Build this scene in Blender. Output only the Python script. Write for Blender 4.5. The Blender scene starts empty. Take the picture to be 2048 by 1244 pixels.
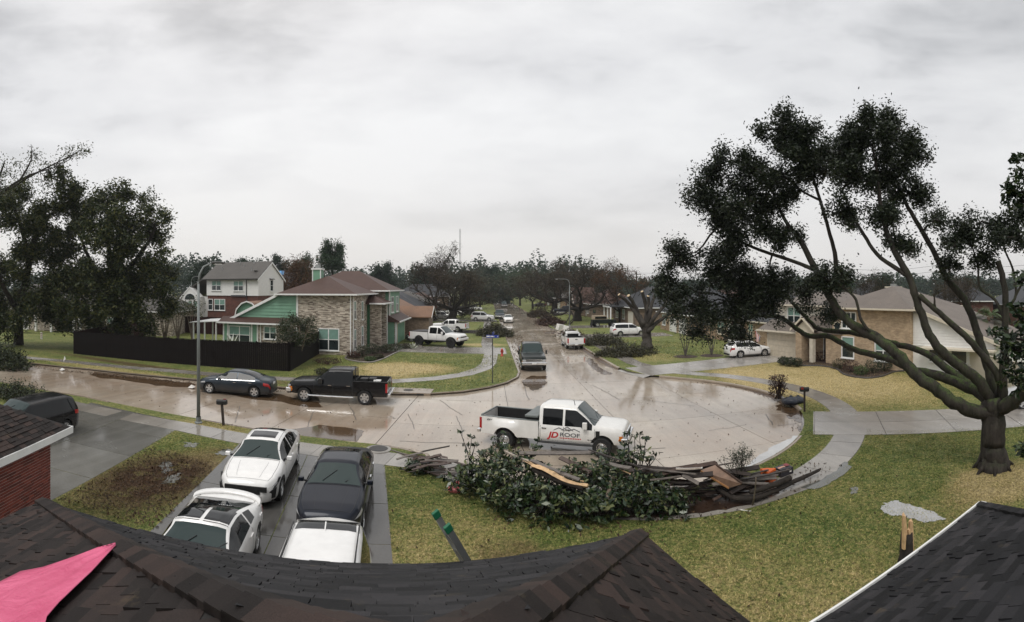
import bpy, bmesh, math, random
from mathutils import Vector, Matrix, Euler
import numpy as np

# ------------------------------------------------------------------ camera, sky, sun, exposure
SC = bpy.context.scene
SC.render.engine = 'CYCLES'
SC.render.resolution_x, SC.render.resolution_y = 1024, 622
SC.cycles.use_denoising = True
SC.cycles.max_bounces = 6
SC.cycles.diffuse_bounces = 3
SC.cycles.glossy_bounces = 3
SC.cycles.transparent_max_bounces = 12
SC.cycles.caustics_reflective = False
SC.cycles.caustics_refractive = False
COL = SC.collection

EYE = 6.5                     # eye height above the street: standing on the roof
FPX, CX, HY = 1000.0, 1024.0, 575.0   # cylinder sweep: pixels per radian, centre column, horizon row
cam_d = bpy.data.cameras.new('camera')
cam = bpy.data.objects.new('camera', cam_d)
COL.objects.link(cam)
cam.location = (0, 0, EYE)
cam.rotation_euler = (math.radians(90), 0, 0)
cam_d.type = 'PANO'
_c = cam_d if hasattr(cam_d, 'central_cylindrical_range_u_min') else cam_d.cycles
_c.panorama_type = 'CENTRAL_CYLINDRICAL'
_c.central_cylindrical_range_u_min = -1.024
_c.central_cylindrical_range_u_max = 1.024
_c.central_cylindrical_range_v_min = -(1244 - HY) / FPX
_c.central_cylindrical_range_v_max = HY / FPX
_c.central_cylindrical_radius = 1.0
cam_d.clip_start = 0.05
cam_d.clip_end = 6000
SC.camera = cam

SUN_EL, SUN_AZ = math.radians(55), math.radians(-60)
W = bpy.data.worlds.new('World'); SC.world = W; W.use_nodes = True
wn, wl = W.node_tree.nodes, W.node_tree.links
wn.clear()
w_out = wn.new('ShaderNodeOutputWorld')
w_bg = wn.new('ShaderNodeBackground')
w_sky = wn.new('ShaderNodeTexSky'); w_sky.sky_type = 'NISHITA'; w_sky.sun_disc = False
w_sky.sun_elevation = SUN_EL; w_sky.sun_rotation = math.radians(-30); w_sky.air_density = 1.0; w_sky.dust_density = 4.0
w_tc = wn.new('ShaderNodeTexCoord')
def w_noise(scale, detail, sx, sy, sz, off):
    mp = wn.new('ShaderNodeMapping'); mp.inputs['Scale'].default_value = (sx, sy, sz); mp.inputs['Location'].default_value = off
    nz = wn.new('ShaderNodeTexNoise'); nz.inputs['Scale'].default_value = scale; nz.inputs['Detail'].default_value = detail
    nz.inputs['Roughness'].default_value = 0.52; nz.inputs['Distortion'].default_value = 0.25
    wl.new(w_tc.outputs['Generated'], mp.inputs['Vector']); wl.new(mp.outputs['Vector'], nz.inputs['Vector'])
    return nz.outputs['Fac']
n1 = w_noise(1.5, 6, 1, 1, 2.6, (5.6, 1.3, 0.4))
n2 = w_noise(4.5, 7, 1, 1, 3.2, (0.4, 5.1, 1.7))
w_add = wn.new('ShaderNodeMath'); w_add.operation = 'MULTIPLY_ADD'
wl.new(n2, w_add.inputs[0]); w_add.inputs[1].default_value = 0.50; wl.new(n1, w_add.inputs[2])
w_ramp = wn.new('ShaderNodeValToRGB')
w_ramp.color_ramp.elements[0].position = 0.44; w_ramp.color_ramp.elements[0].color = (0.33, 0.335, 0.342, 1)
w_ramp.color_ramp.elements[1].position = 0.90; w_ramp.color_ramp.elements[1].color = (0.755, 0.755, 0.75, 1)
e = w_ramp.color_ramp.elements.new(0.70); e.color = (0.645, 0.645, 0.648, 1)
wl.new(w_add.outputs[0], w_ramp.inputs['Fac'])
# a pale band of thinner cloud all round the horizon
w_sep = wn.new('ShaderNodeSeparateXYZ'); wl.new(w_tc.outputs['Generated'], w_sep.inputs[0])
w_mr = wn.new('ShaderNodeMapRange'); w_mr.interpolation_type = 'SMOOTHSTEP'
w_mr.inputs['From Min'].default_value = 0.0; w_mr.inputs['From Max'].default_value = 0.36
w_mr.inputs['To Min'].default_value = 0.85; w_mr.inputs['To Max'].default_value = 0.0
wl.new(w_sep.outputs['Z'], w_mr.inputs['Value'])
w_mx = wn.new('ShaderNodeMixRGB'); wl.new(w_mr.outputs[0], w_mx.inputs['Fac'])
wl.new(w_ramp.outputs['Color'], w_mx.inputs['Color1']); w_mx.inputs['Color2'].default_value = (0.715, 0.695, 0.68, 1)
# a trace of the clear sky behind the cloud
w_skm = wn.new('ShaderNodeMixRGB'); w_skm.blend_type = 'ADD'; w_skm.inputs['Fac'].default_value = 0.012
wl.new(w_mx.outputs[0], w_skm.inputs['Color1']); wl.new(w_sky.outputs['Color'], w_skm.inputs['Color2'])
wl.new(w_skm.outputs[0], w_bg.inputs['Color']); w_bg.inputs['Strength'].default_value = 1.0
wl.new(w_bg.outputs[0], w_out.inputs['Surface'])

sun_d = bpy.data.lights.new('sun', 'SUN'); sun_d.energy = 1.5; sun_d.angle = math.radians(30); sun_d.color = (1, .97, .93)
sun = bpy.data.objects.new('sun', sun_d); COL.objects.link(sun)
sun.rotation_euler = (math.radians(35), 0, math.radians(-30))
SC.view_settings.view_transform = 'Standard'
SC.view_settings.look = 'None'
SC.view_settings.exposure = 0.17
SC.view_settings.gamma = 1.0

# ------------------------------------------------------------------ helpers
R = random.Random(7)
PI = math.pi
def G(px, py, z=0.0):
    """point of the place at height z seen at a pixel of the 2048-wide sweep"""
    a = (px - CX) / FPX; dep = (py - HY) / FPX
    D = (EYE - z) / dep
    return Vector((D * math.sin(a), D * math.cos(a), z))
def P(px, py, D):
    """point at horizontal distance D in the direction of a pixel"""
    a = (px - CX) / FPX
    return Vector((D * math.sin(a), D * math.cos(a), EYE - (py - HY) / FPX * D))
def lerp(a, b, t): return a + (b - a) * t
def clamp(x, a=0.0, b=1.0): return max(a, min(b, x))
def interp(tab, x):
    if x <= tab[0][0]: return tab[0][1]
    for (x0, v0), (x1, v1) in zip(tab, tab[1:]):
        if x <= x1: return v0 + (v1 - v0) * (x - x0) / max(1e-9, x1 - x0)
    return tab[-1][1]

class MB:
    def __init__(s): s.v = []; s.f = []
    def add(s, verts, faces):
        n = len(s.v); s.v += [tuple(p) for p in verts]; s.f += [tuple(i + n for i in f) for f in faces]; return s
    def box(s, c, size, M=None):
        x, y, z = size[0] / 2, size[1] / 2, size[2] / 2
        pts = [Vector((i, j, k)) for k in (-z, z) for j in (-y, y) for i in (-x, x)]
        if M is not None: pts = [M @ p for p in pts]
        c = Vector(c)
        return s.add([p + c for p in pts], [(0, 2, 3, 1), (4, 5, 7, 6), (0, 1, 5, 4), (2, 6, 7, 3), (0, 4, 6, 2), (1, 3, 7, 5)])
    def b(s, x0, x1, y0, y1, z0, z1):
        return s.box(((x0 + x1) / 2, (y0 + y1) / 2, (z0 + z1) / 2), (abs(x1 - x0), abs(y1 - y0), abs(z1 - z0)))
    def prism(s, poly, z0, z1, top_only=False):
        n = len(poly)
        vs = [(p[0], p[1], z0) for p in poly] + [(p[0], p[1], z1) for p in poly]
        fs = [tuple(range(n, 2 * n))]
        if not top_only:
            fs += [tuple(range(n - 1, -1, -1))]
        fs += [(i, (i + 1) % n, n + (i + 1) % n, n + i) for i in range(n)]
        return s.add(vs, fs)
    def extrude(s, poly3, vec):
        """polygon in space pushed along vec: closed solid"""
        n = len(poly3); vec = Vector(vec)
        vs = [Vector(p) for p in poly3]; vs = vs + [p + vec for p in vs]
        return s.add(vs, [tuple(range(n - 1, -1, -1)), tuple(range(n, 2 * n))] + [(i, (i + 1) % n, n + (i + 1) % n, n + i) for i in range(n)])
    def quad(s, a, b_, c, d): return s.add([a, b_, c, d], [(0, 1, 2, 3)])
    def tube(s, pts, rads, sides=8, cap=True):
        pts = [Vector(p) for p in pts]
        if isinstance(rads, (int, float)): rads = [rads] * len(pts)
        n = len(s.v); prev = None
        for i, p in enumerate(pts):
            t = (pts[min(i + 1, len(pts) - 1)] - pts[max(i - 1, 0)])
            if t.length < 1e-9: t = Vector((0, 0, 1))
            t.normalize()
            if prev is None:
                u = t.orthogonal().normalized()
            else:
                u = prev - t * prev.dot(t)
                u = u.normalized() if u.length > 1e-6 else t.orthogonal().normalized()
            prev = u; w = t.cross(u)
            for k in range(sides):
                a = 2 * PI * k / sides
                q = p + (u * math.cos(a) + w * math.sin(a)) * rads[i]
                s.v.append((q.x, q.y, q.z))
        for i in range(len(pts) - 1):
            for k in range(sides):
                a = n + i * sides + k; b_ = n + i * sides + (k + 1) % sides
                s.f.append((a, b_, b_ + sides, a + sides))
        if cap:
            s.f.append(tuple(n + k for k in range(sides - 1, -1, -1)))
            e_ = n + (len(pts) - 1) * sides
            s.f.append(tuple(e_ + k for k in range(sides)))
        return s
    def lathe(s, prof, axis='z', seg=20, c=(0, 0, 0)):
        """profile of (radius, height) turned about an axis"""
        n = len(s.v); c = Vector(c)
        for r_, h in prof:
            for k in range(seg):
                a = 2 * PI * k / seg
                if axis == 'z': q = (r_ * math.cos(a), r_ * math.sin(a), h)
                elif axis == 'y': q = (r_ * math.cos(a), h, r_ * math.sin(a))
                else: q = (h, r_ * math.cos(a), r_ * math.sin(a))
                s.v.append((q[0] + c.x, q[1] + c.y, q[2] + c.z))
        for i in range(len(prof) - 1):
            for k in range(seg):
                a = n + i * seg + k; b_ = n + i * seg + (k + 1) % seg
                s.f.append((a, b_, b_ + seg, a + seg))
        return s
    def mesh(s, name):
        m = bpy.data.meshes.new(name); m.from_pydata(s.v, [], s.f); m.update(); return m
    def build(s, name, mat, parent=None, smooth=False, fix=True, auto=None):
        m = s.mesh(name)
        if fix and len(s.f) < 60000:
            bm = bmesh.new(); bm.from_mesh(m)
            bmesh.ops.recalc_face_normals(bm, faces=bm.faces)
            bm.to_mesh(m); bm.free()
        if smooth:
            m.polygons.foreach_set('use_smooth', [True] * len(m.polygons))
            if auto: m.set_sharp_from_angle(angle=math.radians(auto))
        return link(name, m, mat, parent)
def link(name, mesh, mat, parent=None):
    o = bpy.data.objects.new(name, mesh); COL.objects.link(o)
    if mat is not None and not mesh.materials: mesh.materials.append(mat)
    if parent is not None: o.parent = parent
    return o
def empty(name, loc=(0, 0, 0), rz=0.0):
    o = bpy.data.objects.new(name, None); COL.objects.link(o); o.location = loc; o.rotation_euler = (0, 0, rz); o.empty_display_size = .2
    return o
def tag(o, label, cat, group=None):
    o['label'] = label; o['category'] = cat
    if group: o['group'] = group
    return o
def struct(o): o['kind'] = 'structure'; return o
def stuff(o): o['kind'] = 'stuff'; return o
def copy_tree(o, parent=None):
    c = o.copy(); COL.objects.link(c)
    if parent is not None: c.parent = parent
    for ch in o.children: copy_tree(ch, c)
    return c
def bevel(o, w, seg=2):
    m = o.modifiers.new('bevel', 'BEVEL'); m.width = w; m.segments = seg; m.limit_method = 'ANGLE'; m.angle_limit = math.radians(35)
    return o
def text_obj(txt, size, mat, parent, loc, rot, name='lettering', shear=0, depth=.003, stretch=1.0, bold=0.0, align='CENTER'):
    cu = bpy.data.curves.new('t', 'FONT'); cu.body = txt; cu.size = size; cu.align_x = align; cu.align_y = 'CENTER'
    cu.extrude = depth; cu.shear = shear; cu.offset = bold
    t = bpy.data.objects.new('t', cu); COL.objects.link(t)
    dg = bpy.context.evaluated_depsgraph_get()
    me = bpy.data.meshes.new_from_object(t.evaluated_get(dg))
    bpy.data.objects.remove(t); bpy.data.curves.remove(cu)
    me.name = name; me.materials.clear()
    o = link(name, me, mat, parent)
    o.location = loc; o.rotation_euler = rot; o.scale = (stretch, 1, 1)
    return o

# ------------------------------------------------------------------ materials
class NT:
    def __init__(s, name):
        s.m = bpy.data.materials.new(name); s.m.use_nodes = True
        s.n = s.m.node_tree.nodes; s.l = s.m.node_tree.links
        s.bsdf = s.n['Principled BSDF']
    def node(s, t, **kw):
        x = s.n.new(t)
        for k, v in kw.items(): setattr(x, k, v)
        return x
    def put(s, sock, v):
        if hasattr(v, 'is_linked') or isinstance(v, bpy.types.NodeSocket): s.l.new(v, sock)
        else: sock.default_value = v
    def coord(s, kind='Object', scale=(1, 1, 1), loc=(0, 0, 0), rot=(0, 0, 0)):
        tc = s.node('ShaderNodeTexCoord')
        mp = s.node('ShaderNodeMapping')
        mp.inputs['Scale'].default_value = scale; mp.inputs['Location'].default_value = loc; mp.inputs['Rotation'].default_value = rot
        s.l.new(tc.outputs[kind], mp.inputs['Vector']); return mp.outputs['Vector']
    def wpos(s):
        return s.node('ShaderNodeNewGeometry').outputs['Position']
    def noise(s, vec, scale, detail=4, rough=.55, dist=0.0):
        x = s.node('ShaderNodeTexNoise'); s.l.new(vec, x.inputs['Vector'])
        x.inputs['Scale'].default_value = scale; x.inputs['Detail'].default_value = detail; x.inputs['Roughness'].default_value = rough; x.inputs['Distortion'].default_value = dist
        return x.outputs['Fac']
    def ramp(s, fac, stops, interp='LINEAR'):
        x = s.node('ShaderNodeValToRGB'); s.l.new(fac, x.inputs['Fac']); cr = x.color_ramp; cr.interpolation = interp
        def c4(c): return (c, c, c, 1) if isinstance(c, (int, float)) else (*c[:3], 1)
        cr.elements[0].position = stops[0][0]; cr.elements[0].color = c4(stops[0][1])
        cr.elements[1].position = stops[-1][0]; cr.elements[1].color = c4(stops[-1][1])
        for p, c in stops[1:-1]:
            e_ = cr.elements.new(p); e_.color = c4(c)
        return x.outputs['Color']
    def mix(s, fac, a, b_, mode='MIX'):
        x = s.node('ShaderNodeMixRGB', blend_type=mode)
        for sock, v in ((x.inputs['Fac'], fac), (x.inputs['Color1'], a), (x.inputs['Color2'], b_)):
            if isinstance(v, bpy.types.NodeSocket): s.l.new(v, sock)
            elif isinstance(v, (tuple, list)): sock.default_value = (*v[:3], 1)
            else: sock.default_value = v
        return x.outputs[0]
    def math(s, op, a, b_=0.0, c=0.0, cl=False):
        x = s.node('ShaderNodeMath', operation=op); x.use_clamp = cl
        for i, v in enumerate((a, b_, c)):
            if i < len(x.inputs):
                if isinstance(v, bpy.types.NodeSocket): s.l.new(v, x.inputs[i])
                else: x.inputs[i].default_value = v
        return x.outputs[0]
    def bump(s, h, strength=.3, dist=.01):
        x = s.node('ShaderNodeBump'); s.l.new(h, x.inputs['Height']); x.inputs['Strength'].default_value = strength; x.inputs['Distance'].default_value = dist
        s.l.new(x.outputs[0], s.bsdf.inputs['Normal']); return x
    def col(s, v): s.put(s.bsdf.inputs['Base Color'], v if isinstance(v, bpy.types.NodeSocket) else (*v[:3], 1)); return s
    def rough(s, v): s.put(s.bsdf.inputs['Roughness'], v); return s
    def set(s, **kw):
        for k, v in kw.items(): s.put(s.bsdf.inputs[k.replace('_', ' ')], v)
        return s

_mats = {}
def plain(name, c, rough=.5, metal=0.0, var=.12, scale=3.0, bump=0.0, bscale=40, coat=0.0, spec=None):
    """solid colour with slight tonal variation and fine relief"""
    if name in _mats: return _mats[name]
    t = NT(name)
    v = t.coord('Object')
    n = t.noise(v, scale, 5)
    lo = tuple(x * (1 - var) for x in c); hi = tuple(min(1, x * (1 + var)) for x in c)
    t.col(t.ramp(n, [(.3, lo), (.7, hi)])).set(Roughness=rough, Metallic=metal)
    if coat: t.set(Coat_Weight=coat, Coat_Roughness=.04)
    if spec is not None: t.set(Specular_IOR_Level=spec)
    if bump: t.bump(t.noise(v, bscale, 3), bump, .01)
    _mats[name] = t.m; return t.m
# ------------------------------------------------------------------ ground materials
def ellipse_mask(t, cx, cy, rx, ry, soft=.6, ang=0.0):
    mp = t.node('ShaderNodeMapping', vector_type='POINT')
    t.l.new(t.wpos(), mp.inputs['Vector'])
    c_, s_ = math.cos(-ang), math.sin(-ang)
    mp.inputs['Rotation'].default_value = (0, 0, -ang)
    mp.inputs['Scale'].default_value = (1, 1, 0)
    mp.inputs['Location'].default_value = (-(c_ * cx - s_ * cy), -(s_ * cx + c_ * cy), 0)
    v2 = t.node('ShaderNodeVectorMath', operation='MULTIPLY'); t.l.new(mp.outputs[0], v2.inputs[0]); v2.inputs[1].default_value = (1 / rx, 1 / ry, 0)
    ln = t.node('ShaderNodeVectorMath', operation='LENGTH'); t.l.new(v2.outputs[0], ln.inputs[0])
    mr = t.node('ShaderNodeMapRange', interpolation_type='SMOOTHSTEP'); t.l.new(ln.outputs['Value'], mr.inputs['Value'])
    mr.inputs['From Min'].default_value = 1 - soft; mr.inputs['From Max'].default_value = 1 + soft * .4
    mr.inputs['To Min'].default_value = 1; mr.inputs['To Max'].default_value = 0
    return mr.outputs[0]
# (cx, cy, rx, ry, dryness, muddiness): dry or muddy spots of the lawns
SPOTS = [(20.5, 28.0, 6.5, 10.5, .62, 0), (16.2, 30.5, 2.6, 7, .5, 0), (-8.6, 38.5, 4.2, 3.4, .8, 0), (-9.6, 34.6, 3.5, 1.8, .45, 0),
         (-10.9, 12.6, 2.2, 3.4, .3, .95), (-9.9, 15.6, 1.9, 1.7, .3, .55), (-1.8, 11.4, 2.6, 3.0, .26, 0), (0.0, 12.0, 1.0, .7, .2, .5), (5.0, 9.0, 3.0, 2.6, .22, 0), (9.5, 8.0, 4.5, 2.0, .12, 0), (13.6, 9.3, 2.6, 1.6, .55, .1),
         (-24, 26.8, 16, 1.4, .4, 0), (-3.2, 55.5, 3.2, 1.6, .55, 0), (12, 44.5, 3.0, 4, .25, 0), (8.2, 33.5, 8, 3, .2, 0), (-12.7, 18.7, 2.2, 1.2, .35, 0), (-26, 30, 14, .9, .2, .8), (-18.5, 42.5, 1.4, 3.4, .2, .85)]
def grass_material(blade=False):
    t = NT('grass_blades' if blade else 'lawn_grass')
    p = t.wpos()
    big = t.noise(p, .35, 4, .6); mid = t.noise(p, 1.6, 5, .65); fine = t.noise(p, 26, 3, .7); vfine = t.noise(p, 90, 2, .7)
    dry = t.math('MULTIPLY_ADD', big, .55, t.math('MULTIPLY', mid, .6)); dry = t.math('SUBTRACT', dry, .29)
    mud = None
    for cx, cy, rx, ry, d, m in SPOTS:
        e_ = ellipse_mask(t, cx, cy, rx, ry)
        if d: dry = t.math('MULTIPLY_ADD', e_, d, dry)
        if m:
            k = t.math('MULTIPLY', e_, m); mud = k if mud is None else t.math('MAXIMUM', mud, k)
    tuft = t.noise(p, 7.5, 4, .72, .6); tuft2 = t.noise(t.node('ShaderNodeMapping').outputs[0] if False else p, 13, 3, .7)
    dry = t.math('ADD', dry, t.math('MULTIPLY', t.math('SUBTRACT', tuft, .47), 1.5))
    dry = t.math('ADD', dry, t.math('MULTIPLY', t.math('SUBTRACT', fine, .5), .75), cl=True)
    if blade: dry = t.math('ADD', dry, t.math('MULTIPLY', t.math('SUBTRACT', t.node('ShaderNodeNewGeometry').outputs['Random Per Island'], .45), .55), cl=True)
    c = t.ramp(dry, [(0.0, (.058, .100, .020)), (.28, (.132, .168, .042)), (.55, (.275, .255, .09)), (.85, (.42, .335, .15)), (1, (.52, .42, .215))])
    dark = t.ramp(vfine, [(.3, .45), (.7, 1.25)])
    c = t.mix(1, c, dark, 'MULTIPLY')
    c = t.mix(1, c, t.ramp(tuft2, [(.34, .60), (.5, 1.12), (.66, 1.45)]), 'MULTIPLY')
    mf = t.math('MULTIPLY', mud, t.ramp(t.math('ADD', mid, t.math('MULTIPLY', fine, .35)), [(.36, 0.0), (.66, 1.0)]))
    mudc = t.ramp(fine, [(.3, (.020, .010, .006)), (.6, (.062, .026, .014)), (.8, (.15, .085, .045))])
    c = t.mix(mf, c, mudc)
    if blade: c = t.mix(1, c, t.ramp(t.node('ShaderNodeNewGeometry').outputs['Random Per Island'], [(.0, .7), (.5, 1.15), (1, 1.5)]), 'MULTIPLY')
    t.col(c).set(Roughness=.72, Specular_IOR_Level=.2)
    if not blade: t.bump(t.math('ADD', fine, vfine), .8, .05)
    return t.m
M_GRASS = grass_material(); M_BLADE = grass_material(True)

def concrete(name, base, stain, wet=.5, seed=0.0, dark=1.0, dirt=()):
    """rain-wet concrete: mottled, stained, glossy where the water film lies"""
    t = NT(name); p = t.node('ShaderNodeVectorMath', operation='ADD'); t.l.new(t.wpos(), p.inputs[0]); p.inputs[1].default_value = (seed, seed * 1.7, 0); p = p.outputs[0]
    big = t.noise(p, .16, 5, .6, .6); mid = t.noise(p, .9, 6, .65, .3); fine = t.noise(p, 14, 5, .7); grit = t.noise(p, 120, 2, .6)
    c = t.ramp(mid, [(.25, tuple(x * .72 for x in base)), (.55, base), (.8, tuple(min(1, x * 1.15) for x in base))])
    st = t.ramp(t.math('ADD', t.math('MULTIPLY', big, .7), t.math('MULTIPLY', mid, .42)), [(.5, 0.0), (.74, 1.0)])
    c = t.mix(t.math('MULTIPLY', st, .6), c, stain)
    for (cx, cy, rx, ry, k) in dirt:
        c = t.mix(t.math('MULTIPLY', t.math('MULTIPLY', ellipse_mask(t, cx, cy, rx, ry, .8), t.ramp(mid, [(.3, .35), (.65, 1.0)])), k), c, stain)
    c = t.mix(1, c, t.ramp(fine, [(.3, .86), (.7, 1.08)]), 'MULTIPLY')
    wetm = t.ramp(t.math('ADD', t.math('MULTIPLY', mid, .5), t.math('MULTIPLY', big, .6)), [(.37, 0.0), (.56, 1.0)])
    c = t.mix(t.math('MULTIPLY', wetm, .26), c, tuple(x * .45 for x in base))
    c = t.mix(1, c, t.ramp(t.node('ShaderNodeObjectInfo').outputs['Random'], [(.0, .88), (1, 1.08)]), 'MULTIPLY')
    mps = t.node('ShaderNodeMapping'); t.l.new(p, mps.inputs['Vector']); mps.inputs['Scale'].default_value = (1.6, .07, 1); mps.inputs['Rotation'].default_value = (0, 0, .05)
    c = t.mix(1, c, t.ramp(t.noise(mps.outputs[0], 1.0, 5, .65), [(.35, .86), (.65, 1.06)]), 'MULTIPLY')
    t.col(c)
    t.rough(t.math('SUBTRACT', .52 - .15 * wet, t.math('MULTIPLY', wetm, .30 * wet + .06)))
    t.set(Specular_IOR_Level=.5)
    t.bump(t.math('ADD', t.math('MULTIPLY', fine, .5), t.math('MULTIPLY', grit, .35)), .16, .006)
    return t.m
M_ROAD = concrete('road_concrete', (.50, .43, .345), (.27, .175, .11), 1.0, dirt=((-24, 24.3, 24, 5.2, .55), (-8, 21.5, 7, 2.6, .5), (12.5, 21.5, 2.2, 4, .5), (1, 36, 1.6, 9, .4), (8.2, 46, 1.5, 9, .4)))
M_WALK = concrete('walk_concrete', (.33, .305, .27), (.18, .15, .115), .7, 31)
M_DRIVE = concrete('drive_concrete', (.125, .12, .112), (.06, .052, .045), 1.0, 77)
M_DRIVE_W = concrete('pale_drive_concrete', (.40, .375, .34), (.24, .21, .175), .6, 51)
M_KERB = concrete('kerb_concrete', (.34, .27, .20), (.13, .085, .05), .6, 13)
M_JOINT = plain('joint_filler', (.022, .018, .015), .8)
M_TAR = plain('crack_sealant', (.05, .045, .042), .5)

# ------------------------------------------------------------------ layout of streets (metres; +Y runs up the main street)
def WX(y): return .45 - .05 * (y - 37.8)     # west kerb of the main street
def EX(y): return 8.2 - .05 * (y - 40)       # east kerb
BC, BR = Vector((4.3, 25.7, 0)), 10.6         # the turning bulb
def ring(r, a0, a1, n):
    return [(BC.x + r * math.cos(math.radians(lerp(a0, a1, i / n))), BC.y + r * math.sin(math.radians(lerp(a0, a1, i / n)))) for i in range(n + 1)]
LZ = .13
far_w = [(WX(y), y) for y in (600, 300, 200, 140, 100, 75, 55, 44)]
K_W = far_w + [(.45, 37.8), (.28, 35.7), (-.45, 33.7), (-1.6, 32.1), (-3.1, 30.7), (-5, 29.8), (-7, 29.4), (-12, 29.0), (-20.5, 28.2), (-29.5, 26.1), (-36, 23.8), (-60, 14), (-95, -2)]
K_E = [(EX(y), y) for y in (600, 300, 200, 140, 100, 75, 55, 44)] + [(8.3, 39.4), (8.75, 37.2), (9.7, 35.3), (11.2, 33.7)] + ring(BR, 38, -130, 34) + \
      [(-3.2, 18.9), (-4.3, 19.4), (-5.6, 19.6), (-14, 19.7), (-22, 19.2), (-30, 17.4), (-38, 14.4), (-60, 5), (-95, -9)]
def ngon(name, poly, z, mat, parent=None, thick=0):
    m = bpy.data.meshes.new(name); bm = bmesh.new()
    f = bm.faces.new([bm.verts.new((p[0], p[1], z)) for p in poly])
    f.normal_update()
    if f.normal.z < 0: f.normal_flip()
    bmesh.ops.triangulate(bm, faces=[x for x in bm.faces if len(x.verts) > 4])
    bm.to_mesh(m); bm.free()
    return link(name, m, mat, parent)

o = MB().quad((-2500, -600, -.09), (2500, -600, -.09), (2500, 3500, -.09), (-2500, 3500, -.09)).build('ground', M_GRASS); struct(o)
struct(ngon('lawn', K_W + [(-420, -40), (-420, 600)], LZ, M_GRASS))
struct(ngon('lawn', K_E + [(-95, -90), (420, -90), (420, 600)], LZ, M_GRASS))
# the road: a dark bed with the concrete slabs on it
road = struct(MB().quad((-95, -12, -.02), (60, -12, -.02), (60, 620, -.02), (-95, 620, -.02)).build('road', M_JOINT))
Mrot = Matrix.Rotation(.05, 3, 'Z')
def slab(x0, x1, y0, y1, parent, mat, frame=None, z=0.0, gap=.012, th=.05, name='slab', jit=.002):
    z += R.uniform(-jit, jit)
    q = [(x0 + gap, y0 + gap), (x1 - gap, y0 + gap), (x1 - gap, y1 - gap), (x0 + gap, y1 - gap)]
    if frame: q = [frame(*p) for p in q]
    return MB().prism(q, z - th, z, top_only=True).build(name, mat, parent, fix=False)
def main_frame(u, v): return (EX(v) - 7.9 + u if False else .45 + u - .05 * (v - 37.8), v)
ys = [13.5, 18.2, 23.4, 28.6, 33.8, 39, 44.5, 50, 56, 62, 68.5, 75, 83, 92, 102, 114, 128, 146]
for a, b_ in zip(ys, ys[1:]):
    cols = [(-1.2, 3.95), (3.95, 9)]
    if b_ < 40: cols = [(-6.0, -1.2), (-1.2, 3.95), (3.95, 9.0), (9.0, 14.6)]
    for u0, u1 in cols: slab(u0, u1, a, b_, road, M_ROAD, (lambda u, v: (-5.6 + .02, v) if u < -5 else main_frame(u, v)))
def cross_frame(u, v):     # u metres west of the corner, v across from the south kerb
    t_ = clamp((u - 20) / 30)
    return (-5.5 - u, 19.6 + v - t_ * t_ * 17.5 - .01 * u)
us = [0.1, 5.2, 10.3, 15.4, 20.5, 25.6, 30.7, 36, 41.5, 48]
for a, b_ in zip(us, us[1:]):
    slab(a, b_, -.9, 4.6, road, M_ROAD, cross_frame); slab(a, b_, 4.6, 10.4, road, M_ROAD, cross_frame)
o = MB().quad((WX(146) - 1, 146.02, -.002), (EX(146) + 1, 146.02, -.002), (EX(620) + 1, 620, -.002), (WX(620) - 1, 620, -.002)).build('road_far_stretch', M_ROAD, road)
# kerbs: rounded concrete edge along each lawn
def offset_path(path, d):
    out = []
    for i, p in enumerate(path):
        a = Vector(path[max(i - 1, 0)]); b_ = Vector(path[min(i + 1, len(path) - 1)])
        t_ = (b_ - a).normalized(); out.append((p[0] - t_.y * d, p[1] + t_.x * d))
    return out
def dense(path, step):
    out = [path[0]]
    for a, b_ in zip(path, path[1:]):
        L = math.hypot(b_[0] - a[0], b_[1] - a[1]); n = max(1, int(L / step))
        out += [(lerp(a[0], b_[0], k / n), lerp(a[1], b_[1], k / n)) for k in range(1, n + 1)]
    return out
def kerb(path, side, name='kerb'):
    prof = [(-.02, -.07), (-.02, .06), (.0, .125), (.035, .147), (.16, .147), (.175, .10)]
    rows = [[(x, y, z) for x, y in offset_path(path, side * d)] for d, z in prof]
    m = MB(); n = len(path)
    m.add([p for r_ in rows for p in r_], [(j * n + i, j * n + i + 1, (j + 1) * n + i + 1, (j + 1) * n + i) for j in range(len(prof) - 1) for i in range(n - 1)])
    return struct(m.build(name, M_KERB, smooth=True, auto=50))
def cut(path, gaps):
    """pieces of a path with the driveway mouths left out"""
    d = dense(path, .5); runs = [[]]
    for p in d:
        if any(math.hypot(p[0] - g[0], p[1] - g[1]) < g[2] for g in gaps):
            if runs[-1]: runs.append([])
        else: runs[-1].append(p)
    return [r_ for r_ in runs if len(r_) > 2]
KW2 = [p for p in K_W if p[1] <= 200]; KE2 = [p for p in K_E if p[1] <= 200]
GAPS_W = [(WX(50.3), 50.3, 2.8), (WX(71.5), 71.5, 3.0), (WX(95), 95, 2.6), (-46, 19.8, 3)]
GAPS_E = [(EX(64.5), 64.5, 2.9), (EX(80), 80, 2.8), (9.1, 36.4, 2.2), (13.1, 19.7, 2.05), (-7.9, 19.6, 2.7), (-16.9, 19.6, 2.7)]
for r_ in cut(KW2, GAPS_W): kerb(r_, 1)      # lawn lies to the right of the path going back: outward side chosen below
for r_ in cut(KE2, GAPS_E): kerb(r_, 1)

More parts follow.
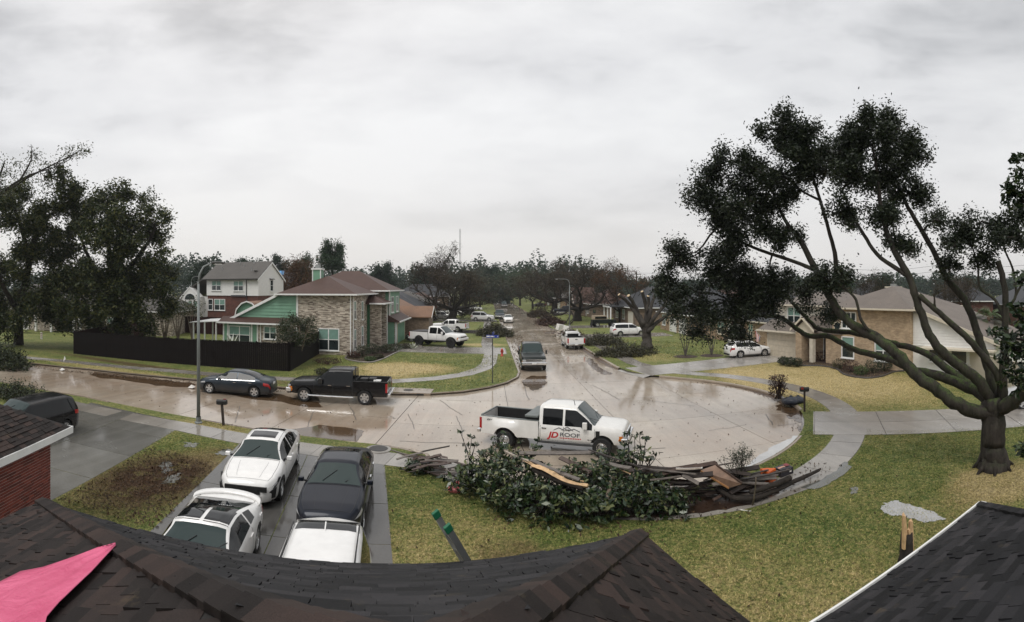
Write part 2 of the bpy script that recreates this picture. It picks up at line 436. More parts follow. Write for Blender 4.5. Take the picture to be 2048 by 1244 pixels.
# ------------------------------------------------------------------ footpaths, drives
def path_slabs(name, path, width, z, mat, step=1.5, gap=.012, skip=()):
    root = struct(empty(name, (0, 0, 0)))
    dn = dense(path, .25); acc = 0; cutp = [0]
    for i in range(1, len(dn)):
        acc += math.hypot(dn[i][0] - dn[i - 1][0], dn[i][1] - dn[i - 1][1])
        if acc >= step: cutp.append(i); acc = 0
    L_ = offset_path(dn, -width / 2); Rr = offset_path(dn, width / 2)
    for a, b_ in zip(cutp, cutp[1:]):
        zz = z + R.uniform(-.004, .004)
        q = L_[a:b_ + 1] + Rr[a:b_ + 1][::-1]
        c = Vector((sum(p[0] for p in q) / len(q), sum(p[1] for p in q) / len(q)))
        q = [(c.x + (p[0] - c.x) * (1 - gap), c.y + (p[1] - c.y) * (1 - gap)) for p in q]
        n = len(q)
        m = MB(); m.add([(x, y, zz - .05) for x, y in q] + [(x, y, zz) for x, y in q], [tuple(range(n, 2 * n))] + [(i, (i + 1) % n, n + (i + 1) % n, n + i) for i in range(n)])
        m.build('slab', mat, root, fix=False)
    bed = ngon('path_bed', L_ + Rr[::-1], z - .012, M_JOINT, root)
    return root
WALK_S = [(-30, 15.2), (-22, 17.2), (-14, 18.1), (-5.2, 18.1), (-3.2, 17.9), (-1.6, 16.95), (-.2, 15.85), (1.3, 14.9), (2.7, 14.2), (3.9, 13.8), (5.2, 13.55), (6.5, 13.5), (7.6, 13.6)] + ring(12.75, -69, 36, 36) + [(11.4, 36.4), (10.2, 41), (9.9, 48), (9.3, 60), (8.7, 72), (7.9, 88), (6.8, 110)]
path_slabs('footpath', WALK_S, 1.35, LZ + .012, M_WALK)
WALK_W = [(WX(120) - 2.2, 120), (WX(75) - 2.3, 75), (WX(56) - 2.35, 56), (-2.0, 48), (-1.95, 42), (-2.3, 39.2), (-3.4, 36.6), (-5.2, 34.7), (-8.0, 33.0), (-12, 31.9), (-16, 31.2), (-24, 29.7), (-34, 27), (-44, 23)]
path_slabs('footpath', WALK_W, 1.3, LZ + .012, M_WALK)
def drive(name, poly4, nu, nv, mat, z=LZ + .008, label=None):
    """a drive of nu x nv slabs over the four corners a-b (street side) and d-c (house side)"""
    a, b_, c, d = [Vector((p[0], p[1])) for p in poly4]
    root = struct(empty(name, (0, 0, 0)))
    ngon('drive_bed', [a, b_, c, d], z - .014, M_JOINT, root)
    def at(s_, t_): return a.lerp(b_, s_).lerp(d.lerp(c, s_), t_)
    for i in range(nu):
        for j in range(nv):
            q = [at(i / nu, j / nv), at((i + 1) / nu, j / nv), at((i + 1) / nu, (j + 1) / nv), at(i / nu, (j + 1) / nv)]
            cc = sum(q, Vector((0, 0))) / 4
            q = [p + (cc - p).normalized() * .016 for p in q]
            MB().prism(q, z - .05, z + R.uniform(-.003, .003), True).build('slab', mat, root, fix=False)
    return root
def apron(root, a, b_, c, d, mat, z=LZ + .006):
    """the sloping mouth of a drive: a-b at the gutter, d-c at lawn level"""
    MB().add([(a[0], a[1], .012), (b_[0], b_[1], .012), (c[0], c[1], z), (d[0], d[1], z), (a[0], a[1], -.05), (b_[0], b_[1], -.05)], [(0, 1, 2, 3), (4, 5, 1, 0)]).build('apron', mat, root)
r_ = drive('driveway', [(-10.9, 18.7), (-4.9, 18.7), (-2.3, 9.8), (-8.2, 8.0)], 2, 4, M_DRIVE); apron(r_, (-11.1, 19.9), (-4.9, 19.9), (-4.9, 18.7), (-10.9, 18.7), M_DRIVE)
M_DRIVE_M = concrete('mid_drive_concrete', (.20, .195, .178), (.10, .09, .075), .9, 91)
r_ = drive('driveway', [(-20.6, 18.4), (-14.2, 18.7), (-11.8, 8.6), (-18.0, 6.5)], 2, 4, M_DRIVE_M); apron(r_, (-20.6, 19.6), (-14.2, 20), (-14.2, 18.7), (-20.6, 18.4), M_DRIVE_M)
r_ = drive('driveway', [(12.3, 17.8), (14.6, 21.1), (26.8, 11.4), (24.4, 8.0)], 2, 5, M_DRIVE_W, LZ + .02); apron(r_, (11.95, 18.1), (14.0, 21.4), (14.6, 21.1), (12.3, 17.8), M_DRIVE_W, LZ + .018)
r_ = drive('driveway', [(9.9, 34.8), (9.0, 38.6), (23.2, 42.2), (24.0, 37.2)], 2, 4, M_DRIVE_W, LZ + .02); apron(r_, (9.3, 34.6), (8.2, 38.2), (9.0, 38.6), (9.9, 34.8), M_DRIVE_W, LZ + .018)
for y0, y1, x1, m_ in ((47.8, 52.8, -16.5, M_WALK), (68.8, 74.2, -17, M_DRIVE), (92.6, 97.6, -17, M_WALK)):
    r_ = drive('driveway', [(WX(y0) - .5, y0), (WX(y1) - .5, y1), (x1, y1 + .8), (x1, y0 + .8)], 1, 4, m_, LZ + .02)
    apron(r_, (WX(y0) + .12, y0), (WX(y1) + .12, y1), (WX(y1) - .5, y1), (WX(y0) - .5, y0), m_, LZ + .018)
for y0, y1, x1, m_ in ((62, 67, 21, M_WALK), (77.4, 82.6, 20, M_WALK), (118, 124, 20, M_WALK)):
    r_ = drive('driveway', [(EX(y0) + .5, y0), (EX(y1) + .5, y1), (x1, y1 + .6), (x1, y0 + .6)], 1, 4, m_, LZ + .02)
    apron(r_, (EX(y0) - .12, y0), (EX(y1) - .12, y1), (EX(y1) + .5, y1), (EX(y0) + .5, y0), m_, LZ + .018)

# sealed cracks wandering over the slabs
def ribbon(name, pts, w, z, mat, parent):
    pts = [(p[0], p[1]) for p in pts]
    a = offset_path(pts, w / 2); b_ = offset_path(pts, -w / 2); n = len(pts)
    return MB().add([(x, y, z) for x, y in a] + [(x, y, z) for x, y in b_], [(i, i + 1, n + i + 1, n + i) for i in range(n - 1)]).build(name, mat, parent)
def wiggle(a, b_, n, amp):
    a, b_ = Vector(a[:2]), Vector(b_[:2]); d = (b_ - a); nn = Vector((-d.y, d.x)).normalized(); off = 0; out = []
    for i in range(n + 1):
        off += R.uniform(-amp, amp); off *= .8
        out.append(a.lerp(b_, i / n) + nn * off)
    return out
for p, q in (((480, 812), (468, 845)), ((628, 822), (612, 868)), ((648, 812), (690, 800)), ((815, 828), (832, 858)), ((880, 800), (925, 830)), ((912, 832), (930, 882)), ((790, 838), (780, 832)),
             ((1048, 765), (1060, 800)), ((1530, 828), (1545, 850)), ((1418, 862), (1490, 850)), ((1062, 668), (1075, 690)), ((1555, 852), (1600, 845)), ((1185, 770), (1240, 800)), ((700, 815), (715, 840)), ((1240, 905), (1330, 895)), ((800, 882), (950, 888)), ((1290, 800), (1390, 812))):
    ribbon('sealed_crack', wiggle(G(*p), G(*q), 16, .045), R.uniform(.022, .04), .006, M_TAR, road)

# ------------------------------------------------------------------ puddles
def water(name, tint, rough=.03, alpha=.0):
    t = NT(name); p = t.wpos()
    t.col(t.ramp(t.noise(p, 1.4, 4), [(.3, tuple(x * .7 for x in tint)), (.7, tint)])).set(Roughness=rough, Specular_IOR_Level=.9, IOR=1.33)
    t.bump(t.noise(p, 5, 2), .02, .01)
    return t.m
M_WATER = water('puddle_water', (.40, .39, .37), .02)
M_WATER.node_tree.nodes['Principled BSDF'].inputs['Coat Weight'].default_value = 1.0; M_WATER.node_tree.nodes['Principled BSDF'].inputs['Coat IOR'].default_value = 1.9
M_WATER_D = water('dull_puddle_water', (.13, .13, .115), .04)
M_MUDW = water('muddy_water', (.10, .062, .034), .06)
def puddle(pix, z, mat, rough=.12, name='puddle', n=5):
    """irregular sheet of water: outline from a few points, made ragged"""
    pts = [G(*q) for q in pix]; out = []
    for i, a in enumerate(pts):
        b_ = pts[(i + 1) % len(pts)]
        for k in range(n):
            p = a.lerp(b_, k / n); out.append((p.x + R.uniform(-rough, rough), p.y + R.uniform(-rough, rough)))
    return struct(ngon(name, out, z, mat))
puddle([(1590, 872), (1626, 868), (1618, 884), (1598, 903), (1566, 921), (1530, 934), (1490, 938), (1512, 915), (1545, 892)], .007, M_WATER, .10)
puddle([(1572, 806), (1600, 823), (1622, 842), (1626, 862), (1612, 868), (1598, 862), (1592, 842), (1570, 828), (1545, 812)], .008, M_MUDW, .2)
puddle([(640, 850), (700, 856), (728, 862), (716, 884), (660, 878), (600, 872), (560, 862)], .007, M_MUDW, .05)
puddle([(1062, 752), (1092, 752), (1090, 774), (1066, 782), (1042, 764)], .006, M_MUDW, .12)
puddle([(1180, 716), (1205, 738), (1228, 748), (1208, 750), (1184, 738), (1172, 722)], .006, M_MUDW, .12)
puddle([(190, 742), (300, 756), (395, 768), (390, 776), (290, 768), (180, 752)], .006, M_MUDW, .25)
puddle([(425, 770), (560, 790), (640, 806), (640, 816), (540, 802), (420, 782)], .006, M_MUDW, .2)
for q in ([(440, 908), (462, 905), (470, 912), (450, 918), (432, 914)], [(320, 935), (338, 930), (345, 948), (328, 955)], [(372, 892), (396, 894), (390, 902), (370, 900)], [(330, 962), (360, 955), (352, 972), (326, 978)]):
    puddle(q, LZ + .012, M_WATER_D, .10, n=9)
puddle([(1768, 1016), (1790, 1010), (1830, 1022), (1872, 1036), (1894, 1050), (1850, 1054), (1800, 1042), (1780, 1040), (1762, 1032)], LZ + .014, M_WATER, .055, n=7)
puddle([(1700, 985), (1712, 982), (1716, 994), (1704, 998)], LZ + .012, M_WATER_D, .08)
puddle([(1600, 985), (1640, 968), (1672, 950), (1690, 930), (1702, 942), (1676, 968), (1630, 988)], LZ + .020, M_WATER_D, .05)

# dark mud washed over the path in front of the heap
M_MUD = plain('dark_wet_mud', (.030, .017, .011), .35, var=.5, scale=3, bump=.6, bscale=18)
puddle([(905, 962), (960, 992), (1040, 1018), (1120, 1034), (1240, 1047), (1340, 1043), (1420, 1034), (1500, 1019), (1540, 1002), (1500, 990), (1420, 1000), (1300, 1000), (1100, 985), (1000, 960)], LZ + .024, M_MUD, .05, 'mud')

# silt and wet leaf mush lying along the gutters
M_SILT = plain('gutter_silt', (.085, .05, .03), .4, var=.6, scale=2.2, bump=.6, bscale=25)
def silt(path, side, w0, w1, seed):
    rr = random.Random(seed); d = dense(path, .18); a = offset_path(d, side * .02); n = len(d); cur = w0; ws = []
    for i in range(n):
        cur = clamp(cur + rr.uniform(-.07, .07), w0 * .3, w1); ws.append(cur + rr.uniform(-.04, .04))
    b_ = [offset_path(d, side * ws[i])[i] for i in range(n)] if n < 10 else None
    t_ = []
    for i in range(n):
        p0 = Vector(d[max(i - 1, 0)]); p1 = Vector(d[min(i + 1, n - 1)]); tt = (p1 - p0).normalized(); t_.append((d[i][0] - tt.y * side * ws[i], d[i][1] + tt.x * side * ws[i]))
    MB().add([(x, y, .0075) for x, y in a] + [(x, y, .0075) for x, y in t_], [(i, i + 1, n + i + 1, n + i) for i in range(n - 1)]).build('silt', M_SILT, road)
silt(ring(BR, 36, -22, 30), -1, .22, .75, 3); silt([p for p in K_W if p[1] < 36 and p[0] > -40], -1, .25, .8, 4); silt([(EX(y), y) for y in range(75, 40, -2)] + [(8.3, 39.4), (8.75, 37.2)], -1, .15, .5, 5); silt([(WX(y), y) for y in range(80, 38, -2)], -1, .12, .45, 6)
silt([(-5.6, 19.6), (-9, 19.65), (-14, 19.7), (-22, 19.2), (-30, 17.4)], -1, .12, .4, 7)
# ------------------------------------------------------------------ building materials
def shingle_mat(name, c0, c1, island=True, rough=.62):
    t = NT(name)
    if island: rnd = t.node('ShaderNodeNewGeometry').outputs['Random Per Island']
    else: rnd = t.node('ShaderNodeObjectInfo').outputs['Random']
    p = t.wpos(); n = t.noise(p, 1.3, 5, .65); g = t.noise(p, 160, 2, .8)
    f = t.math('ADD', t.math('MULTIPLY', rnd, .55), t.math('MULTIPLY', n, .45))
    c = t.ramp(f, [(.2, tuple(x * .5 for x in c0)), (.5, c0), (.8, c1)])
    c = t.mix(1, c, t.ramp(g, [(.3, .55), (.7, 1.4)]), 'MULTIPLY')
    lich = t.ramp(t.noise(p, 3.1, 6, .7), [(.6, 0.0), (.72, 1.0)])
    c = t.mix(t.math('MULTIPLY', lich, .35), c, (.14, .105, .06))
    t.col(c).set(Roughness=rough, Specular_IOR_Level=.16)
    t.bump(g, .5, .004); return t.m
def roof_mat(name, c, var=.25, slope_z=.062):
    """far shingles: courses follow the height up the slope"""
    t = NT(name); v = t.coord('Object'); p = t.wpos()
    sep = t.node('ShaderNodeSeparateXYZ'); t.l.new(v, sep.inputs[0])
    row = t.math('FRACT', t.math('DIVIDE', sep.outputs['Z'], slope_z))
    n = t.noise(p, .8, 5, .65); g = t.noise(p, 9, 4, .7)
    f = t.math('ADD', t.math('MULTIPLY', n, .5), t.math('MULTIPLY', g, .5))
    cc = t.ramp(f, [(.3, tuple(x * (1 - var) for x in c)), (.7, tuple(x * (1 + var) for x in c))])
    cc = t.mix(1, cc, t.ramp(row, [(.0, .72), (.25, 1.0), (1, 1.05)]), 'MULTIPLY')
    t.col(cc).set(Roughness=.6, Specular_IOR_Level=.35)
    t.bump(t.math('ADD', t.math('MULTIPLY', row, -1), g), .4, .03); return t.m
def brick_mat(name, c1, c2, mortar, bw=.24, bh=.078, bias=0.0, mscale=1.0):
    t = NT(name); tc = t.node('ShaderNodeTexCoord'); sep = t.node('ShaderNodeSeparateXYZ'); t.l.new(tc.outputs['Object'], sep.inputs[0])
    cmb = t.node('ShaderNodeCombineXYZ'); t.l.new(t.math('ADD', sep.outputs['X'], sep.outputs['Y']), cmb.inputs['X']); t.l.new(sep.outputs['Z'], cmb.inputs['Y'])
    b_ = t.node('ShaderNodeTexBrick'); t.l.new(cmb.outputs[0], b_.inputs['Vector'])
    b_.inputs['Color1'].default_value = (*c1, 1); b_.inputs['Color2'].default_value = (*c2, 1); b_.inputs['Mortar'].default_value = (*mortar, 1)
    b_.inputs['Scale'].default_value = 1; b_.inputs['Brick Width'].default_value = bw; b_.inputs['Row Height'].default_value = bh; b_.inputs['Mortar Size'].default_value = .006 * mscale; b_.inputs['Bias'].default_value = bias
    n = t.noise(tc.outputs['Object'], 2.2, 5, .7)
    t.col(t.mix(1, b_.outputs['Color'], t.ramp(n, [(.3, .72), (.7, 1.2)]), 'MULTIPLY')).set(Roughness=.8)
    t.bump(b_.outputs['Fac'], -.5, .02); return t.m
M_WHITE = plain('white_trim', (.78, .78, .76), .45, var=.07)
M_CREAM = plain('cream_trim', (.62, .56, .45), .5, var=.1)
M_GREEN = plain('green_siding_paint', (.165, .32, .22), .5, var=.12, scale=1.2)
M_GREEND = plain('deep_green_paint', (.035, .12, .06), .5)
M_BRICKG = brick_mat('mixed_grey_brick', (.66, .58, .48), (.12, .085, .062), (.36, .32, .27), .34, .082, .0, .8)
M_BRICKT = brick_mat('tan_brick', (.42, .29, .175), (.27, .17, .10), (.36, .31, .25))
M_BRICKR = brick_mat('red_brown_brick', (.15, .045, .03), (.09, .032, .024), (.13, .10, .085))
M_BRICKB = brick_mat('brown_brick', (.24, .165, .11), (.12, .08, .055), (.22, .19, .16))
M_SIDEW = plain('white_lap_siding', (.80, .79, .76), .5, var=.05)
M_ROOFBR = roof_mat('brown_shingles', (.072, .038, .029))
M_ROOFGR = roof_mat('grey_shingles', (.085, .078, .070))
M_ROOFDK = roof_mat('charcoal_shingles', (.035, .037, .042))
M_ROOFTN = roof_mat('tan_shingles', (.19, .105, .062))
M_ROOFWT = roof_mat('weathered_shingles', (.15, .125, .105))
def glass_mat(name, c, rough=.05):
    t = NT(name); n = t.noise(t.coord('Object'), 1.3, 3)
    t.col(t.ramp(n, [(.3, tuple(x * .7 for x in c)), (.7, tuple(x * 1.3 for x in c))])).set(Roughness=rough, Specular_IOR_Level=.8); return t.m
M_PANE = glass_mat('window_glass', (.022, .032, .034))
M_BLIND = plain('window_blind_behind_glass', (.20, .33, .28), .22, var=.12)
M_DOOR = plain('dark_door', (.02, .022, .02), .4)
M_GARW = plain('garage_door_paint', (.70, .66, .57), .5, var=.06)
M_METAL = plain('dull_metal', (.35, .36, .36), .4, .8)

def Mx(ox, oy, oz, ang):
    """frame on a wall: local x runs along the wall, -y points outward"""
    return Matrix.Translation((ox, oy, oz)) @ Matrix.Rotation(ang, 4, 'Z')
def put(mb, M):
    mb.v = [tuple(M @ Vector(p)) for p in mb.v]; return mb
def window(parent, M, w, h, fm=None, cols=2, rows=2, shade=True, trim=.09, sill=True, arch=False):
    """frame with recessed sash panes; upper sash may show a drawn blind"""
    fm = fm or M_WHITE; m = MB()
    m.b(-w / 2 - trim, -w / 2, -.06, .03, -trim, h + trim); m.b(w / 2, w / 2 + trim, -.06, .03, -trim, h + trim)
    m.b(-w / 2, w / 2, -.058, .03, h, h + trim); m.b(-w / 2, w / 2, -.058, .03, -trim, 0)
    cw = w / cols
    for i in range(1, cols): m.b(-w / 2 + cw * i - .045, -w / 2 + cw * i + .045, -.05, .02, .0, h)
    for i in range(1, rows):
        for k in range(cols): m.b(-w / 2 + cw * k + .045, -w / 2 + cw * (k + 1) - .045, -.042, .018, h * i / rows - .03, h * i / rows + .03)
    f = put(m, M).build('window', fm, parent)
    for k in range(cols):
        for r_ in range(rows):
            x0, x1 = -w / 2 + cw * k + .004, -w / 2 + cw * (k + 1) - .004
            z0, z1 = h * r_ / rows, h * (r_ + 1) / rows
            put(MB().b(x0 + .03, x1 - .03, -.022, .012, z0 + .004, z1 - .004), M).build('pane', M_BLIND if (shade and r_ == rows - 1) else M_PANE, f)
    if sill: put(MB().b(-w / 2 - trim - .05, w / 2 + trim + .05, -.13, -.062, -trim - .05, -trim + .01), M).build('sill', fm, f)
    return f
def downpipe(parent, M, z0, z1, mat=None):
    m = MB().b(-.045, .045, -.10, -.02, z0, z1)
    m.b(-.045, .045, -.22, -.10, z0, z0 + .07)
    return put(m, M).build('downpipe', mat or M_WHITE, parent)
def garage_door(parent, M, w, h, mat=None, rows=4, cols=4):
    root = put(MB().b(-w / 2, w / 2, -.02, .03, 0, h), M).build('garage_door', mat or M_GARW, parent)
    for r_ in range(rows):
        put(MB().b(-w / 2 + .02, w / 2 - .02, -.05, -.022, h * r_ / rows + .012, h * (r_ + 1) / rows - .012), M).build('panel', mat or M_GARW, root)
    t = MB(); t.b(-w / 2 - .14, -w / 2, -.07, .03, 0, h + .14); t.b(w / 2, w / 2 + .14, -.07, .03, 0, h + .14); t.b(-w / 2, w / 2, -.068, .03, h, h + .14)
    put(t, M).build('door_frame', M_CREAM, root)
    return root
def door(parent, M, w=.95, h=2.1, mat=None):
    d = put(MB().b(-w / 2, w / 2, -.03, .03, 0, h), M).build('door', mat or M_DOOR, parent)
    t = MB(); t.b(-w / 2 - .08, -w / 2, -.06, .03, 0, h + .08); t.b(w / 2, w / 2 + .08, -.06, .03, 0, h + .08); t.b(-w / 2, w / 2, -.058, .03, h, h + .08)
    put(t, M).build('frame', M_WHITE, d)
    put(MB().box((w * .38, -.06, h * .46), (.05, .06, .05)), M).build('handle', M_METAL, d)
    return d
def hip_mb(x0, x1, y0, y1, z, p, th=.14, fr=None):
    """hip roof solid over a rectangle (eave rectangle incl. overhang)"""
    w, d = x1 - x0, y1 - y0; k = min(w, d) / 2; h = k * p
    if w >= d: r0, r1 = (x0 + k, (y0 + y1) / 2), (x1 - k, (y0 + y1) / 2)
    else: r0, r1 = ((x0 + x1) / 2, y0 + k), ((x0 + x1) / 2, y1 - k)
    v = [(x0, y0, z), (x1, y0, z), (x1, y1, z), (x0, y1, z), (*r0, z + h), (*r1, z + h)]
    v += [(a, b_, c - th) for a, b_, c in v[:4]]
    if w >= d: f = [(0, 1, 5, 4), (1, 2, 5), (2, 3, 4, 5), (3, 0, 4)]
    else: f = [(0, 1, 4), (1, 2, 5, 4), (2, 3, 5), (3, 0, 4, 5)]
    f += [(0, 6, 7, 1), (1, 7, 8, 2), (2, 8, 9, 3), (3, 9, 6, 0), (9, 8, 7, 6)]
    return MB().add(v, f), h
def gutter(x0, x1, y0, y1, z, t=.12, h=.13):
    """ring of fascia and gutter round an eave rectangle, 6 mm clear of it"""
    m = MB(); e_ = .006
    m.b(x0 - t, x1 + t, y0 - t, y0 - e_, z - h, z + .015); m.b(x0 - t, x1 + t, y1 + e_, y1 + t, z - h, z + .015)
    m.b(x0 - t, x0 - e_, y0 - e_, y1 + e_, z - h, z + .015); m.b(x1 + e_, x1 + t, y0 - e_, y1 + e_, z - h, z + .015)
    return m
def gable_mb(x0, x1, y0, y1, z, p, axis='x', th=.14):
    if axis == 'x':
        ym = (y0 + y1) / 2; h = (y1 - y0) / 2 * p
        prof = [(y0, z), (ym, z + h), (y1, z), (y1, z - th), (ym, z + h - th * 1.1), (y0, z - th)]
        v = [(x0, a, b_) for a, b_ in prof] + [(x1, a, b_) for a, b_ in prof]
    else:
        xm = (x0 + x1) / 2; h = (x1 - x0) / 2 * p
        prof = [(x0, z), (xm, z + h), (x1, z), (x1, z - th), (xm, z + h - th * 1.1), (x0, z - th)]
        v = [(a, y0, b_) for a, b_ in prof] + [(a, y1, b_) for a, b_ in prof]
    n = 6
    f = [(0, 1, 4, 5), (1, 2, 3, 4), (11, 10, 7, 6), (10, 9, 8, 7)] + [(i, (i + 1) % n, n + (i + 1) % n, n + i) for i in range(n)]
    return MB().add(v, f), h
def boards(parent, M, outline, z0, z1, step, mat, name='siding_board', th=.06):
    """lap siding: every course is a board of its own, its lower edge standing proud"""
    z = z0
    while z < z1 - .02:
        zt = min(z + step, z1)
        a0, b0 = outline(z + .004); a1, b1 = outline(zt - .004)
        if b0 - a0 > .05:
            v = [(a0, -th, z + .004), (b0, -th, z + .004), (b1, -.008, zt), (a1, -.008, zt), (a0, .01, z + .004), (b0, .01, z + .004), (b1, .01, zt), (a1, .01, zt)]
            put(MB().add(v, [(0, 1, 2, 3), (7, 6, 5, 4), (0, 4, 5, 1), (1, 5, 6, 2), (2, 6, 7, 3), (3, 7, 4, 0)]), M).build(name, mat, parent)
        z = zt

# ------------------------------------------------------------------ the house we stand on: hipped shingle roof
M_SH_A = shingle_mat('near_shingle', (.024, .019, .0175), (.050, .033, .028))
M_SH_B = shingle_mat('near_shingle_piece', (.024, .019, .0175), (.050, .033, .028), False)
M_SH_C = shingle_mat('charcoal_shingle', (.018, .018, .020), (.038, .036, .039))
M_SH_D = shingle_mat('charcoal_shingle_piece', (.018, .018, .020), (.038, .036, .039), False)
M_UNDER = plain('shingle_underlay', (.014, .012, .011), .8)
EZ = 2.8
eL, eR = G(85, 1001, EZ), G(1281, 1064, EZ)
hd = (eR - eL).normalized(); hn = Vector((hd.y, -hd.x, 0))
near = tag(empty('house', (0, 0, 0)), 'house with dark brown hipped shingle roof in the foreground, pink tarp on it', 'house')
LEN = (eR - eL).length; HALF = LEN / 2; PT = .5
AL, AB = LEN * .62, LEN * .546
apex = eL + hd * AL + hn * AB + Vector((0, 0, AB * PT))
apexB = apex + hn * 9
bL, bR = eL + hn * (AB + 9), eR + hn * (AB + 9)
def slope_shingles(poly, org, u, vup, mats, keep, name):
    """courses of separate tabs over a roof plane; the nearest are objects of their own"""
    nrm = u.cross(vup).normalized()
    if nrm.z < 0: nrm.negate()
    q2 = [((p - org).dot(u), (p - org).dot(vup)) for p in poly]
    def inside(x, y):
        c = False
        for i in range(len(q2)):
            (x0, y0), (x1, y1) = q2[i], q2[i - 1]
            if (y0 > y) != (y1 > y) and x < (x1 - x0) * (y - y0) / (y1 - y0) + x0: c = not c
        return c
    umin, umax = min(p[0] for p in q2), max(p[0] for p in q2); vmin, vmax = min(p[1] for p in q2), max(p[1] for p in q2)
    out = []; row = 0; v = vmin
    while v < vmax:
        x = umin - R.uniform(0, .3)
        while x < umax:
            w = R.choice((.16, .22, .28, .33))
            if inside(x + .02, v + .03) and inside(x + w - .02, v + .03) and (inside(x + w / 2, v + .12)):
                th = R.choice((.006, .010, .020))
                a = org + u * (x + .004) + vup * (v + R.uniform(-.006, .006)); 
                out.append((a, u * (w - .008), vup * .19, nrm, th))
            x += w
        v += .14; row += 1
    out.sort(key=lambda s_: -1.0 / max(.1, (s_[0] - Vector((0, 0, EYE))).length))
    vis = []
    for s_ in out:
        d = s_[0] - Vector((0, 0, EYE)); a_ = math.atan2(d.x, d.y); dp = -d.z / math.hypot(d.x, d.y)
        vis.append(abs(a_) < 1.05 and dp < .70)
    first = [s_ for s_, k in zip(out, vis) if k][:keep]; ids = set(map(id, first))
    rest = [s_ for s_ in out if id(s_) not in ids]
    def geo(m, s_):
        a, du, dv, n_, th = s_
        lo, hi = n_ * (.012 + th), n_ * .004
        m.add([a + lo, a + du + lo, a + du + dv + hi, a + dv + hi, a, a + du], [(0, 1, 2, 3), (4, 5, 1, 0), (4, 0, 3), (1, 5, 2)])
    for s_ in first:
        m = MB(); geo(m, s_); m.build('shingle', mats[1], near, fix=False)
    m = MB()
    for s_ in rest: geo(m, s_)
    if rest: stuff(m.build('shingles', mats[0], near, fix=False))
up = Vector((0, 0, 1))
vf = (hn + up * PT).normalized(); vl = (hd * AL + up * AB * PT).normalized(); vr = (-hd * (LEN - AL) + up * AB * PT).normalized()
rf = MB()
rf.add([eL, eR, apex, apexB, bL, bR], [(0, 1, 2), (0, 2, 3, 4), (1, 5, 3, 2)])
low = up * -.16
rf.add([eL, eR, eL + low, eR + low, bL, bR, bL + low, bR + low], [(0, 2, 3, 1), (0, 4, 6, 2), (1, 3, 7, 5), (2, 6, 7, 3)])
rf.build('roof', M_UNDER, near)
slope_shingles([eL, eR, apex], eL, hd, vf, (M_SH_C, M_SH_D), 60, 'front')
slope_shingles([eL, apex, apexB, bL], eL, hn, vl, (M_SH_A, M_SH_B), 80, 'left')
slope_shingles([eR, bR, apexB, apex], eR, hn, vr, (M_SH_A, M_SH_B), 60, 'right')
def hip_caps(a, b_, nA, nB, mat, par, w=.15, step=.19, maxn=60):
    d = (b_ - a).normalized(); L = (b_ - a).length; n = min(maxn, int(L / step))
    sA = nA.cross(d).normalized(); sB = nB.cross(d).normalized()
    if sA.dot(nB) > 0: sA = -sA
    if sB.dot(nA) > 0: sB = -sB
    for i in range(n):
        p = a + d * (i * step); q = p + d * .30
        lift, lift2 = up * R.uniform(.056, .066), up * .044
        top = [p + lift, p + sA * w + lift, p + sB * w + lift, q + lift2, q + sA * w + lift2, q + sB * w + lift2]; z0 = up * .01
        bot = [p + z0, p + sA * w + z0, p + sB * w + z0, q + z0, q + sA * w + z0, q + sB * w + z0]
        m = MB().add(top + bot, [(0, 1, 4, 3), (0, 3, 5, 2), (0, 6, 7, 1), (0, 2, 8, 6), (1, 7, 10, 4), (2, 5, 11, 8)])
        m.build('hip_cap', mat, par, fix=False)
nf = hd.cross(vf).normalized(); nl = hn.cross(vl).normalized(); nr = hn.cross(vr).normalized()
for x in (nf, nl, nr):
    if x.z < 0: x.negate()
hip_caps(eL, apex, nf, nl, M_SH_B, near); hip_caps(eR, apex, nf, nr, M_SH_B, near)
hip_caps(apex, apexB, nl, nr, M_SH_B, near, maxn=12)
# right wing
A_, B_ = G(1640, 1244, EZ), G(1961, 1009, EZ)
wd = (B_ - A_).normalized(); wn_ = Vector((wd.y, -wd.x, 0)); A0 = A_ - wd * 1.2
wvf = (wn_ + up * PT).normalized(); wvs = (-wd + up * PT).normalized()
WH = 4.6
wTop0, wTop1 = A0 + wn_ * WH + up * WH * PT, B_ - wd * WH + wn_ * WH + up * WH * PT
Bback = B_ + wn_ * 2 * WH
MB().add([A0, B_, wTop1, wTop0, Bback], [(0, 1, 2, 3), (1, 4, 2)]).build('roof_wing', M_UNDER, near)
slope_shingles([A0, B_, wTop1, wTop0], A0, wd, wvf, (M_SH_C, M_SH_D), 98, 'wing')
slope_shingles([B_, Bback, wTop1], B_, wn_, wvs, (M_SH_A, M_SH_B), 1, 'wing_side')
wnf = wd.cross(wvf).normalized(); wns = wn_.cross(wvs).normalized()
for x in (wnf, wns):
    if x.z < 0: x.negate()
hip_caps(B_, wTop1, wnf, wns, M_SH_D, near, maxn=16, w=.11)
fs = MB()
def fascia(m, a, b_, out, h=.15, t=.03, lift=.05):
    m.extrude([a + up * lift, b_ + up * lift, b_ - up * h, a - up * h], out * t)
fascia(fs, A0, B_, -wn_); fascia(fs, B_ + wd * .004, Bback + wd * .004, wd)
fs.build('fascia', M_WHITE, near)
fs = MB(); fascia(fs, eL, eR, -hn, lift=-.006); fascia(fs, eL - hd * .004, bL - hd * .004, -hd, lift=-.006); fascia(fs, eR + hd * .004, bR + hd * .004, hd, lift=-.006)
fs.build('fascia', plain('dark_fascia', (.05, .04, .035), .5), near)
wb = MB(); o_ = .45
q = [eL + hd * o_ + hn * o_, eR - hd * o_ + hn * o_, bR - hd * o_, bL + hd * o_]
wb.prism([(p.x, p.y) for p in q], 0, EZ - .17); wb.build('wall', M_BRICKR, near)
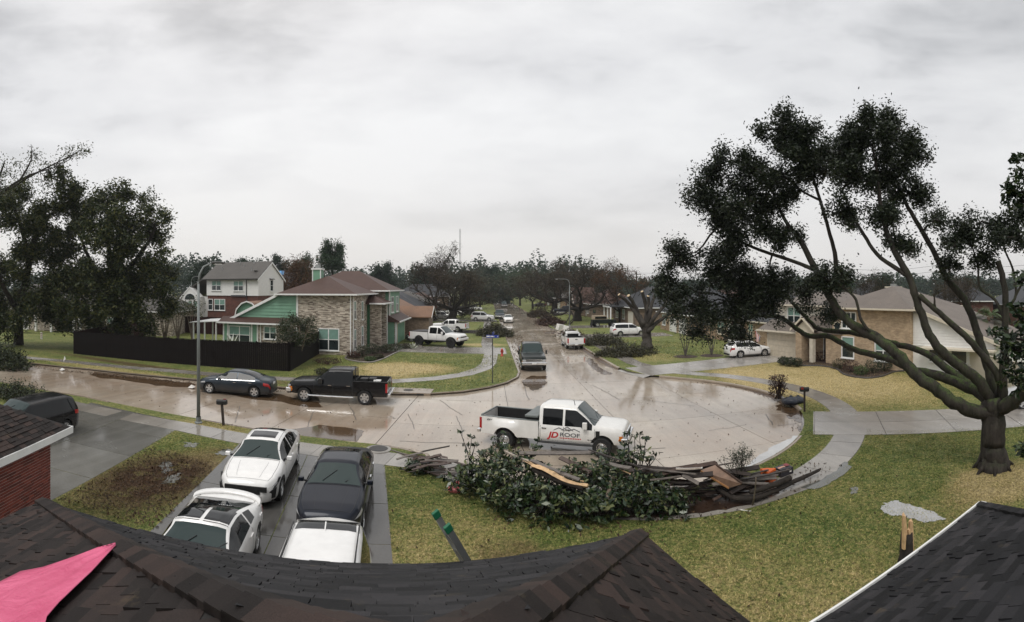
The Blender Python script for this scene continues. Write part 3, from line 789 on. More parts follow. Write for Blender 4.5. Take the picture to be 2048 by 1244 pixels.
wb = MB(); q = [A0 + wn_ * o_, B_ - wd * o_ + wn_ * o_, Bback - wd * o_, A0 + wn_ * 2 * WH]
wb.prism([(p.x, p.y) for p in q], 0, EZ - .17); wb.build('wall', M_BRICKR, near)
# pink roofing sheet lying over the left slope
t = NT('pink_underlay'); v_ = t.coord('Object'); wv = t.noise(v_, 2.6, 4, .6, .6)
t.col(t.ramp(wv, [(.3, (.56, .075, .17)), (.7, (.70, .13, .25))])).set(Roughness=.38); t.bump(t.math('ADD', wv, t.math('MULTIPLY', t.noise(v_, 22, 3), .2)), .6, .05)
M_PINK = t.m
def on_left(px, py, lift=.065):
    a = (px - CX) / FPX; ry = Vector((math.sin(a), math.cos(a), -(py - HY) / FPX)); o0 = Vector((0, 0, EYE))
    s_ = (eL - o0).dot(nl) / ry.dot(nl); return o0 + ry * s_ + nl * lift
edge_u = [(-120, 1262), (-40, 1208), (0, 1182), (46, 1160), (92, 1152), (150, 1131), (200, 1113), (237, 1104)]
edge_l = [(60, 1380), (85, 1330), (100, 1255), (125, 1228), (160, 1192), (190, 1160), (215, 1132), (236.5, 1106)]
m = MB(); NN = 10
for (a, b_) in zip(edge_u, edge_l):
    pa, pb = on_left(*a), on_left(*b_)
    for k in range(NN + 1):
        m.v.append(tuple(pa.lerp(pb, k / NN) + nl * (R.uniform(0, .012) + .008 * math.sin(k * 1.9))))
for i in range(len(edge_u) - 1):
    for k in range(NN):
        a = i * (NN + 1) + k; m.f.append((a, a + 1, a + NN + 2, a + NN + 1))
o = m.build('roof_tarp', M_PINK, None, smooth=True)
sm = o.modifiers.new('solid', 'SOLIDIFY'); sm.thickness = .006
tag(o, 'bright pink sheet of roofing underlay lying on the brown shingle roof', 'tarp')

# ------------------------------------------------------------------ next-door wing at the lower left: brick wall with white fascia
nb = tag(empty('house', (0, 0, 0)), 'red brick house corner with dark shingle roof and white fascia at lower left', 'house')
c1, c2 = G(144, 853, 2.7), G(-6, 921, 2.7)
nd = (c2 - c1).normalized(); nw = Vector((nd.y, -nd.x, 0))     # nw: outward (east)
if nw.x < 0: nw.negate()
far_c = c1 - nw * 8; K = 4.0
top1 = c1 + nd * K - nw * K + up * K * .5
e2 = c1 + nd * 7.5; top2 = e2 - nw * K + up * K * .5
m = MB().add([c1, e2, top2, top1, far_c, far_c + nd * 7.5], [(0, 1, 2, 3), (0, 3, 4), (3, 2, 5, 4)])
m.add([c1, e2, c1 - up * .14, e2 - up * .14, far_c, far_c - up * .14, far_c + nd * 7.5 - up * .14], [(0, 2, 3, 1), (0, 4, 5, 2), (2, 5, 6, 3)])
m.build('roof', M_UNDER, nb)
near_keep = near; near = nb
vv = (-nw + up * .5).normalized()
slope_shingles([c1, e2, top2, top1], c1, nd, vv, (M_SH_A, M_SH_B), 60, 'nb')
near = near_keep
m = MB(); m.extrude([c1 - nd * .02 + up * .015, e2 + up * .015, e2 - up * .17, c1 - nd * .02 - up * .17], nw * .03)
m.extrude([c1 + up * .01, far_c + up * .01, far_c - up * .17, c1 - up * .17], -nd * .03)
m.build('fascia', M_WHITE, nb)
w0 = c1 - nw * .38 + nd * .42; w0.z = 0
core = MB().prism([(p.x, p.y) for p in (w0 - nw * .06, w0 + nd * 6.6 - nw * .06, w0 + nd * 6.6 - nw * 7, w0 - nw * 7)], 0, 2.56)
core.build('wall', plain('brick_mortar', (.42, .30, .26), .9, bump=.3), nb)
t = NT('red_brick'); rr = t.node('ShaderNodeObjectInfo').outputs['Random']; vz = t.noise(t.coord('Object'), 30, 4)
t.col(t.mix(1, t.ramp(rr, [(.0, (.10, .022, .016)), (.5, (.18, .035, .024)), (1, (.25, .055, .035))]), t.ramp(vz, [(.3, .75), (.7, 1.2)]), 'MULTIPLY')).set(Roughness=.75); t.bump(vz, .4, .01)
M_REDB = t.m
ang = math.atan2(nd.y, nd.x)
bm_ = MB().box((0, 0, 0), (.211, .06, .056)).mesh('brick'); bm_.materials.append(M_REDB)
for r_ in range(34):
    z = .04 + r_ * .0745
    for k in range(-1, 14):
        s_ = k * .225 + (.1125 if r_ % 2 else 0) + .11
        if k < 0 and r_ % 2 == 0: continue
        if z < .55 or s_ > 3.1: continue
        p = w0 + nd * s_ + nw * (-.078 + R.uniform(-.003, .003)); p.z = z
        o = bpy.data.objects.new('brick', bm_); COL.objects.link(o); o.parent = nb; o.location = p; o.rotation_euler = (0, 0, ang)
        if k < 0: o.scale = (.5, 1, 1); o.location = w0 + nd * .055 + nw * -.078; o.location.z = z
# ------------------------------------------------------------------ green and brick two-storey house on the corner
H = tag(empty('house', (-14.75, 44.5, LZ), .05), 'two-storey grey brick house with green siding gable and brown roof on the corner', 'house')
S_ = 0.0
MB().b(-7.0, 0, 0, 8, 0, 5.62).build('brick_wall', M_BRICKG, H)
MB().b(-9, 1.2, 9.3, 17, 0, 5.9).build('rear_wall', M_BRICKG, H)
MB().b(-6.9, -.2, 7.9, 9.4, 0, 5.5).build('link_wall', M_BRICKG, H)
m, h = hip_mb(-7.6, .55, -.55, 8.6, 5.76, .44); m.build('roof', M_ROOFBR, H)
m2, h2 = hip_mb(-9.4, 1.9, 8.4, 17.6, 6.06, .5); m2.build('roof', M_ROOFBR, H)
gutter(-7.6, .55, -.55, 8.6, 5.76).build('gutter', M_WHITE, H)
gutter(-9.4, 1.9, 8.4, 17.6, 6.06).build('gutter', M_WHITE, H)
# the long west slope with its white rake
def slz(x): return 5.74 + (x + 7.5) * .47
MB().extrude([(-7.55, -.3, slz(-7.55)), (-13.6, -.3, slz(-13.6)), (-13.6, -.3, slz(-13.6) - .14), (-7.55, -.3, slz(-7.55) - .14)], (0, 8.4, 0)).build('west_slope', M_ROOFBR, H)
MB().extrude([(-7.45, -.35, slz(-7.45) + .03), (-13.7, -.35, slz(-13.7) + .03), (-13.7, -.35, slz(-13.7) - .24), (-7.45, -.35, slz(-7.45) - .24)], (0, .042, 0)).build('rake_board', M_WHITE, H)
MB().b(-13.3, -7.02, .02, 7.8, 0, 2.9).build('west_wall', M_GREEN, H)
MB().extrude([(-7.02, .02, 2.9), (-7.02, .02, 5.5), (-12.6, .02, 3.05), (-12.6, .02, 2.9)], (0, .1, 0)).build('gable_backing', M_GREEN, H)
boards(H, Mx(0, -.0, 0, 0), lambda z: (max(-13.0, (z - 5.74) / .47 - 7.5 + .3), -5.62), 3.0, 5.55, .32, M_GREEN)
MB().b(-5.6, -5.42, -.06, .0, 0, 5.62).build('corner_board', M_WHITE, H)
# the low pent roof and room along the south side
MB().add([(-13.8, -1.15, 2.86), (-6.3, -1.15, 2.86), (-6.3, -.02, 3.4), (-13.8, -.02, 3.4), (-13.8, -1.15, 2.76), (-6.3, -1.15, 2.76), (-6.3, -.02, 2.76), (-13.8, -.02, 2.76)],
         [(0, 1, 2, 3), (4, 0, 3, 7), (1, 5, 6, 2), (0, 4, 5, 1), (4, 7, 6, 5)]).build('pent_roof', M_ROOFBR, H)
MB().b(-13.9, -6.2, -1.27, -1.156, 2.74, 2.89).build('gutter', M_WHITE, H)
MB().b(-13.5, -9.5, -.5, -.02, 0, 2.76).build('sunroom_wall', M_GREEN, H)
MB().b(-9.5, -6.4, -.48, -.02, 0, 2.76).build('low_wall', M_BRICKG, H)
window(H, Mx(-11.6, -.5, .75, 0), 2.3, 1.65)
for x in (-13.46, -12.95, -10.2, -9.56): MB().b(x - .07, x + .07, -.56, -.502, 0, 2.74).build('corner_board', M_WHITE, H)
window(H, Mx(-8.2, -.48, 1.35, 0), 1.2, 1.1, cols=2, rows=2)
downpipe(H, Mx(-9.2, -.5, 0, 0), .1, 2.75)
# covered patio
pr_ = MB().extrude([(-17.4, -1.0, 2.62), (-13.9, -1.0, 2.86), (-13.9, 3.4, 2.98), (-17.4, 3.4, 2.74)], (0, 0, .07)).build('patio_roof', M_WHITE, H)
for x, y in ((-17.0, -.8), (-15.6, -.8), (-14.2, -.8), (-17.0, 3.1)): MB().b(x - .06, x + .06, y - .06, y + .06, 0, 2.64 + (x + 17.4) * .069).build('post', M_WHITE, pr_)
for x0, x1 in ((-16.94, -15.66), (-15.54, -14.26)): MB().b(x0, x1, -.84, -.78, .1, .8).build('rail_panel', M_GREEN, pr_)
# openings of the brick wall
window(H, Mx(-2.3, 0, .45, 0), 1.95, 1.95)
E_ = Mx(0, 0, 0, PI / 2)
window(H, Mx(0, 1.0, 3.4, PI / 2), .55, 1.6, cols=1)
window(H, Mx(0, 1.0, .5, PI / 2), .55, 1.8, cols=1)
window(H, Mx(0, 3.9, 3.2, PI / 2), .6, 1.7, cols=1); window(H, Mx(0, 3.9, .6, PI / 2), .6, 1.8, cols=1)
downpipe(H, Mx(-.12, 0, 0, 0), .05, 5.6); downpipe(H, Mx(0, .25, 0, PI / 2), .05, 5.6)
# portico
MB().b(0.02, .3, 5.9, 9.2, 0, 4.6).build('porch_panel', M_GREEND, H)
MB().b(.3, 1.5, 8.5, 9.25, 0, 4.56).build('porch_pier', M_BRICKG, H)
MB().b(.31, 1.48, 5.95, 6.35, 0, 4.56).build('porch_pier', M_BRICKG, H)
m, h = hip_mb(-1.6, 2.0, 5.2, 9.6, 4.75, .5); m.build('porch_roof', M_ROOFBR, H)
gutter(.58, 2.0, 5.2, 9.6, 4.75).build('gutter', M_WHITE, H)
door(H, Mx(.3, 7.4, .1, PI / 2), 1.0, 2.2, M_DOOR)
downpipe(H, Mx(1.52, 8.9, 0, PI / 2), .05, 4.6); downpipe(H, Mx(1.52, 9.6, 0, PI / 2), .05, 2.6)
# garage bay with green upper storey
MB().b(1.2, 2.3, 9.6, 16.6, 0, 2.58).build('garage_wall', M_BRICKG, H)
MB().b(1.22, 1.62, 9.7, 16.4, 3.0, 5.9).build('bay_wall', M_GREEN, H)
boards(H, Mx(0, 9.7, 0, 0), lambda z: (1.21, 1.6), 3.1, 5.85, .22, M_GREEN)
m = MB().add([(1.2, 9.2, 3.5), (2.9, 9.2, 2.62), (2.9, 17, 2.62), (1.2, 17, 3.5), (1.2, 9.2, 2.55), (2.9, 9.2, 2.5), (2.9, 17, 2.5), (1.2, 17, 2.55)], [(0, 1, 2, 3), (0, 4, 5, 1), (1, 5, 6, 2), (2, 6, 7, 3), (4, 7, 6, 5)])
m.build('skirt_roof', M_ROOFBR, H); MB().b(2.906, 3.02, 9.15, 17.05, 2.5, 2.64).build('gutter', M_WHITE, H)
MB().b(1.63, 1.72, 9.72, 9.9, 3.0, 5.88).build('corner_board', M_WHITE, H); MB().b(1.6, 1.68, 9.62, 9.69, 3.1, 5.88).build('corner_board', M_WHITE, H)
window(H, Mx(1.62, 11.6, 3.55, PI / 2), 1.3, 1.7, cols=2, rows=2, shade=False); window(H, Mx(1.62, 14.6, 3.55, PI / 2), 1.3, 1.7)
garage_door(H, Mx(2.3, 13.4, 0, PI / 2), 4.9, 2.2, M_GREEN)
MB().b(2.32, 2.40, 9.62, 10.3, 0, 2.5).build('corner_board', M_WHITE, H)
MB().b(1.5, 2.25, 9.52, 9.59, 0, 2.5).build('green_panel', M_GREEN, H)
# chimney
ch = MB().b(-5.1, -4.2, 3.2, 4.1, 6.4, 8.2).build('chimney', M_GREEN, H)
for x in (-5.13, -4.27): MB().b(x, x + .1, 3.17, 3.2, 6.6, 8.2).build('trim', M_WHITE, ch)
MB().b(-5.2, -4.1, 3.1, 4.2, 8.2, 8.34).build('cap', M_WHITE, ch)
MB().b(-4.85, -4.45, 3.4, 3.9, 8.34, 8.75).build('flue', M_METAL, ch)

# ------------------------------------------------------------------ white two-storey house behind it
Wh = tag(empty('house', (-34, 61.2, LZ), .04), 'white two-storey house with grey gable roof behind the green house', 'house')
MB().b(-8.6, 0, 0, 8.6, 5.2, 7.55).build('upper_wall', M_SIDEW, Wh)
MB().b(-8.5, -.1, .12, 8.5, 0, 5.2).build('lower_wall', M_BRICKR, Wh)
MB().extrude([(-.02, .1, 7.5), (-.02, 8.5, 7.5), (-.02, 4.3, 10.0)], (-.2, 0, 0)).build('gable_wall', M_SIDEW, Wh)
m, h = gable_mb(-9.2, .12, -.45, 9.05, 7.6, .56, 'x'); m.build('roof', M_ROOFGR, Wh)
MB().b(-9.2, .12, -.56, -.456, 7.46, 7.62).build('gutter', plain('dark_gutter', (.03, .03, .03), .5), Wh)
for a, b_ in (((.13, -.5, 7.48), (.13, 4.3, 10.15)), ((.13, 4.3, 10.15), (.13, 9.1, 7.48))):
    MB().extrude([a, b_, (b_[0], b_[1], b_[2] - .28), (a[0], a[1], a[2] - .28)], (.04, 0, 0)).build('rake_board', M_WHITE, Wh)
window(Wh, Mx(-6.9, 0, 6.0, 0), 1.5, 1.3); window(Wh, Mx(-3.2, 0, 5.95, 0), 1.5, 1.3)
window(Wh, Mx(0, 4.3, 5.9, PI / 2), .9, 1.5, cols=1, shade=False)
MB().extrude([(0, 3.6, 7.6), (.25, 3.6, 7.55), (.25, 5.0, 7.55), (0, 5.0, 7.6)], (0, 0, .08)).build('window_hood', M_ROOFDK, Wh)
downpipe(Wh, Mx(-1.9, 0, 0, 0), 4.0, 7.5, plain('dark_gutter', (.03, .03, .03)))
window(Wh, Mx(-6.4, .12, 3.1, 0), 1.7, 1.5); window(Wh, Mx(-8.0, .12, 3.1, 0), .7, 1.5, cols=1, shade=False)
MB().add([(-4.6, -.1, 5.1), (-1.9, -.1, 5.1), (-2.3, .1, 5.5), (-4.2, .1, 5.5)], [(0, 1, 2, 3)]).build('hood_roof', M_ROOFDK, Wh)
# lower wing with arched window under a small gable
MB().b(-13, -8.62, .6, 7, 0, 5.0).build('wing_wall', M_SIDEW, Wh)
MB().extrude([(-9.3, -.3, 7.62), (-14.2, -.3, 4.75), (-14.2, -.3, 4.6), (-9.3, -.3, 7.46)], (0, 9.2, 0)).build('wing_roof', M_ROOFGR, Wh)
MB().extrude([(-12.6, -.9, 4.95), (-9.4, -.9, 4.95), (-11, -.9, 6.35)], (0, 1.4, 0)).build('wing_gable', M_SIDEW, Wh)
MB().b(-12.5, -9.5, -.85, .58, 0, 4.95).build('bay_wall', M_SIDEW, Wh)
for a, b_ in (((-12.9, -.98, 4.75), (-11, -.98, 6.55)), ((-11, -.98, 6.55), (-9.1, -.98, 4.75))):
    MB().extrude([a, b_, (b_[0], b_[1], b_[2] - .22), (a[0], a[1], a[2] - .22)], (0, .05, 0)).build('rake_board', M_WHITE, Wh)
arch = [(-12.05 + 0, 4.6)] + [(-11 + 1.05 * math.cos(PI - PI * k / 14), 4.6 + .95 * math.sin(PI * k / 14)) for k in range(15)]
f = MB().extrude([(x, -.93, z) for x, z in arch[1:]], (0, .06, 0)).build('arched_window', M_WHITE, Wh)
MB().extrude([(-11 + (x + 11) * .86, -.95, 4.62 + (z - 4.6) * .86) for x, z in arch[1:]], (0, .018, 0)).build('pane', M_PANE, f)
for k in range(3): window(Wh, Mx(-11.95 + k * .95, -.86, 2.6, 0), .62, 1.7, cols=1)
for x, y in ((-7.2, 2.2), (-4.9, 3.6), (-3.9, 3.0), (-2.6, 3.7), (-1.9, 1.6)):
    zz = 7.6 + (y + .45) * .56; v = MB().tube([(x, y, zz - .1), (x, y, zz + R.uniform(.3, .6))], .06, 8); v.build('vent_pipe', M_METAL, Wh)
MB().lathe([(.0, -.02), (.2, .02), (.34, .12), (.33, .13), (.18, .05), (0, .02)], 'z', 16, (-1.2, 1.4, 8.75)).build('satellite_dish', plain('dish_grey', (.5, .5, .5), .4), Wh)

# ------------------------------------------------------------------ general builder for the other houses
def simple_house(loc, rz, w, d, h, label, roof=('hip', .45), wall=None, rmat=None, feats=(), trim=None, over=.5, bays=(), chimney=None, z=LZ):
    Hs = tag(empty('house', (loc[0], loc[1], z), rz), label, 'house')
    wall = wall or M_BRICKT; rmat = rmat or M_ROOFGR; trim = trim or M_CREAM
    MB().b(0, w, 0, d, 0, h).build('wall', wall, Hs)
    if roof[0] == 'hip':
        m, rh = hip_mb(-over, w + over, -over, d + over, h + .02, roof[1])
    else:
        m, rh = gable_mb(-over, w + over, -over, d + over, h + .02, roof[1], roof[2])
        if roof[2] == 'x':
            for x in (0, w - .12): MB().extrude([(x, 0, h), (x, d, h), (x, d / 2, h + d / 2 * roof[1])], (.12, 0, 0)).build('gable_wall', wall, Hs)
        else:
            MB().extrude([(0, .0, h), (w, .0, h), (w / 2, .0, h + w / 2 * roof[1])], (0, .12, 0)).build('gable_wall', wall, Hs)
            for s_ in (-1, 1):
                a = (w / 2 + s_ * (w / 2 + over), -over - .05, h); b_ = (w / 2, -over - .05, h + .03 + (w / 2 + over) * roof[1])
                MB().extrude([a, b_, (b_[0], b_[1], b_[2] - .2), (a[0], a[1], a[2] - .2)], (0, .045, 0)).build('rake_board', trim, Hs)
    m.build('roof', rmat, Hs)
    if roof[0] == 'hip': gutter(-over, w + over, -over, d + over, h + .02, .09, .12).build('gutter', trim, Hs)
    for ft in feats:
        side = ft[-1] if ft[-1] in ('L', 'R') else 'F'
        def fm(x, zz):
            return Mx(x, 0, zz, 0) if side == 'F' else (Mx(0, x, zz, -PI / 2) if side == 'L' else Mx(w, x, zz, PI / 2))
        if ft[0] == 'win': window(Hs, fm(ft[1], ft[2]), ft[3], ft[4], trim)
        elif ft[0] == 'door': door(Hs, fm(ft[1], .05))
        elif ft[0] == 'gar': garage_door(Hs, fm(ft[1], 0), ft[2], 2.15, ft[3] if len(ft) > 3 and not isinstance(ft[3], str) else None)
    for (x0, x1, dd, hh, pp) in bays:      # projecting gabled bays
        MB().b(x0, x1, -dd, -.003, 0, hh).build('bay_wall', wall, Hs)
        g, rh2 = gable_mb(x0 - .35, x1 + .35, -dd - .4, 2.5, hh + .02, pp, 'y'); g.build('bay_roof', rmat, Hs)
        MB().extrude([(x0, -dd + .002, hh), (x1, -dd + .002, hh), ((x0 + x1) / 2, -dd + .002, hh + (x1 - x0) / 2 * pp)], (0, .12, 0)).build('bay_gable', wall, Hs)
        for s_ in (-1, 1):
            xm = (x0 + x1) / 2; hw = (x1 - x0) / 2 + .35
            a = (xm + s_ * hw, -dd - .45, hh); b_ = (xm, -dd - .45, hh + .03 + hw * pp)
            MB().extrude([a, b_, (b_[0], b_[1], b_[2] - .18), (a[0], a[1], a[2] - .18)], (0, .045, 0)).build('rake_board', trim, Hs)
    if chimney:
        cx, cy, zt = chimney
        c = MB().b(cx - .45, cx + .45, cy - .35, cy + .35, h, zt).build('chimney', wall, Hs); MB().b(cx - .52, cx + .52, cy - .42, cy + .42, zt, zt + .12).build('cap', M_CREAM, c)
    return Hs
# brick ranch behind the left trees, facing the cross street
rzl = math.atan2(.33, .94)
simple_house((-70.6, 40.0), rzl, 31.5, 11, 3.2, 'long low brick house behind the left trees with tall grey roof', ('hip', .62), M_BRICKG, M_ROOFGR,
             [('gar', 6.4, 5.0, M_SIDEW), ('win', 19.8, .5, 1.5, 1.9), ('win', 23.0, .8, 1.6, 1.4), ('win', 27.5, .8, 1.6, 1.4)], M_WHITE)
Hl = [o for o in COL.objects if o.get('category') == 'house'][-1]
MB().b(14.0, 17.2, -.06, -.004, .05, 2.75).build('porch_shade_panel', M_DOOR, Hl)  # flat near-black panel on the wall stands in for a recess's shade
for x in (11.2, 13.9, 17.6, 18.6): MB().b(x - .16, x + .16, -1.5, -1.2, 0, 3.05).build('porch_post', M_WHITE, Hl)
MB().b(10.6, 19.4, -1.7, -.51, 3.06, 3.2).build('porch_roof', M_ROOFGR, Hl)
# houses seen between, far left
simple_house((-62, 96), .1, 15, 9, 4.2, 'dark brick house with blue tarp on its roof at far left', ('gable', .7, 'x'), M_BRICKR, M_ROOFDK, [('win', 11, 1.9, 1.1, 1.5), ('win', 6, 1.9, 1.1, 1.5)], M_WHITE, z=2.2)
o = MB().extrude([(-52.2, 97.6, 9.05), (-48.4, 98.0, 9.05), (-48.6, 99.6, 10.15), (-52.4, 99.2, 10.15)], (0, 0, .05)).build('roof_tarp', plain('blue_tarp', (.11, .33, .62), .4, bump=.3, bscale=4))
tag(o, 'pale blue tarp stretched over the dark roof at far left', 'tarp')
# pergola with white slats beside the white house
pg = tag(empty('pergola', (-50.5, 60, 0), .1), 'white slatted pergola behind the left trees', 'pergola')
for k in range(10): MB().box((k * .55, 1.5, 5.0 - k * .05), (.16, 3.4, .06)).build('slat', M_WHITE, pg)
for x, y in ((0, 0), (4.9, 0), (0, 3), (4.9, 3)): MB().b(x - .08, x + .08, y - .08, y + .08, 0, 4.9).build('post', M_WHITE, pg)
# garden shed with gambrel roof in the green house's yard
sh = tag(empty('shed', (-30.6, 52.4, LZ), .06), 'green garden shed with curved gambrel roof behind the fence', 'shed')
prof = [(-1.7, 2.6), (-1.45, 3.7), (-.75, 4.45), (0, 4.7), (.75, 4.45), (1.45, 3.7), (1.7, 2.6)]
MB().extrude([(x * .95, 0, z - .05) for x, z in prof] + [(1.5, 0, 0), (-1.5, 0, 0)], (0, 3.4, 0)).build('wall', M_GREEN, sh)
for (a, b_) in zip(prof, prof[1:]): MB().extrude([(a[0], -.25, a[1] + .02), (b_[0], -.25, b_[1] + .02), (b_[0], -.25, b_[1] - .07), (a[0], -.25, a[1] - .07)], (0, 3.9, 0)).build('roof_panel', M_ROOFTN, sh)
for (a, b_) in zip(prof, prof[1:]): MB().extrude([(a[0] * 1.02, -.31, a[1] + .06), (b_[0] * 1.02, -.31, b_[1] + .06), (b_[0] * .96, -.31, b_[1] - .1), (a[0] * .96, -.31, a[1] - .1)], (0, .05, 0)).build('rake_trim', M_WHITE, sh)
MB().b(-.9, .9, -.06, -.004, .1, 2.3).build('door', M_WHITE, sh); MB().b(-.3, .3, -.07, -.01, 3.3, 3.7).build('vent', M_WHITE, sh)

# west side of the main street, facing east
W_LIST = [
 ((-13.8, 62.5), 15.5, 10, 2.7, 'tan roofed brick house just north of the green house', ('hip', .62), M_BRICKB, M_ROOFTN, [('win', 8.5, .8, 1.5, 1.5), ('door', 11)], [(.6, 5.6, 3.2, 2.6, .45)]),
 ((-15.2, 82), 15, 10, 2.8, 'brown brick house beyond the bare oak, west side of street', ('hip', .5), M_BRICKB, M_ROOFDK, [('gar', 3.4, 4.8), ('win', 9, .8, 1.5, 1.4), ('door', 11.5)], []),
 ((-17.5, 101), 15, 10, 2.8, 'low dark-roofed house behind the parked silver cars', ('hip', .5), M_BRICKT, M_ROOFGR, [('gar', 3.4, 4.8), ('win', 9, .8, 1.5, 1.4)], []),
 ((-18.5, 122), 16, 10, 2.9, 'reddish roofed house fourth along the west side', ('hip', .5), M_BRICKR, M_ROOFBR, [('gar', 3.4, 4.8), ('win', 9, .8, 1.5, 1.4)], []),
 ((-20, 146), 16, 10, 2.9, 'grey roofed house far along the west side', ('hip', .5), M_BRICKB, M_ROOFGR, [('gar', 3.4, 4.8), ('win', 9, .8, 1.5, 1.4)], []),
 ((-22, 172), 16, 10, 2.9, 'brown roofed house at the far end, west side', ('hip', .5), M_BRICKT, M_ROOFBR, [('gar', 3.4, 4.8)], [])]
for loc, w, d, h, lab, rf_, wm, rm, ft, by in W_LIST:
    simple_house(loc, PI / 2 + .05, w, d, h, lab, rf_, wm, rm, ft, M_WHITE, .5, by)
# east side, facing west
E_LIST = [
 ((22.5, 73.5), 11.5, 11, 2.7, 'charcoal roofed house with white garage doors behind the cut tree', ('hip', .62), M_BRICKT, M_ROOFDK, [('gar', 9.0, 2.6, M_SIDEW), ('gar', 5.4, 2.6, M_SIDEW), ('win', 1.6, .8, 1.3, 1.4)], []),
 ((19.5, 95), 15, 11, 3.0, 'dark grey house with white trimmed porch arch, east side', ('hip', .6), M_BRICKB, M_ROOFDK, [('win', 3, .8, 1.5, 1.5), ('win', 7.5, .8, 1.3, 1.6), ('gar', 12, 2.8)], []),
 ((16.0, 118), 15, 11, 2.9, 'brown steep-gabled house beyond the east side lamp', ('hip', .5), M_BRICKB, M_ROOFBR, [('win', 10.5, .8, 1.5, 1.4), ('door', 8.4)], [(1.6, 7.4, 2.4, 3.0, 1.05)]),
 ((15.2, 141), 15, 10, 2.9, 'brick house with white door further up the east side', ('hip', .5), M_BRICKR, M_ROOFBR, [('gar', 11.5, 4.8, M_SIDEW), ('win', 4, .8, 1.5, 1.4)], []),
 ((14.0, 166), 15, 10, 2.9, 'grey roofed house far along the east side', ('hip', .5), M_BRICKT, M_ROOFGR, [('gar', 11.5, 4.8, M_SIDEW), ('win', 4, .8, 1.5, 1.4)], []),
 ((12.6, 192), 15, 10, 2.9, 'brown roofed house at the far end, east side', ('hip', .5), M_BRICKB, M_ROOFBR, [('gar', 11.5, 4.8, M_SIDEW)], [])]
for loc, w, d, h, lab, rf_, wm, rm, ft, by in E_LIST:
    simple_house(loc, -PI / 2 + .05, w, d, h, lab, rf_, wm, rm, ft, M_WHITE, .5, by)
Hd = [o for o in COL.objects if o.get('category') == 'house'][-5]
MB().b(4.9, 9.9, -3.2, -.51, 2.95, 3.1).build('porch_roof', M_ROOFDK, Hd)
for x in (5.0, 7.6, 9.8): MB().b(x - .1, x + .1, -3.1, -2.9, 0, 2.95).build('porch_post', M_WHITE, Hd)
MB().b(4.9, 9.9, -3.25, -3.205, 2.85, 3.12).build('porch_fascia', M_WHITE, Hd)
# low brick house left of the right-hand house, facing the street
simple_house((24.2, 58.5), -PI / 2 + .12, 13.5, 10, 2.7, 'low tan brick house with charcoal hip roof behind the white hatchback', ('hip', .6), M_BRICKT, M_ROOFDK, [('win', 9.6, .8, .8, 1.5), ('win', 3.2, .8, 1.5, 1.4), ('gar', 6.2, 2.6, M_SIDEW)], M_CREAM)
# roofs seen over the right-hand house
BK = [((40, 62), .3, 13, 9, 3.4, 'grey roofed house behind the right-hand house, partly hidden by oak', M_ROOFGR, M_SIDEW), ((58, 60), .5, 14, 10, 4.6, 'dark roofed house beyond the tan house and its chimney', M_ROOFDK, M_BRICKB),
      ((66, 46), .7, 14, 10, 4.2, 'broad charcoal roofed house behind the mossy limbs', M_ROOFDK, M_BRICKR), ((72, 34), .9, 16, 10, 3.6, 'charcoal roofed house beyond the palm tree', M_ROOFDK, M_BRICKR),
      ((36, 84), .1, 14, 9, 3.2, 'brown roofed house far behind the cut tree', M_ROOFBR, M_BRICKB), ((-36, 92), .1, 14, 9, 3.6, 'dark roofed house behind the green house, far back', M_ROOFDK, M_BRICKB),
      ((-30, 124), .1, 14, 9, 4.2, 'slate grey roofed house in the trees behind the tan roof', M_ROOFDK, M_BRICKB)]
for loc, rz, w, d, h, lab, rm, wm in BK:
    simple_house(loc, rz, w, d, h, lab, ('hip', .6), wm, rm, [('win', w * .3, h - 2.0, 1.3, 1.3), ('win', w * .7, h - 2.0, 1.3, 1.3)], M_WHITE)

# ------------------------------------------------------------------ tan two-storey house on the right
ra = math.atan2(-.963, .27)
T = tag(empty('house', (23.0, 41.4, LZ), ra), 'tan brick two-storey house with weathered roof behind the leaning oak limbs', 'house')
M_TAN2 = brick_mat('pale_tan_brick', (.50, .37, .235), (.36, .25, .155), (.42, .36, .28))
MB().b(0, 4.6, 0, 7, 0, 2.45).build('garage_wall', M_TAN2, T)
garage_door(T, Mx(2.2, 0, 0, 0), 3.5, 2.05, plain('beige_garage_paint', (.56, .49, .38), .5))
MB().add([(-.5, -.6, 2.42), (5.0, -.6, 2.42), (5.0, 1.4, 3.3), (-.5, 1.4, 3.3), (-.5, -.6, 2.3), (5, -.6, 2.3), (5, 1.4, 2.4), (-.5, 1.4, 2.4)], [(0, 1, 2, 3), (0, 4, 5, 1), (1, 5, 6, 2), (3, 7, 4, 0), (4, 7, 6, 5)]).build('skirt_roof', M_ROOFWT, T)
MB().b(-.55, 5.05, -.72, -.606, 2.29, 2.44).build('gutter', M_CREAM, T)
MB().b(.3, 8.2, 1.2, 8, 2.4, 4.7).build('upper_wall', M_SIDEW, T)
boards(T, Mx(0, 1.2, 0, 0), lambda z: (.3, 8.2), 3.3, 4.66, .17, plain('cream_siding', (.66, .62, .53), .5))
window(T, Mx(2.6, 1.16, 3.0, 0), 1.5, 1.5, cols=2, rows=2)
MB().b(1.7, 3.5, .98, 1.1, 2.7, 2.92).build('window_box', M_WHITE, T)
m, h = hip_mb(-.3, 8.8, .7, 9, 4.78, .34); m.build('roof', M_ROOFWT, T); gutter(-.3, 8.8, .7, 9, 4.78, .09, .12).build('gutter', M_CREAM, T)
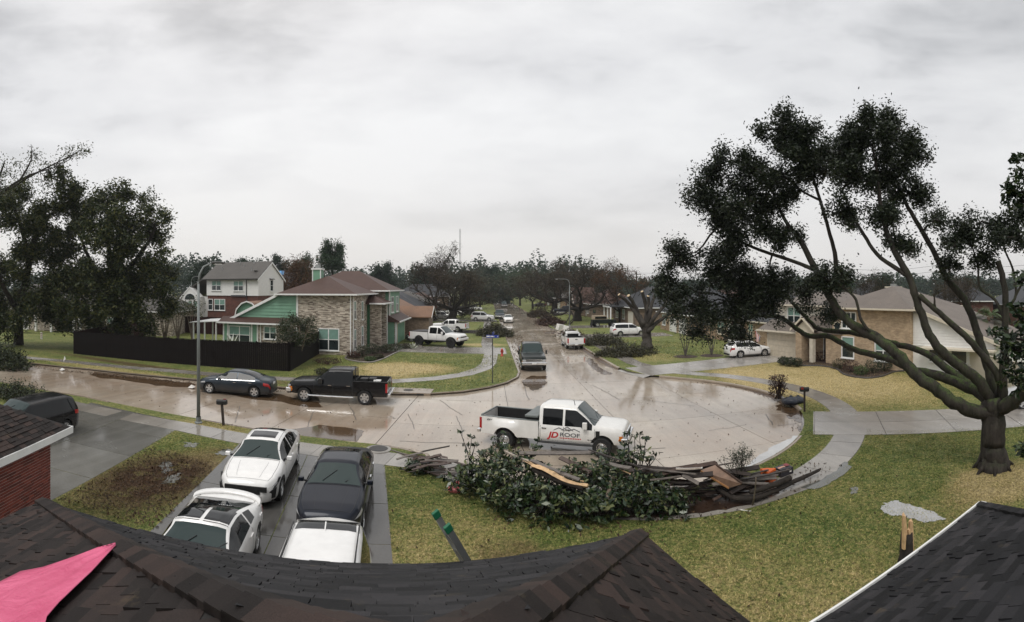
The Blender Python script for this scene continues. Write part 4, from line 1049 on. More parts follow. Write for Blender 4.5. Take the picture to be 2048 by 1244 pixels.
# entry: gabled porch with arch, set forward
MB().b(4.62, 5.3, -.9, 0.9, 0, 2.9).build('porch_pier', M_TAN2, T); MB().b(6.2, 6.55, -.9, -.5, 0, 2.5).build('porch_post', M_CREAM, T)
g, rh = gable_mb(4.3, 6.9, -1.2, 3.0, 2.9, .75, 'y'); g.build('porch_roof', M_ROOFWT, T)
MB().extrude([(4.62, -.92, 2.5), (6.55, -.92, 2.5), (6.55, -.92, 2.75), (5.6, -.92, 3.55), (4.62, -.92, 2.75)], (0, .1, 0)).build('porch_gable', M_CREAM, T)
for a, b_ in (((4.25, -1.25, 2.78), (5.6, -1.25, 3.9)), ((5.6, -1.25, 3.9), (6.95, -1.25, 2.78))): MB().extrude([a, b_, (b_[0], b_[1], b_[2] - .2), (a[0], a[1], a[2] - .2)], (0, .05, 0)).build('rake_board', M_CREAM, T)
MB().b(4.7, 8.1, .9, 1.19, 0, 2.6).build('entry_wall', M_TAN2, T)
door(T, Mx(6.9, .88, .1, 0), 1.0, 2.2); MB().b(7.5, 8.2, -.3, .9, 0, 2.55).build('porch_pier', M_TAN2, T)
MB().add([(6.2, -.6, 2.6), (9.3, -.6, 2.6), (9.3, 1.6, 4.5), (6.2, 1.6, 4.5), (6.2, -.6, 2.5), (9.3, -.6, 2.5), (9.3, 1.6, 2.6), (6.2, 1.6, 2.6)], [(0, 1, 2, 3), (0, 4, 5, 1), (1, 5, 6, 2), (3, 7, 4, 0), (4, 7, 6, 5)]).build('entry_roof', M_ROOFWT, T)
# main block
MB().b(8.2, 15.6, -.3, 8, 0, 4.7).build('main_wall', M_TAN2, T)
m, h = hip_mb(7.7, 16.0, -.85, 8.6, 4.74, .42); m.build('roof', M_ROOFWT, T); gutter(7.7, 16.0, -.85, 8.6, 4.74, .09, .12).build('gutter', M_CREAM, T)
window(T, Mx(9.9, -.3, 3.1, 0), 1.3, 1.2, shade=False, cols=3, rows=2); window(T, Mx(9.8, -.3, .7, 0), 1.1, 1.6, cols=1)
window(T, Mx(13.2, -.3, .7, 0), 1.4, 1.5)
f = MB().lathe([(.01, -.36), (.38, -.36), (.38, -.30)], 'y', 18, (8.75, 0, 3.2)).build('round_window', M_CREAM, T); MB().lathe([(.0, -.372), (.30, -.372), (.30, -.35)], 'y', 18, (8.75, 0, 3.2)).build('pane', M_PANE, f)
c = MB().b(10.7, 11.7, 4.2, 5.0, 4.8, 6.35).build('chimney', M_CREAM, T); MB().b(10.6, 11.8, 4.1, 5.1, 6.35, 6.47).build('cap', M_CREAM, c); MB().b(11.0, 11.4, 4.4, 4.8, 6.47, 6.7).build('flue', M_METAL, c)
# sloping wing with white lap siding
MB().extrude([(15.6, .1, 0), (15.6, .1, 4.5), (22.2, .1, 2.2), (22.2, .1, 0)], (0, 7.5, 0)).build('wing_wall', M_SIDEW, T)
boards(T, Mx(0, .1, 0, 0), lambda z: (15.62, min(22.1, 15.6 + (4.6 - z) / .345)), 2.0, 4.5, .2, M_SIDEW)
MB().extrude([(15.9, -.3, 4.85), (22.9, -.3, 2.35), (22.9, -.3, 2.2), (15.9, -.3, 4.68)], (0, 8.3, 0)).build('wing_roof', M_ROOFWT, T)
MB().extrude([(15.9, -.36, 4.9), (22.95, -.36, 2.4), (22.95, -.36, 2.14), (15.9, -.36, 4.62)], (0, .05, 0)).build('rake_board', M_CREAM, T)
MB().b(16.6, 22.4, -1.0, .05, 1.88, 2.0).build('awning', M_CREAM, T)
for x in (17.6, 19.4, 21.0): window(T, Mx(x, .08, .9, 0), 1.2, .85, shade=False, cols=1, rows=1)
# the flag by the garage
fl = tag(empty('flag', tuple(T.matrix_basis @ Vector((-.25, -.3, 1.7))), ra), 'striped red and white flag hanging by the tan garage', 'flag')
MB().tube([(0, 0, 0), (-.5, -.35, .65)], .015, 6).build('pole', M_WHITE, fl)
rows = 7; m_r = plain('flag_red', (.42, .05, .05), .7); m_w = plain('flag_white', (.75, .72, .68), .7); m_bl = plain('flag_blue', (.03, .05, .16), .7)
for k in range(rows):
    x0 = -.48 + k * .07; pts = []
    MB().add([(x0, -.33 + .02 * k, .62 - k * .09), (x0 + .07, -.31 + .02 * k, .53 - k * .09), (x0 + .09, -.31 + .05 * math.sin(k), -.55), (x0 + .02, -.31 + .05 * math.cos(k), -.52)], [(0, 1, 2, 3)]).build('stripe', (m_bl if k > 5 else (m_r if k % 2 == 0 else m_w)), fl)

# ------------------------------------------------------------------ fences
M_FENCE = plain('dark_stained_fence', (.006, .0038, .0036), .7, var=.35, scale=6, spec=.15)
M_FENCE2 = plain('red_brown_fence', (.028, .010, .009), .65, var=.35, scale=6, spec=.15)
def fence(label, pts, h, mat, bw=.155, z=LZ, rail=True, posts=2.4, group=None):
    F = tag(empty('fence', (pts[0][0], pts[0][1], z)), label, 'fence', group)
    n_all = 0; cache = {}
    o0 = Vector((pts[0][0], pts[0][1], 0))
    for a, b_ in zip(pts, pts[1:]):
        a, b_ = Vector((*a[:2], 0)), Vector((*b_[:2], 0)); L = (b_ - a).length; d = (b_ - a).normalized(); an = math.atan2(d.y, d.x)
        n = int(L / bw)
        for i in range(n):
            key = round(h + R.choice((-.012, 0, .012)), 3)
            if key not in cache:
                me = MB().b(-bw / 2 + .004, bw / 2 - .004, -.011, .011, .03, key).mesh('board'); me.materials.append(mat); cache[key] = me
            o = bpy.data.objects.new('board', cache[key]); COL.objects.link(o); o.parent = F
            o.location = a + d * ((i + .5) * L / n) - o0; o.rotation_euler = (0, 0, an + R.uniform(-.02, .02))
        if rail:
            for zz in (.35, h - .3):
                nrm = Vector((-d.y, d.x, 0)) * .04
                MB().tube([a - o0 + nrm + up * zz, b_ - o0 + nrm + up * zz], .035, 4).build('rail', mat, F)
            MB().extrude([a - o0 + Vector((0, 0, h + .016)) + Vector((d.y, -d.x, 0)) * .06, b_ - o0 + Vector((0, 0, h + .016)) + Vector((d.y, -d.x, 0)) * .06, b_ - o0 + Vector((0, 0, h + .016)) - Vector((d.y, -d.x, 0)) * .06, a - o0 + Vector((0, 0, h + .016)) - Vector((d.y, -d.x, 0)) * .06], (0, 0, .03)).build('cap_rail', mat, F)
        k = int(L / posts)
        for i in range(k + 1):
            p = a + d * (L * i / max(1, k)) - o0 - Vector((d.y, -d.x, 0)) * .07
            MB().box(p + up * (h / 2 + .05), (.09, .09, h + .1)).build('post', mat, F)
    return F
fence('dark brown board fence along the cross street behind the parked cars', [(-36.9, 30.7), (-16.4, 34.2)], 2.12, M_FENCE, .16)
fence('dark board fence returning from the street corner to the brick house', [(-16.3, 34.35), (-18.0, 44.3)], 2.1, M_FENCE, .16)
fence('reddish brown side fence running back from the far left corner', [(-36.95, 30.95), (-46.8, 55.4)], 2.1, M_FENCE2, .16)
fence('reddish brown rear fence behind the garden shed', [(-46.6, 55.6), (-29.2, 56.6)], 2.3, M_FENCE2, .2)
M_BEIGE = plain('beige_fence', (.56, .50, .41), .55, var=.06)
fence('beige board fence between the tan house and the mossy oak', [(29.0, 22.9), (25.0, 14.2)], 1.75, M_BEIGE, .3, posts=2.9)
# ------------------------------------------------------------------ vehicles
def paint(name, c, metal=0.0, rough=.32):
    t = NT(name); v = t.coord('Object'); n = t.noise(v, 4, 4); dirt = t.noise(v, 2.2, 6, .7)
    sep = t.node('ShaderNodeSeparateXYZ'); t.l.new(v, sep.inputs[0])
    low = t.math('MULTIPLY', t.ramp(t.math('ADD', sep.outputs['Z'], t.math('MULTIPLY', dirt, .5)), [(.45, 1.0), (.95, 0.0)]), .35)
    cc = t.ramp(n, [(.3, tuple(x * .94 for x in c)), (.7, tuple(min(1, x * 1.04) for x in c))])
    cc = t.mix(low, cc, (.16, .13, .10))
    drops = t.noise(v, 190, 1, .5)
    t.col(cc).set(Roughness=rough, Metallic=metal, Coat_Weight=(.9 if max(c) > .3 else .30), Coat_Roughness=.03, Specular_IOR_Level=(.5 if max(c) > .3 else .2))
    b_ = t.node('ShaderNodeBump'); t.l.new(t.ramp(drops, [(.62, 0.0), (.7, 1.0)]), b_.inputs['Height']); b_.inputs['Strength'].default_value = .08; b_.inputs['Distance'].default_value = .002
    t.l.new(b_.outputs[0], t.bsdf.inputs['Coat Normal'])
    return t.m
PW = paint('white_car_paint', (.80, .79, .77)); PWT = paint('pearl_white_paint', (.76, .745, .71))
PB = paint('black_car_paint', (.006, .006, .007), rough=.25); PN = paint('dark_navy_paint', (.010, .013, .022), .3)
PGB = paint('steel_blue_grey_paint', (.030, .040, .052), .6); PS = paint('silver_paint', (.50, .50, .49), .6); PGN = paint('dark_green_black_paint', (.010, .014, .013), .2)
M_CGLASS = NT('car_glass').col((.005, .006, .007)).set(Roughness=.03, Specular_IOR_Level=.35).m
M_WSH = NT('windshield_glass').col((.014, .030, .029)).set(Roughness=.03, Specular_IOR_Level=.55).m
M_TYRE = plain('tyre_rubber', (.010, .010, .010), .75, var=.3, bump=.2)
M_RIM = plain('alloy_wheel', (.62, .62, .62), .25, .85, var=.05); M_RIMD = plain('black_wheel', (.012, .012, .013), .35)
M_CHROME = plain('chrome', (.75, .75, .75), .12, 1.0, var=.04); M_BLK = plain('black_plastic', (.012, .012, .012), .5)
M_LAMP = NT('head_lamp_lens').col((.40, .40, .40)).set(Roughness=.08, Specular_IOR_Level=.9).m
M_AMB = NT('amber_lens').col((.55, .16, .015)).set(Roughness=.12).m
M_RED = NT('tail_lamp_lens').col((.36, .012, .012)).set(Roughness=.1, Specular_IOR_Level=.8).m
M_PLATE = plain('number_plate', (.7, .7, .68), .5)
M_GREYP = plain('grey_box_plastic', (.135, .15, .145), .45)

class Body:
    """lofted car body: tables of (x, value) along the length, x forward"""
    def __init__(s, top, belt, width, wheels, rw, sill=.24, edge=(.90, .74), arch=.07, n=150, crown=.03, blur=.05, bot=None):
        s.x0, s.x1 = top[0][0], top[-1][0]; s.n = n
        s.xs = np.linspace(s.x0, s.x1, n)
        dx = (s.x1 - s.x0) / (n - 1); k = max(1, int(blur / dx)); ker = np.ones(2 * k + 1) / (2 * k + 1)
        def tab(t, bl=True):
            v = np.interp(s.xs, [p[0] for p in t], [p[1] for p in t])
            return np.convolve(np.pad(v, k, mode='edge'), ker, 'valid') if bl else v
        s.top, s.belt, s.w = tab(top), tab(belt), tab(width)
        s.belt = np.minimum(s.belt, s.top - .012)
        s.sill = np.full(n, sill) if bot is None else tab(bot)
        s.zb = s.sill.copy(); s.rw = rw; s.wheels = wheels
        for xw in wheels:
            ra = rw + arch
            d2 = ra * ra - (s.xs - xw) ** 2
            s.zb = np.where(d2 > 0, np.maximum(s.zb, rw + np.sqrt(np.maximum(d2, 0)) * .98), s.zb)
        s.zb = np.minimum(s.zb, s.belt - .07)
        s.edge = edge; s.crown = crown
    def sec(s, x):
        i = (x - s.x0) / (s.x1 - s.x0) * (s.n - 1); i0 = int(clamp(math.floor(i), 0, s.n - 2)); f = clamp(i - i0)
        g = lambda a: float(a[i0] * (1 - f) + a[i0 + 1] * f)
        zb, zl, zt, w, zs = g(s.zb), g(s.belt), g(s.top), g(s.w), g(s.sill)
        t = clamp((zt - zl) / .42); e_ = w * lerp(s.edge[0], s.edge[1], t * t * (3 - 2 * t)); H_ = zt - zl
        zm = zs + (zl - zs) * .55
        pts = [(w * .93, zs), (w * .985, zs + (zl - zs) * .16), (w, zm), (w * .992, zl - (zl - zs) * .16), (w * .955, zl)]
        pts += [(lerp(w * .955, e_, .55), zl + H_ * .50), (e_, zl + H_ * .86), (e_ - .07 * w, zl + H_ * .965), (e_ * .62, zt + s.crown * .55), (0, zt + s.crown)]
        return pts, zb
    def side_y(s, x, z):
        pts, zb = s.sec(x)
        return float(np.interp(z, [p[1] for p in pts[:8]], [p[0] for p in pts[:8]]))
    def top_z(s, x, y):
        pts, zb = s.sec(x); q = pts[5:][::-1]
        return float(np.interp(abs(y), [p[0] for p in q], [p[1] for p in q]))
    def val(s, arr, x): return float(np.interp(x, s.xs, arr))
    def shell(s, mb=None):
        m = mb or MB(); rows = []
        for x in s.xs:
            pts, zb = s.sec(x); half = []
            for (y, z) in pts:
                if z < zb: half.append((float(np.interp(zb, [p[1] for p in pts[:6]], [p[0] for p in pts[:6]])), zb))
                else: half.append((y, z))
            full = [(x, y, z) for y, z in half] + [(x, -y, z) for y, z in half[-2::-1]]
            rows.append(full)
        k = len(rows[0]); base = len(m.v)
        m.v += [p for r_ in rows for p in r_]
        for i in range(len(rows) - 1):
            for j in range(k - 1):
                a = base + i * k + j; m.f.append((a, a + 1, a + k + 1, a + k))
        m.f.append(tuple(base + j for j in range(k))); e_ = base + (len(rows) - 1) * k; m.f.append(tuple(e_ + j for j in range(k - 1, -1, -1)))
        return m
    def side_patch(s, x0, x1, zlo, zhi, side, off=.005, nx=14, nz=5):
        """patch lying on the flank between two height functions"""
        m = MB(); lo = zlo if callable(zlo) else (lambda x: zlo); hi = zhi if callable(zhi) else (lambda x: zhi)
        for i in range(nx + 1):
            x = lerp(x0, x1, i / nx); a, b_ = lo(x), hi(x); b_ = max(b_, a + .002)
            for j in range(nz + 1):
                z = lerp(a, b_, j / nz); m.v.append((x, side * (s.side_y(x, z) + off), z))
        for i in range(nx):
            for j in range(nz):
                a = i * (nz + 1) + j; m.f.append((a, a + 1, a + nz + 2, a + nz + 1))
        return m
    def top_patch(s, x0, x1, f0, f1=None, off=.006, nx=10, ny=12, y0=-1, y1=1):
        """patch on the upper surface, f = fraction of the roof edge width"""
        m = MB(); f1 = f0 if f1 is None else f1
        for i in range(nx + 1):
            x = lerp(x0, x1, i / nx); pts, zb = s.sec(x); e_ = pts[6][0] * lerp(f0, f1, i / nx)
            for j in range(ny + 1):
                y = e_ * lerp(y0, y1, j / ny)
                xa, xb = x - .01, x + .01
                g = (s.top_z(xb, y) - s.top_z(xa, y)) / .02; nrm = Vector((-g, 0, 1)).normalized()
                p = Vector((x, y, s.top_z(x, y))) + nrm * off; m.v.append(tuple(p))
        for i in range(nx):
            for j in range(ny):
                a = i * (ny + 1) + j; m.f.append((a, a + 1, a + ny + 2, a + ny + 1))
        return m
_wheel_cache = {}
def wheel(parent, x, y, rw, width, style='five', rim=None, rimr=.68):
    s_ = 1 if y > 0 else -1
    key = (round(rw, 3), round(width, 3), style, rim.name if rim else '', s_, rimr)
    if key not in _wheel_cache:
        w = width / 2; rr = rw * rimr
        ty = MB().lathe([(rr, -w), (rw * .93, -w), (rw * .985, -w * .8), (rw, -w * .5), (rw, w * .5), (rw * .985, w * .8), (rw * .93, w), (rr, w), (rr * .97, w * .7), (rr * .97, -w * .7), (rr, -w)], 'y', 28).mesh('tyre')
        ty.materials.append(M_TYRE); ty.polygons.foreach_set('use_smooth', [True] * len(ty.polygons)); ty.set_sharp_from_angle(angle=math.radians(40))
        m = MB(); q = s_ * w
        m.lathe([(rr * .99, q * .95), (rr * .90, q * .92), (rr * .86, q * .45)], 'y', 28)
        n = {'five': 5, 'six': 6, 'ten': 10, 'dually': 8}[style]
        for k in range(n):
            a = 2 * PI * k / n; M = Matrix.Rotation(a, 4, 'Y')
            if style == 'dually': continue
            b_ = MB(); ww = .20 * rr if n < 8 else .10 * rr
            b_.add([(-ww, q * .80, rr * .12), (ww, q * .80, rr * .12), (ww * 1.25, q * .88, rr * .9), (-ww * 1.25, q * .88, rr * .9), (-ww, q * .4, rr * .12), (ww, q * .4, rr * .12), (ww * 1.25, q * .5, rr * .9), (-ww * 1.25, q * .5, rr * .9)],
                   [(0, 1, 2, 3), (0, 4, 5, 1), (1, 5, 6, 2), (3, 2, 6, 7), (0, 3, 7, 4)])
            put(b_, M); m.add(b_.v, b_.f)
        if style == 'dually':
            m.lathe([(rr * .86, q * .5), (rr * .62, q * .75), (rr * .34, q * .78), (rr * .32, q * 1.25), (.001, q * 1.3)], 'y', 24)
        else: m.lathe([(rr * .24, q * .5), (rr * .24, q * .88), (rr * .05, q * .93), (.001, q * .93)], 'y', 16)
        rim_me = m.mesh('rim'); rim_me.materials.append(rim or M_RIM)
        bk = MB().lathe([(rr * .97, q * .25), (.001, q * .2)], 'y', 20)  # black disc closing the rim: shade behind the spokes put into colour
        if style == 'dually':
            for k in range(8):
                a = 2 * PI * k / 8; c_ = Vector((math.cos(a) * rr * .6, q * .80, math.sin(a) * rr * .6)); bk.lathe([(rr * .09, -.01), (rr * .09, .012), (.001, .012)], 'y', 8, c_)
        bk_me = bk.mesh('brake_shade'); bk_me.materials.append(M_BLK)
        _wheel_cache[key] = (ty, rim_me, bk_me)
    ty, rm, bk = _wheel_cache[key]
    e_ = link('wheel', ty, None, parent); e_.location = (x, y, rw)
    link('rim', rm, None, e_); link('spoke_shade', bk, None, e_)
    return e_
def mirror(parent, x, y, z, mat, big=False, out=1):
    m = MB(); h, w, d = (.30, .13, .20) if big else (.13, .17, .10)
    c = Vector((x, y + out * (w / 2 + (.14 if big else .05)), z))
    ring_ = []
    m.box(c, (d, w, h))
    o = m.build('mirror', mat, parent); bevel(o, .03, 3)
    MB().box((x, y + out * .04, z - h * .25), (.05, .22, .04)).build('mirror_arm', M_BLK, o)
    MB().b(c.x - d / 2 - .006, c.x - d / 2 - .001, c.y - w * .42, c.y + w * .42, c.z - h * .4, c.z + h * .4).build('mirror_glass', M_CHROME, o)
    return o
def seams(B, parent, lst, side):
    for x, z0, z1, slant in lst:
        m = MB(); n = 8; base = len(m.v)
        for k in range(n + 1):
            z = lerp(z0, z1, k / n); xx = x + slant * (k / n); y = side * (B.side_y(xx, z) + .0035)
            m.v += [(xx - .008, y, z), (xx + .008, y, z)]
        for k in range(n): a = base + 2 * k; m.f.append((a, a + 1, a + 3, a + 2))
        m.build('door_seam', M_BLK, parent)
def car(name, label, loc, rz, p, kind='sedan', L=4.8, hw=.92, H=1.45, group=None, wheel_style='five', rim=None, detail=2, rw=.335, cat='car', glassroof=None, z=0.0, lamp_amber=False, chrome=False):
    V = tag(empty(name, (loc[0], loc[1], z), rz), label, cat, group)
    f, r_ = L / 2, -L / 2; k = H / 1.45
    if kind == 'sedan':
        top = [(r_, .62), (r_ + .03, .90), (r_ + .12, .99), (r_ + .55, 1.04), (r_ + 1.35, 1.33), (r_ + 1.95, H - .03), (r_ + 2.6, H - .03), (f - 2.05, H - .07), (f - 1.28, 1.0), (f - .5, .88), (f - .14, .76), (f - .03, .62), (f, .50)]
        belt = [(r_, .58), (r_ + .08, .86), (r_ + .6, .97), (0, .93), (f - 1.3, .90), (f - .4, .76), (f - .08, .60), (f, .46)]
        gl = (r_ + .95, f - 1.42); bp = f - 2.72
    elif kind == 'coupe':
        top = [(r_, .60), (r_ + .04, .88), (r_ + .15, .97), (r_ + .5, 1.0), (r_ + 1.5, 1.24), (r_ + 2.0, H - .03), (r_ + 2.5, H - .02), (f - 1.95, H - .10), (f - 1.2, .94), (f - .5, .80), (f - .12, .66), (f, .50)]
        belt = [(r_, .56), (r_ + .08, .86), (r_ + .6, .94), (0, .90), (f - 1.3, .86), (f - .4, .70), (f, .46)]
        gl = (r_ + 1.2, f - 1.4); bp = f - 2.9
    elif kind == 'hatch':
        top = [(r_, .62), (r_ + .03, .98), (r_ + .16, 1.12), (r_ + .42, 1.36), (r_ + .75, H - .05), (r_ + 1.5, H - .01), (f - 2.0, H - .05), (f - 1.1, 1.0), (f - .45, .88), (f - .12, .74), (f, .52)]
        belt = [(r_, .60), (r_ + .08, .96), (r_ + .5, 1.0), (0, .94), (f - 1.1, .90), (f - .4, .76), (f, .48)]
        gl = (r_ + .62, f - 1.28); bp = f - 2.5
    else:  # suv
        top = [(r_, .70), (r_ + .03, 1.05), (r_ + .1, 1.18), (r_ + .32, H - .10), (r_ + .6, H - .02), (r_ + 1.6, H), (f - 2.0, H - .04), (f - 1.25, 1.14), (f - .4, 1.04), (f - .1, .92), (f, .6)]
        belt = [(r_, .66), (r_ + .06, 1.0), (r_ + .4, 1.06), (0, 1.03), (f - 1.2, 1.02), (f - .35, .94), (f - .06, .78), (f, .55)]
        gl = (r_ + .34, f - 1.42); bp = f - 2.6
    width = [(r_, hw * .70), (r_ + .06, hw * .84), (r_ + .3, hw * .95), (r_ + .9, hw), (f - .9, hw), (f - .4, hw * .92), (f - .12, hw * .75), (f, hw * .52)]
    xf, xr = f - .90, r_ + .98
    B = Body(top, belt, width, (xr, xf), rw, sill=.23 if kind != 'suv' else .28, edge=(.90, .67 if kind != 'suv' else .78))
    body = B.shell().build('body', p, V, smooth=True, auto=42)
    MB().b(r_ + .25, f - .25, -hw * .80, hw * .80, .17, .52).build('underbody', M_BLK, V)
    MB().b(xf - .45, xf + .45, -hw * .72, hw * .72, .5, .66).build('wheel_well', M_BLK, V); MB().b(xr - .45, xr + .45, -hw * .72, hw * .72, .5, .70).build('wheel_well', M_BLK, V)
    for x in (xf, xr):
        for s_ in (-1, 1): wheel(V, x, s_ * (hw - .135), rw, .21, wheel_style, rim)
    # glazing
    for s_ in (-1, 1):
        zlo = lambda x: B.val(B.belt, x) + .035
        zhi = lambda x: B.val(B.belt, x) + (B.val(B.top, x) - B.val(B.belt, x)) * .83
        for a, b_ in ((gl[0], bp - .035), (bp + .035, gl[1])):
            B.side_patch(a, b_, zlo, zhi, s_).build('side_window', M_CGLASS, V, smooth=True)
        if chrome:
            B.side_patch(gl[0] - .03, gl[1] + .03, lambda x: B.val(B.belt, x) + .012, lambda x: B.val(B.belt, x) + .034, s_, .007).build('window_trim', M_CHROME, V)
    ws0 = f - (2.02 if kind in ('sedan', 'suv', 'hatch') else 1.95)
    ws1 = {'sedan': f - 1.33, 'coupe': f - 1.25, 'hatch': f - 1.15, 'suv': f - 1.3}[kind]
    B.top_patch(ws0, ws1, .90, .96).build('windshield', M_WSH, V, smooth=True)
    rg = {'sedan': (r_ + .72, r_ + 1.75), 'coupe': (r_ + .6, r_ + 1.75), 'hatch': (r_ + .16, r_ + .58), 'suv': (r_ + .11, r_ + .36)}[kind]
    B.top_patch(rg[0], rg[1], .90, .88).build('rear_window', M_CGLASS, V, smooth=True)
    if glassroof == 'sun': B.top_patch(f - 2.85, f - 2.2, .68).build('sunroof', M_CGLASS, V, smooth=True)
    if glassroof == 'ttop':
        B.top_patch(r_ + 1.75, f - 2.0, .95, .95, y0=.07, y1=1).build('roof_glass', M_CGLASS, V, smooth=True); B.top_patch(r_ + 1.75, f - 2.0, .95, .95, y0=-1, y1=-.07).build('roof_glass', M_CGLASS, V, smooth=True)
    for s_ in (-1, 1):
        mirror(V, ws1 - .28, s_ * B.side_y(ws1 - .28, B.val(B.belt, ws1 - .3) + .03), B.val(B.belt, ws1 - .3) + .10, p, out=s_)
        zt = .62 if kind != 'suv' else .78
        B.side_patch(f - .62, f - .035, lambda x: zt + .05 - (x - f + .62) * .10, lambda x: B.val(B.belt, x) - .015 - .02, s_, .006, 12, 3).build('headlight', M_LAMP if not lamp_amber else M_AMB, V, smooth=True)
        B.side_patch(r_ + .02, r_ + .42, lambda x: B.val(B.belt, x) - .20, lambda x: B.val(B.belt, x) - .03, s_, .006, 10, 3).build('tail_light', M_RED, V, smooth=True)
    g = MB().box((f - .012, 0, .54 if kind != 'suv' else .70), (.06, hw * .92, .15)); g.build('grille', M_BLK, V)
    MB().box((f - .03, 0, .34), (.06, hw * 1.05, .12)).build('lower_intake', M_BLK, V)
    MB().box((r_ - .002, 0, .80 if kind != 'suv' else .88), (.02, .42, .13)).build('number_plate', M_PLATE, V)
    MB().box((r_ + .03, 0, .34), (.08, hw * 1.3, .14)).build('rear_valance', M_BLK, V)
    if detail > 1:
        for s_ in (-1, 1):
            seams(B, V, [(bp, .34, B.val(B.belt, bp), 0), (ws1 - .12, .36, B.val(B.belt, ws1 - .15), 0), (bp - 1.02, .62, B.val(B.belt, bp - 1.0), -.05)], s_)
            for xh in (bp + .14, bp - .86):
                z_ = B.val(B.belt, xh) - .11
                MB().box((xh, s_ * (B.side_y(xh, z_) + .014), z_), (.20, .026, .03)).build('door_handle', p if not chrome else M_CHROME, V)
        B.side_patch(xr + rw + .1, xf - rw - .1, .25, .30, 1, .006).build('sill_trim', M_BLK, V); B.side_patch(xr + rw + .1, xf - rw - .1, .25, .30, -1, .006).build('sill_trim', M_BLK, V)
        for s_ in (-.35, .35): MB().tube([(ws1 - .06, s_ * hw, B.top_z(ws1 - .06, s_ * hw) + .02), (ws1 - .42, s_ * hw + .35, B.top_z(ws1 - .42, s_ * hw + .35) + .02)], .009, 5).build('wiper', M_BLK, V)
    if detail > 1:   # shut lines of bonnet, roof and boot
        def line(pts, w=.010):
            m = MB(); n = len(pts)
            for i, q_ in enumerate(pts):
                t_ = (pts[min(i + 1, n - 1)] - pts[max(i - 1, 0)]); s2 = Vector((-t_.y, t_.x, 0)); s2 = s2.normalized() * w / 2 if s2.length > 1e-6 else Vector((0, w / 2, 0)); m.v += [tuple(q_ + s2), tuple(q_ - s2)]
            for i in range(n - 1): m.f.append((2 * i, 2 * i + 1, 2 * i + 3, 2 * i + 2))
            m.build('shut_line', M_BLK, V)
        def tp(x, fr): e2 = B.sec(x)[0][6][0] * fr; return Vector((x, e2, B.top_z(x, e2) + .004))
        for s_ in (-1, 1): line([tp(lerp(ws1 + .03, f - .22, k / 12), s_ * .93) for k in range(13)]); line([tp(lerp(ws1 + .2, f - .3, k / 10), s_ * lerp(.55, .48, k / 10)) for k in range(11)], .006)
        line([tp(f - .22, lerp(-.93, .93, k / 12)) for k in range(13)]); line([tp(ws1 + .03, lerp(-.93, .93, k / 12)) for k in range(13)], .02)
        if kind in ('sedan', 'coupe'):
            for s_ in (-1, 1): line([tp(lerp(r_ + .62, r_ + .14, k / 6), s_ * .9) for k in range(7)])
        for s_ in (-1, 1): line([tp(lerp(ws0 - .05, rg[1] + .1, k / 10), s_ * .90) for k in range(11)], .012)
    return V, B

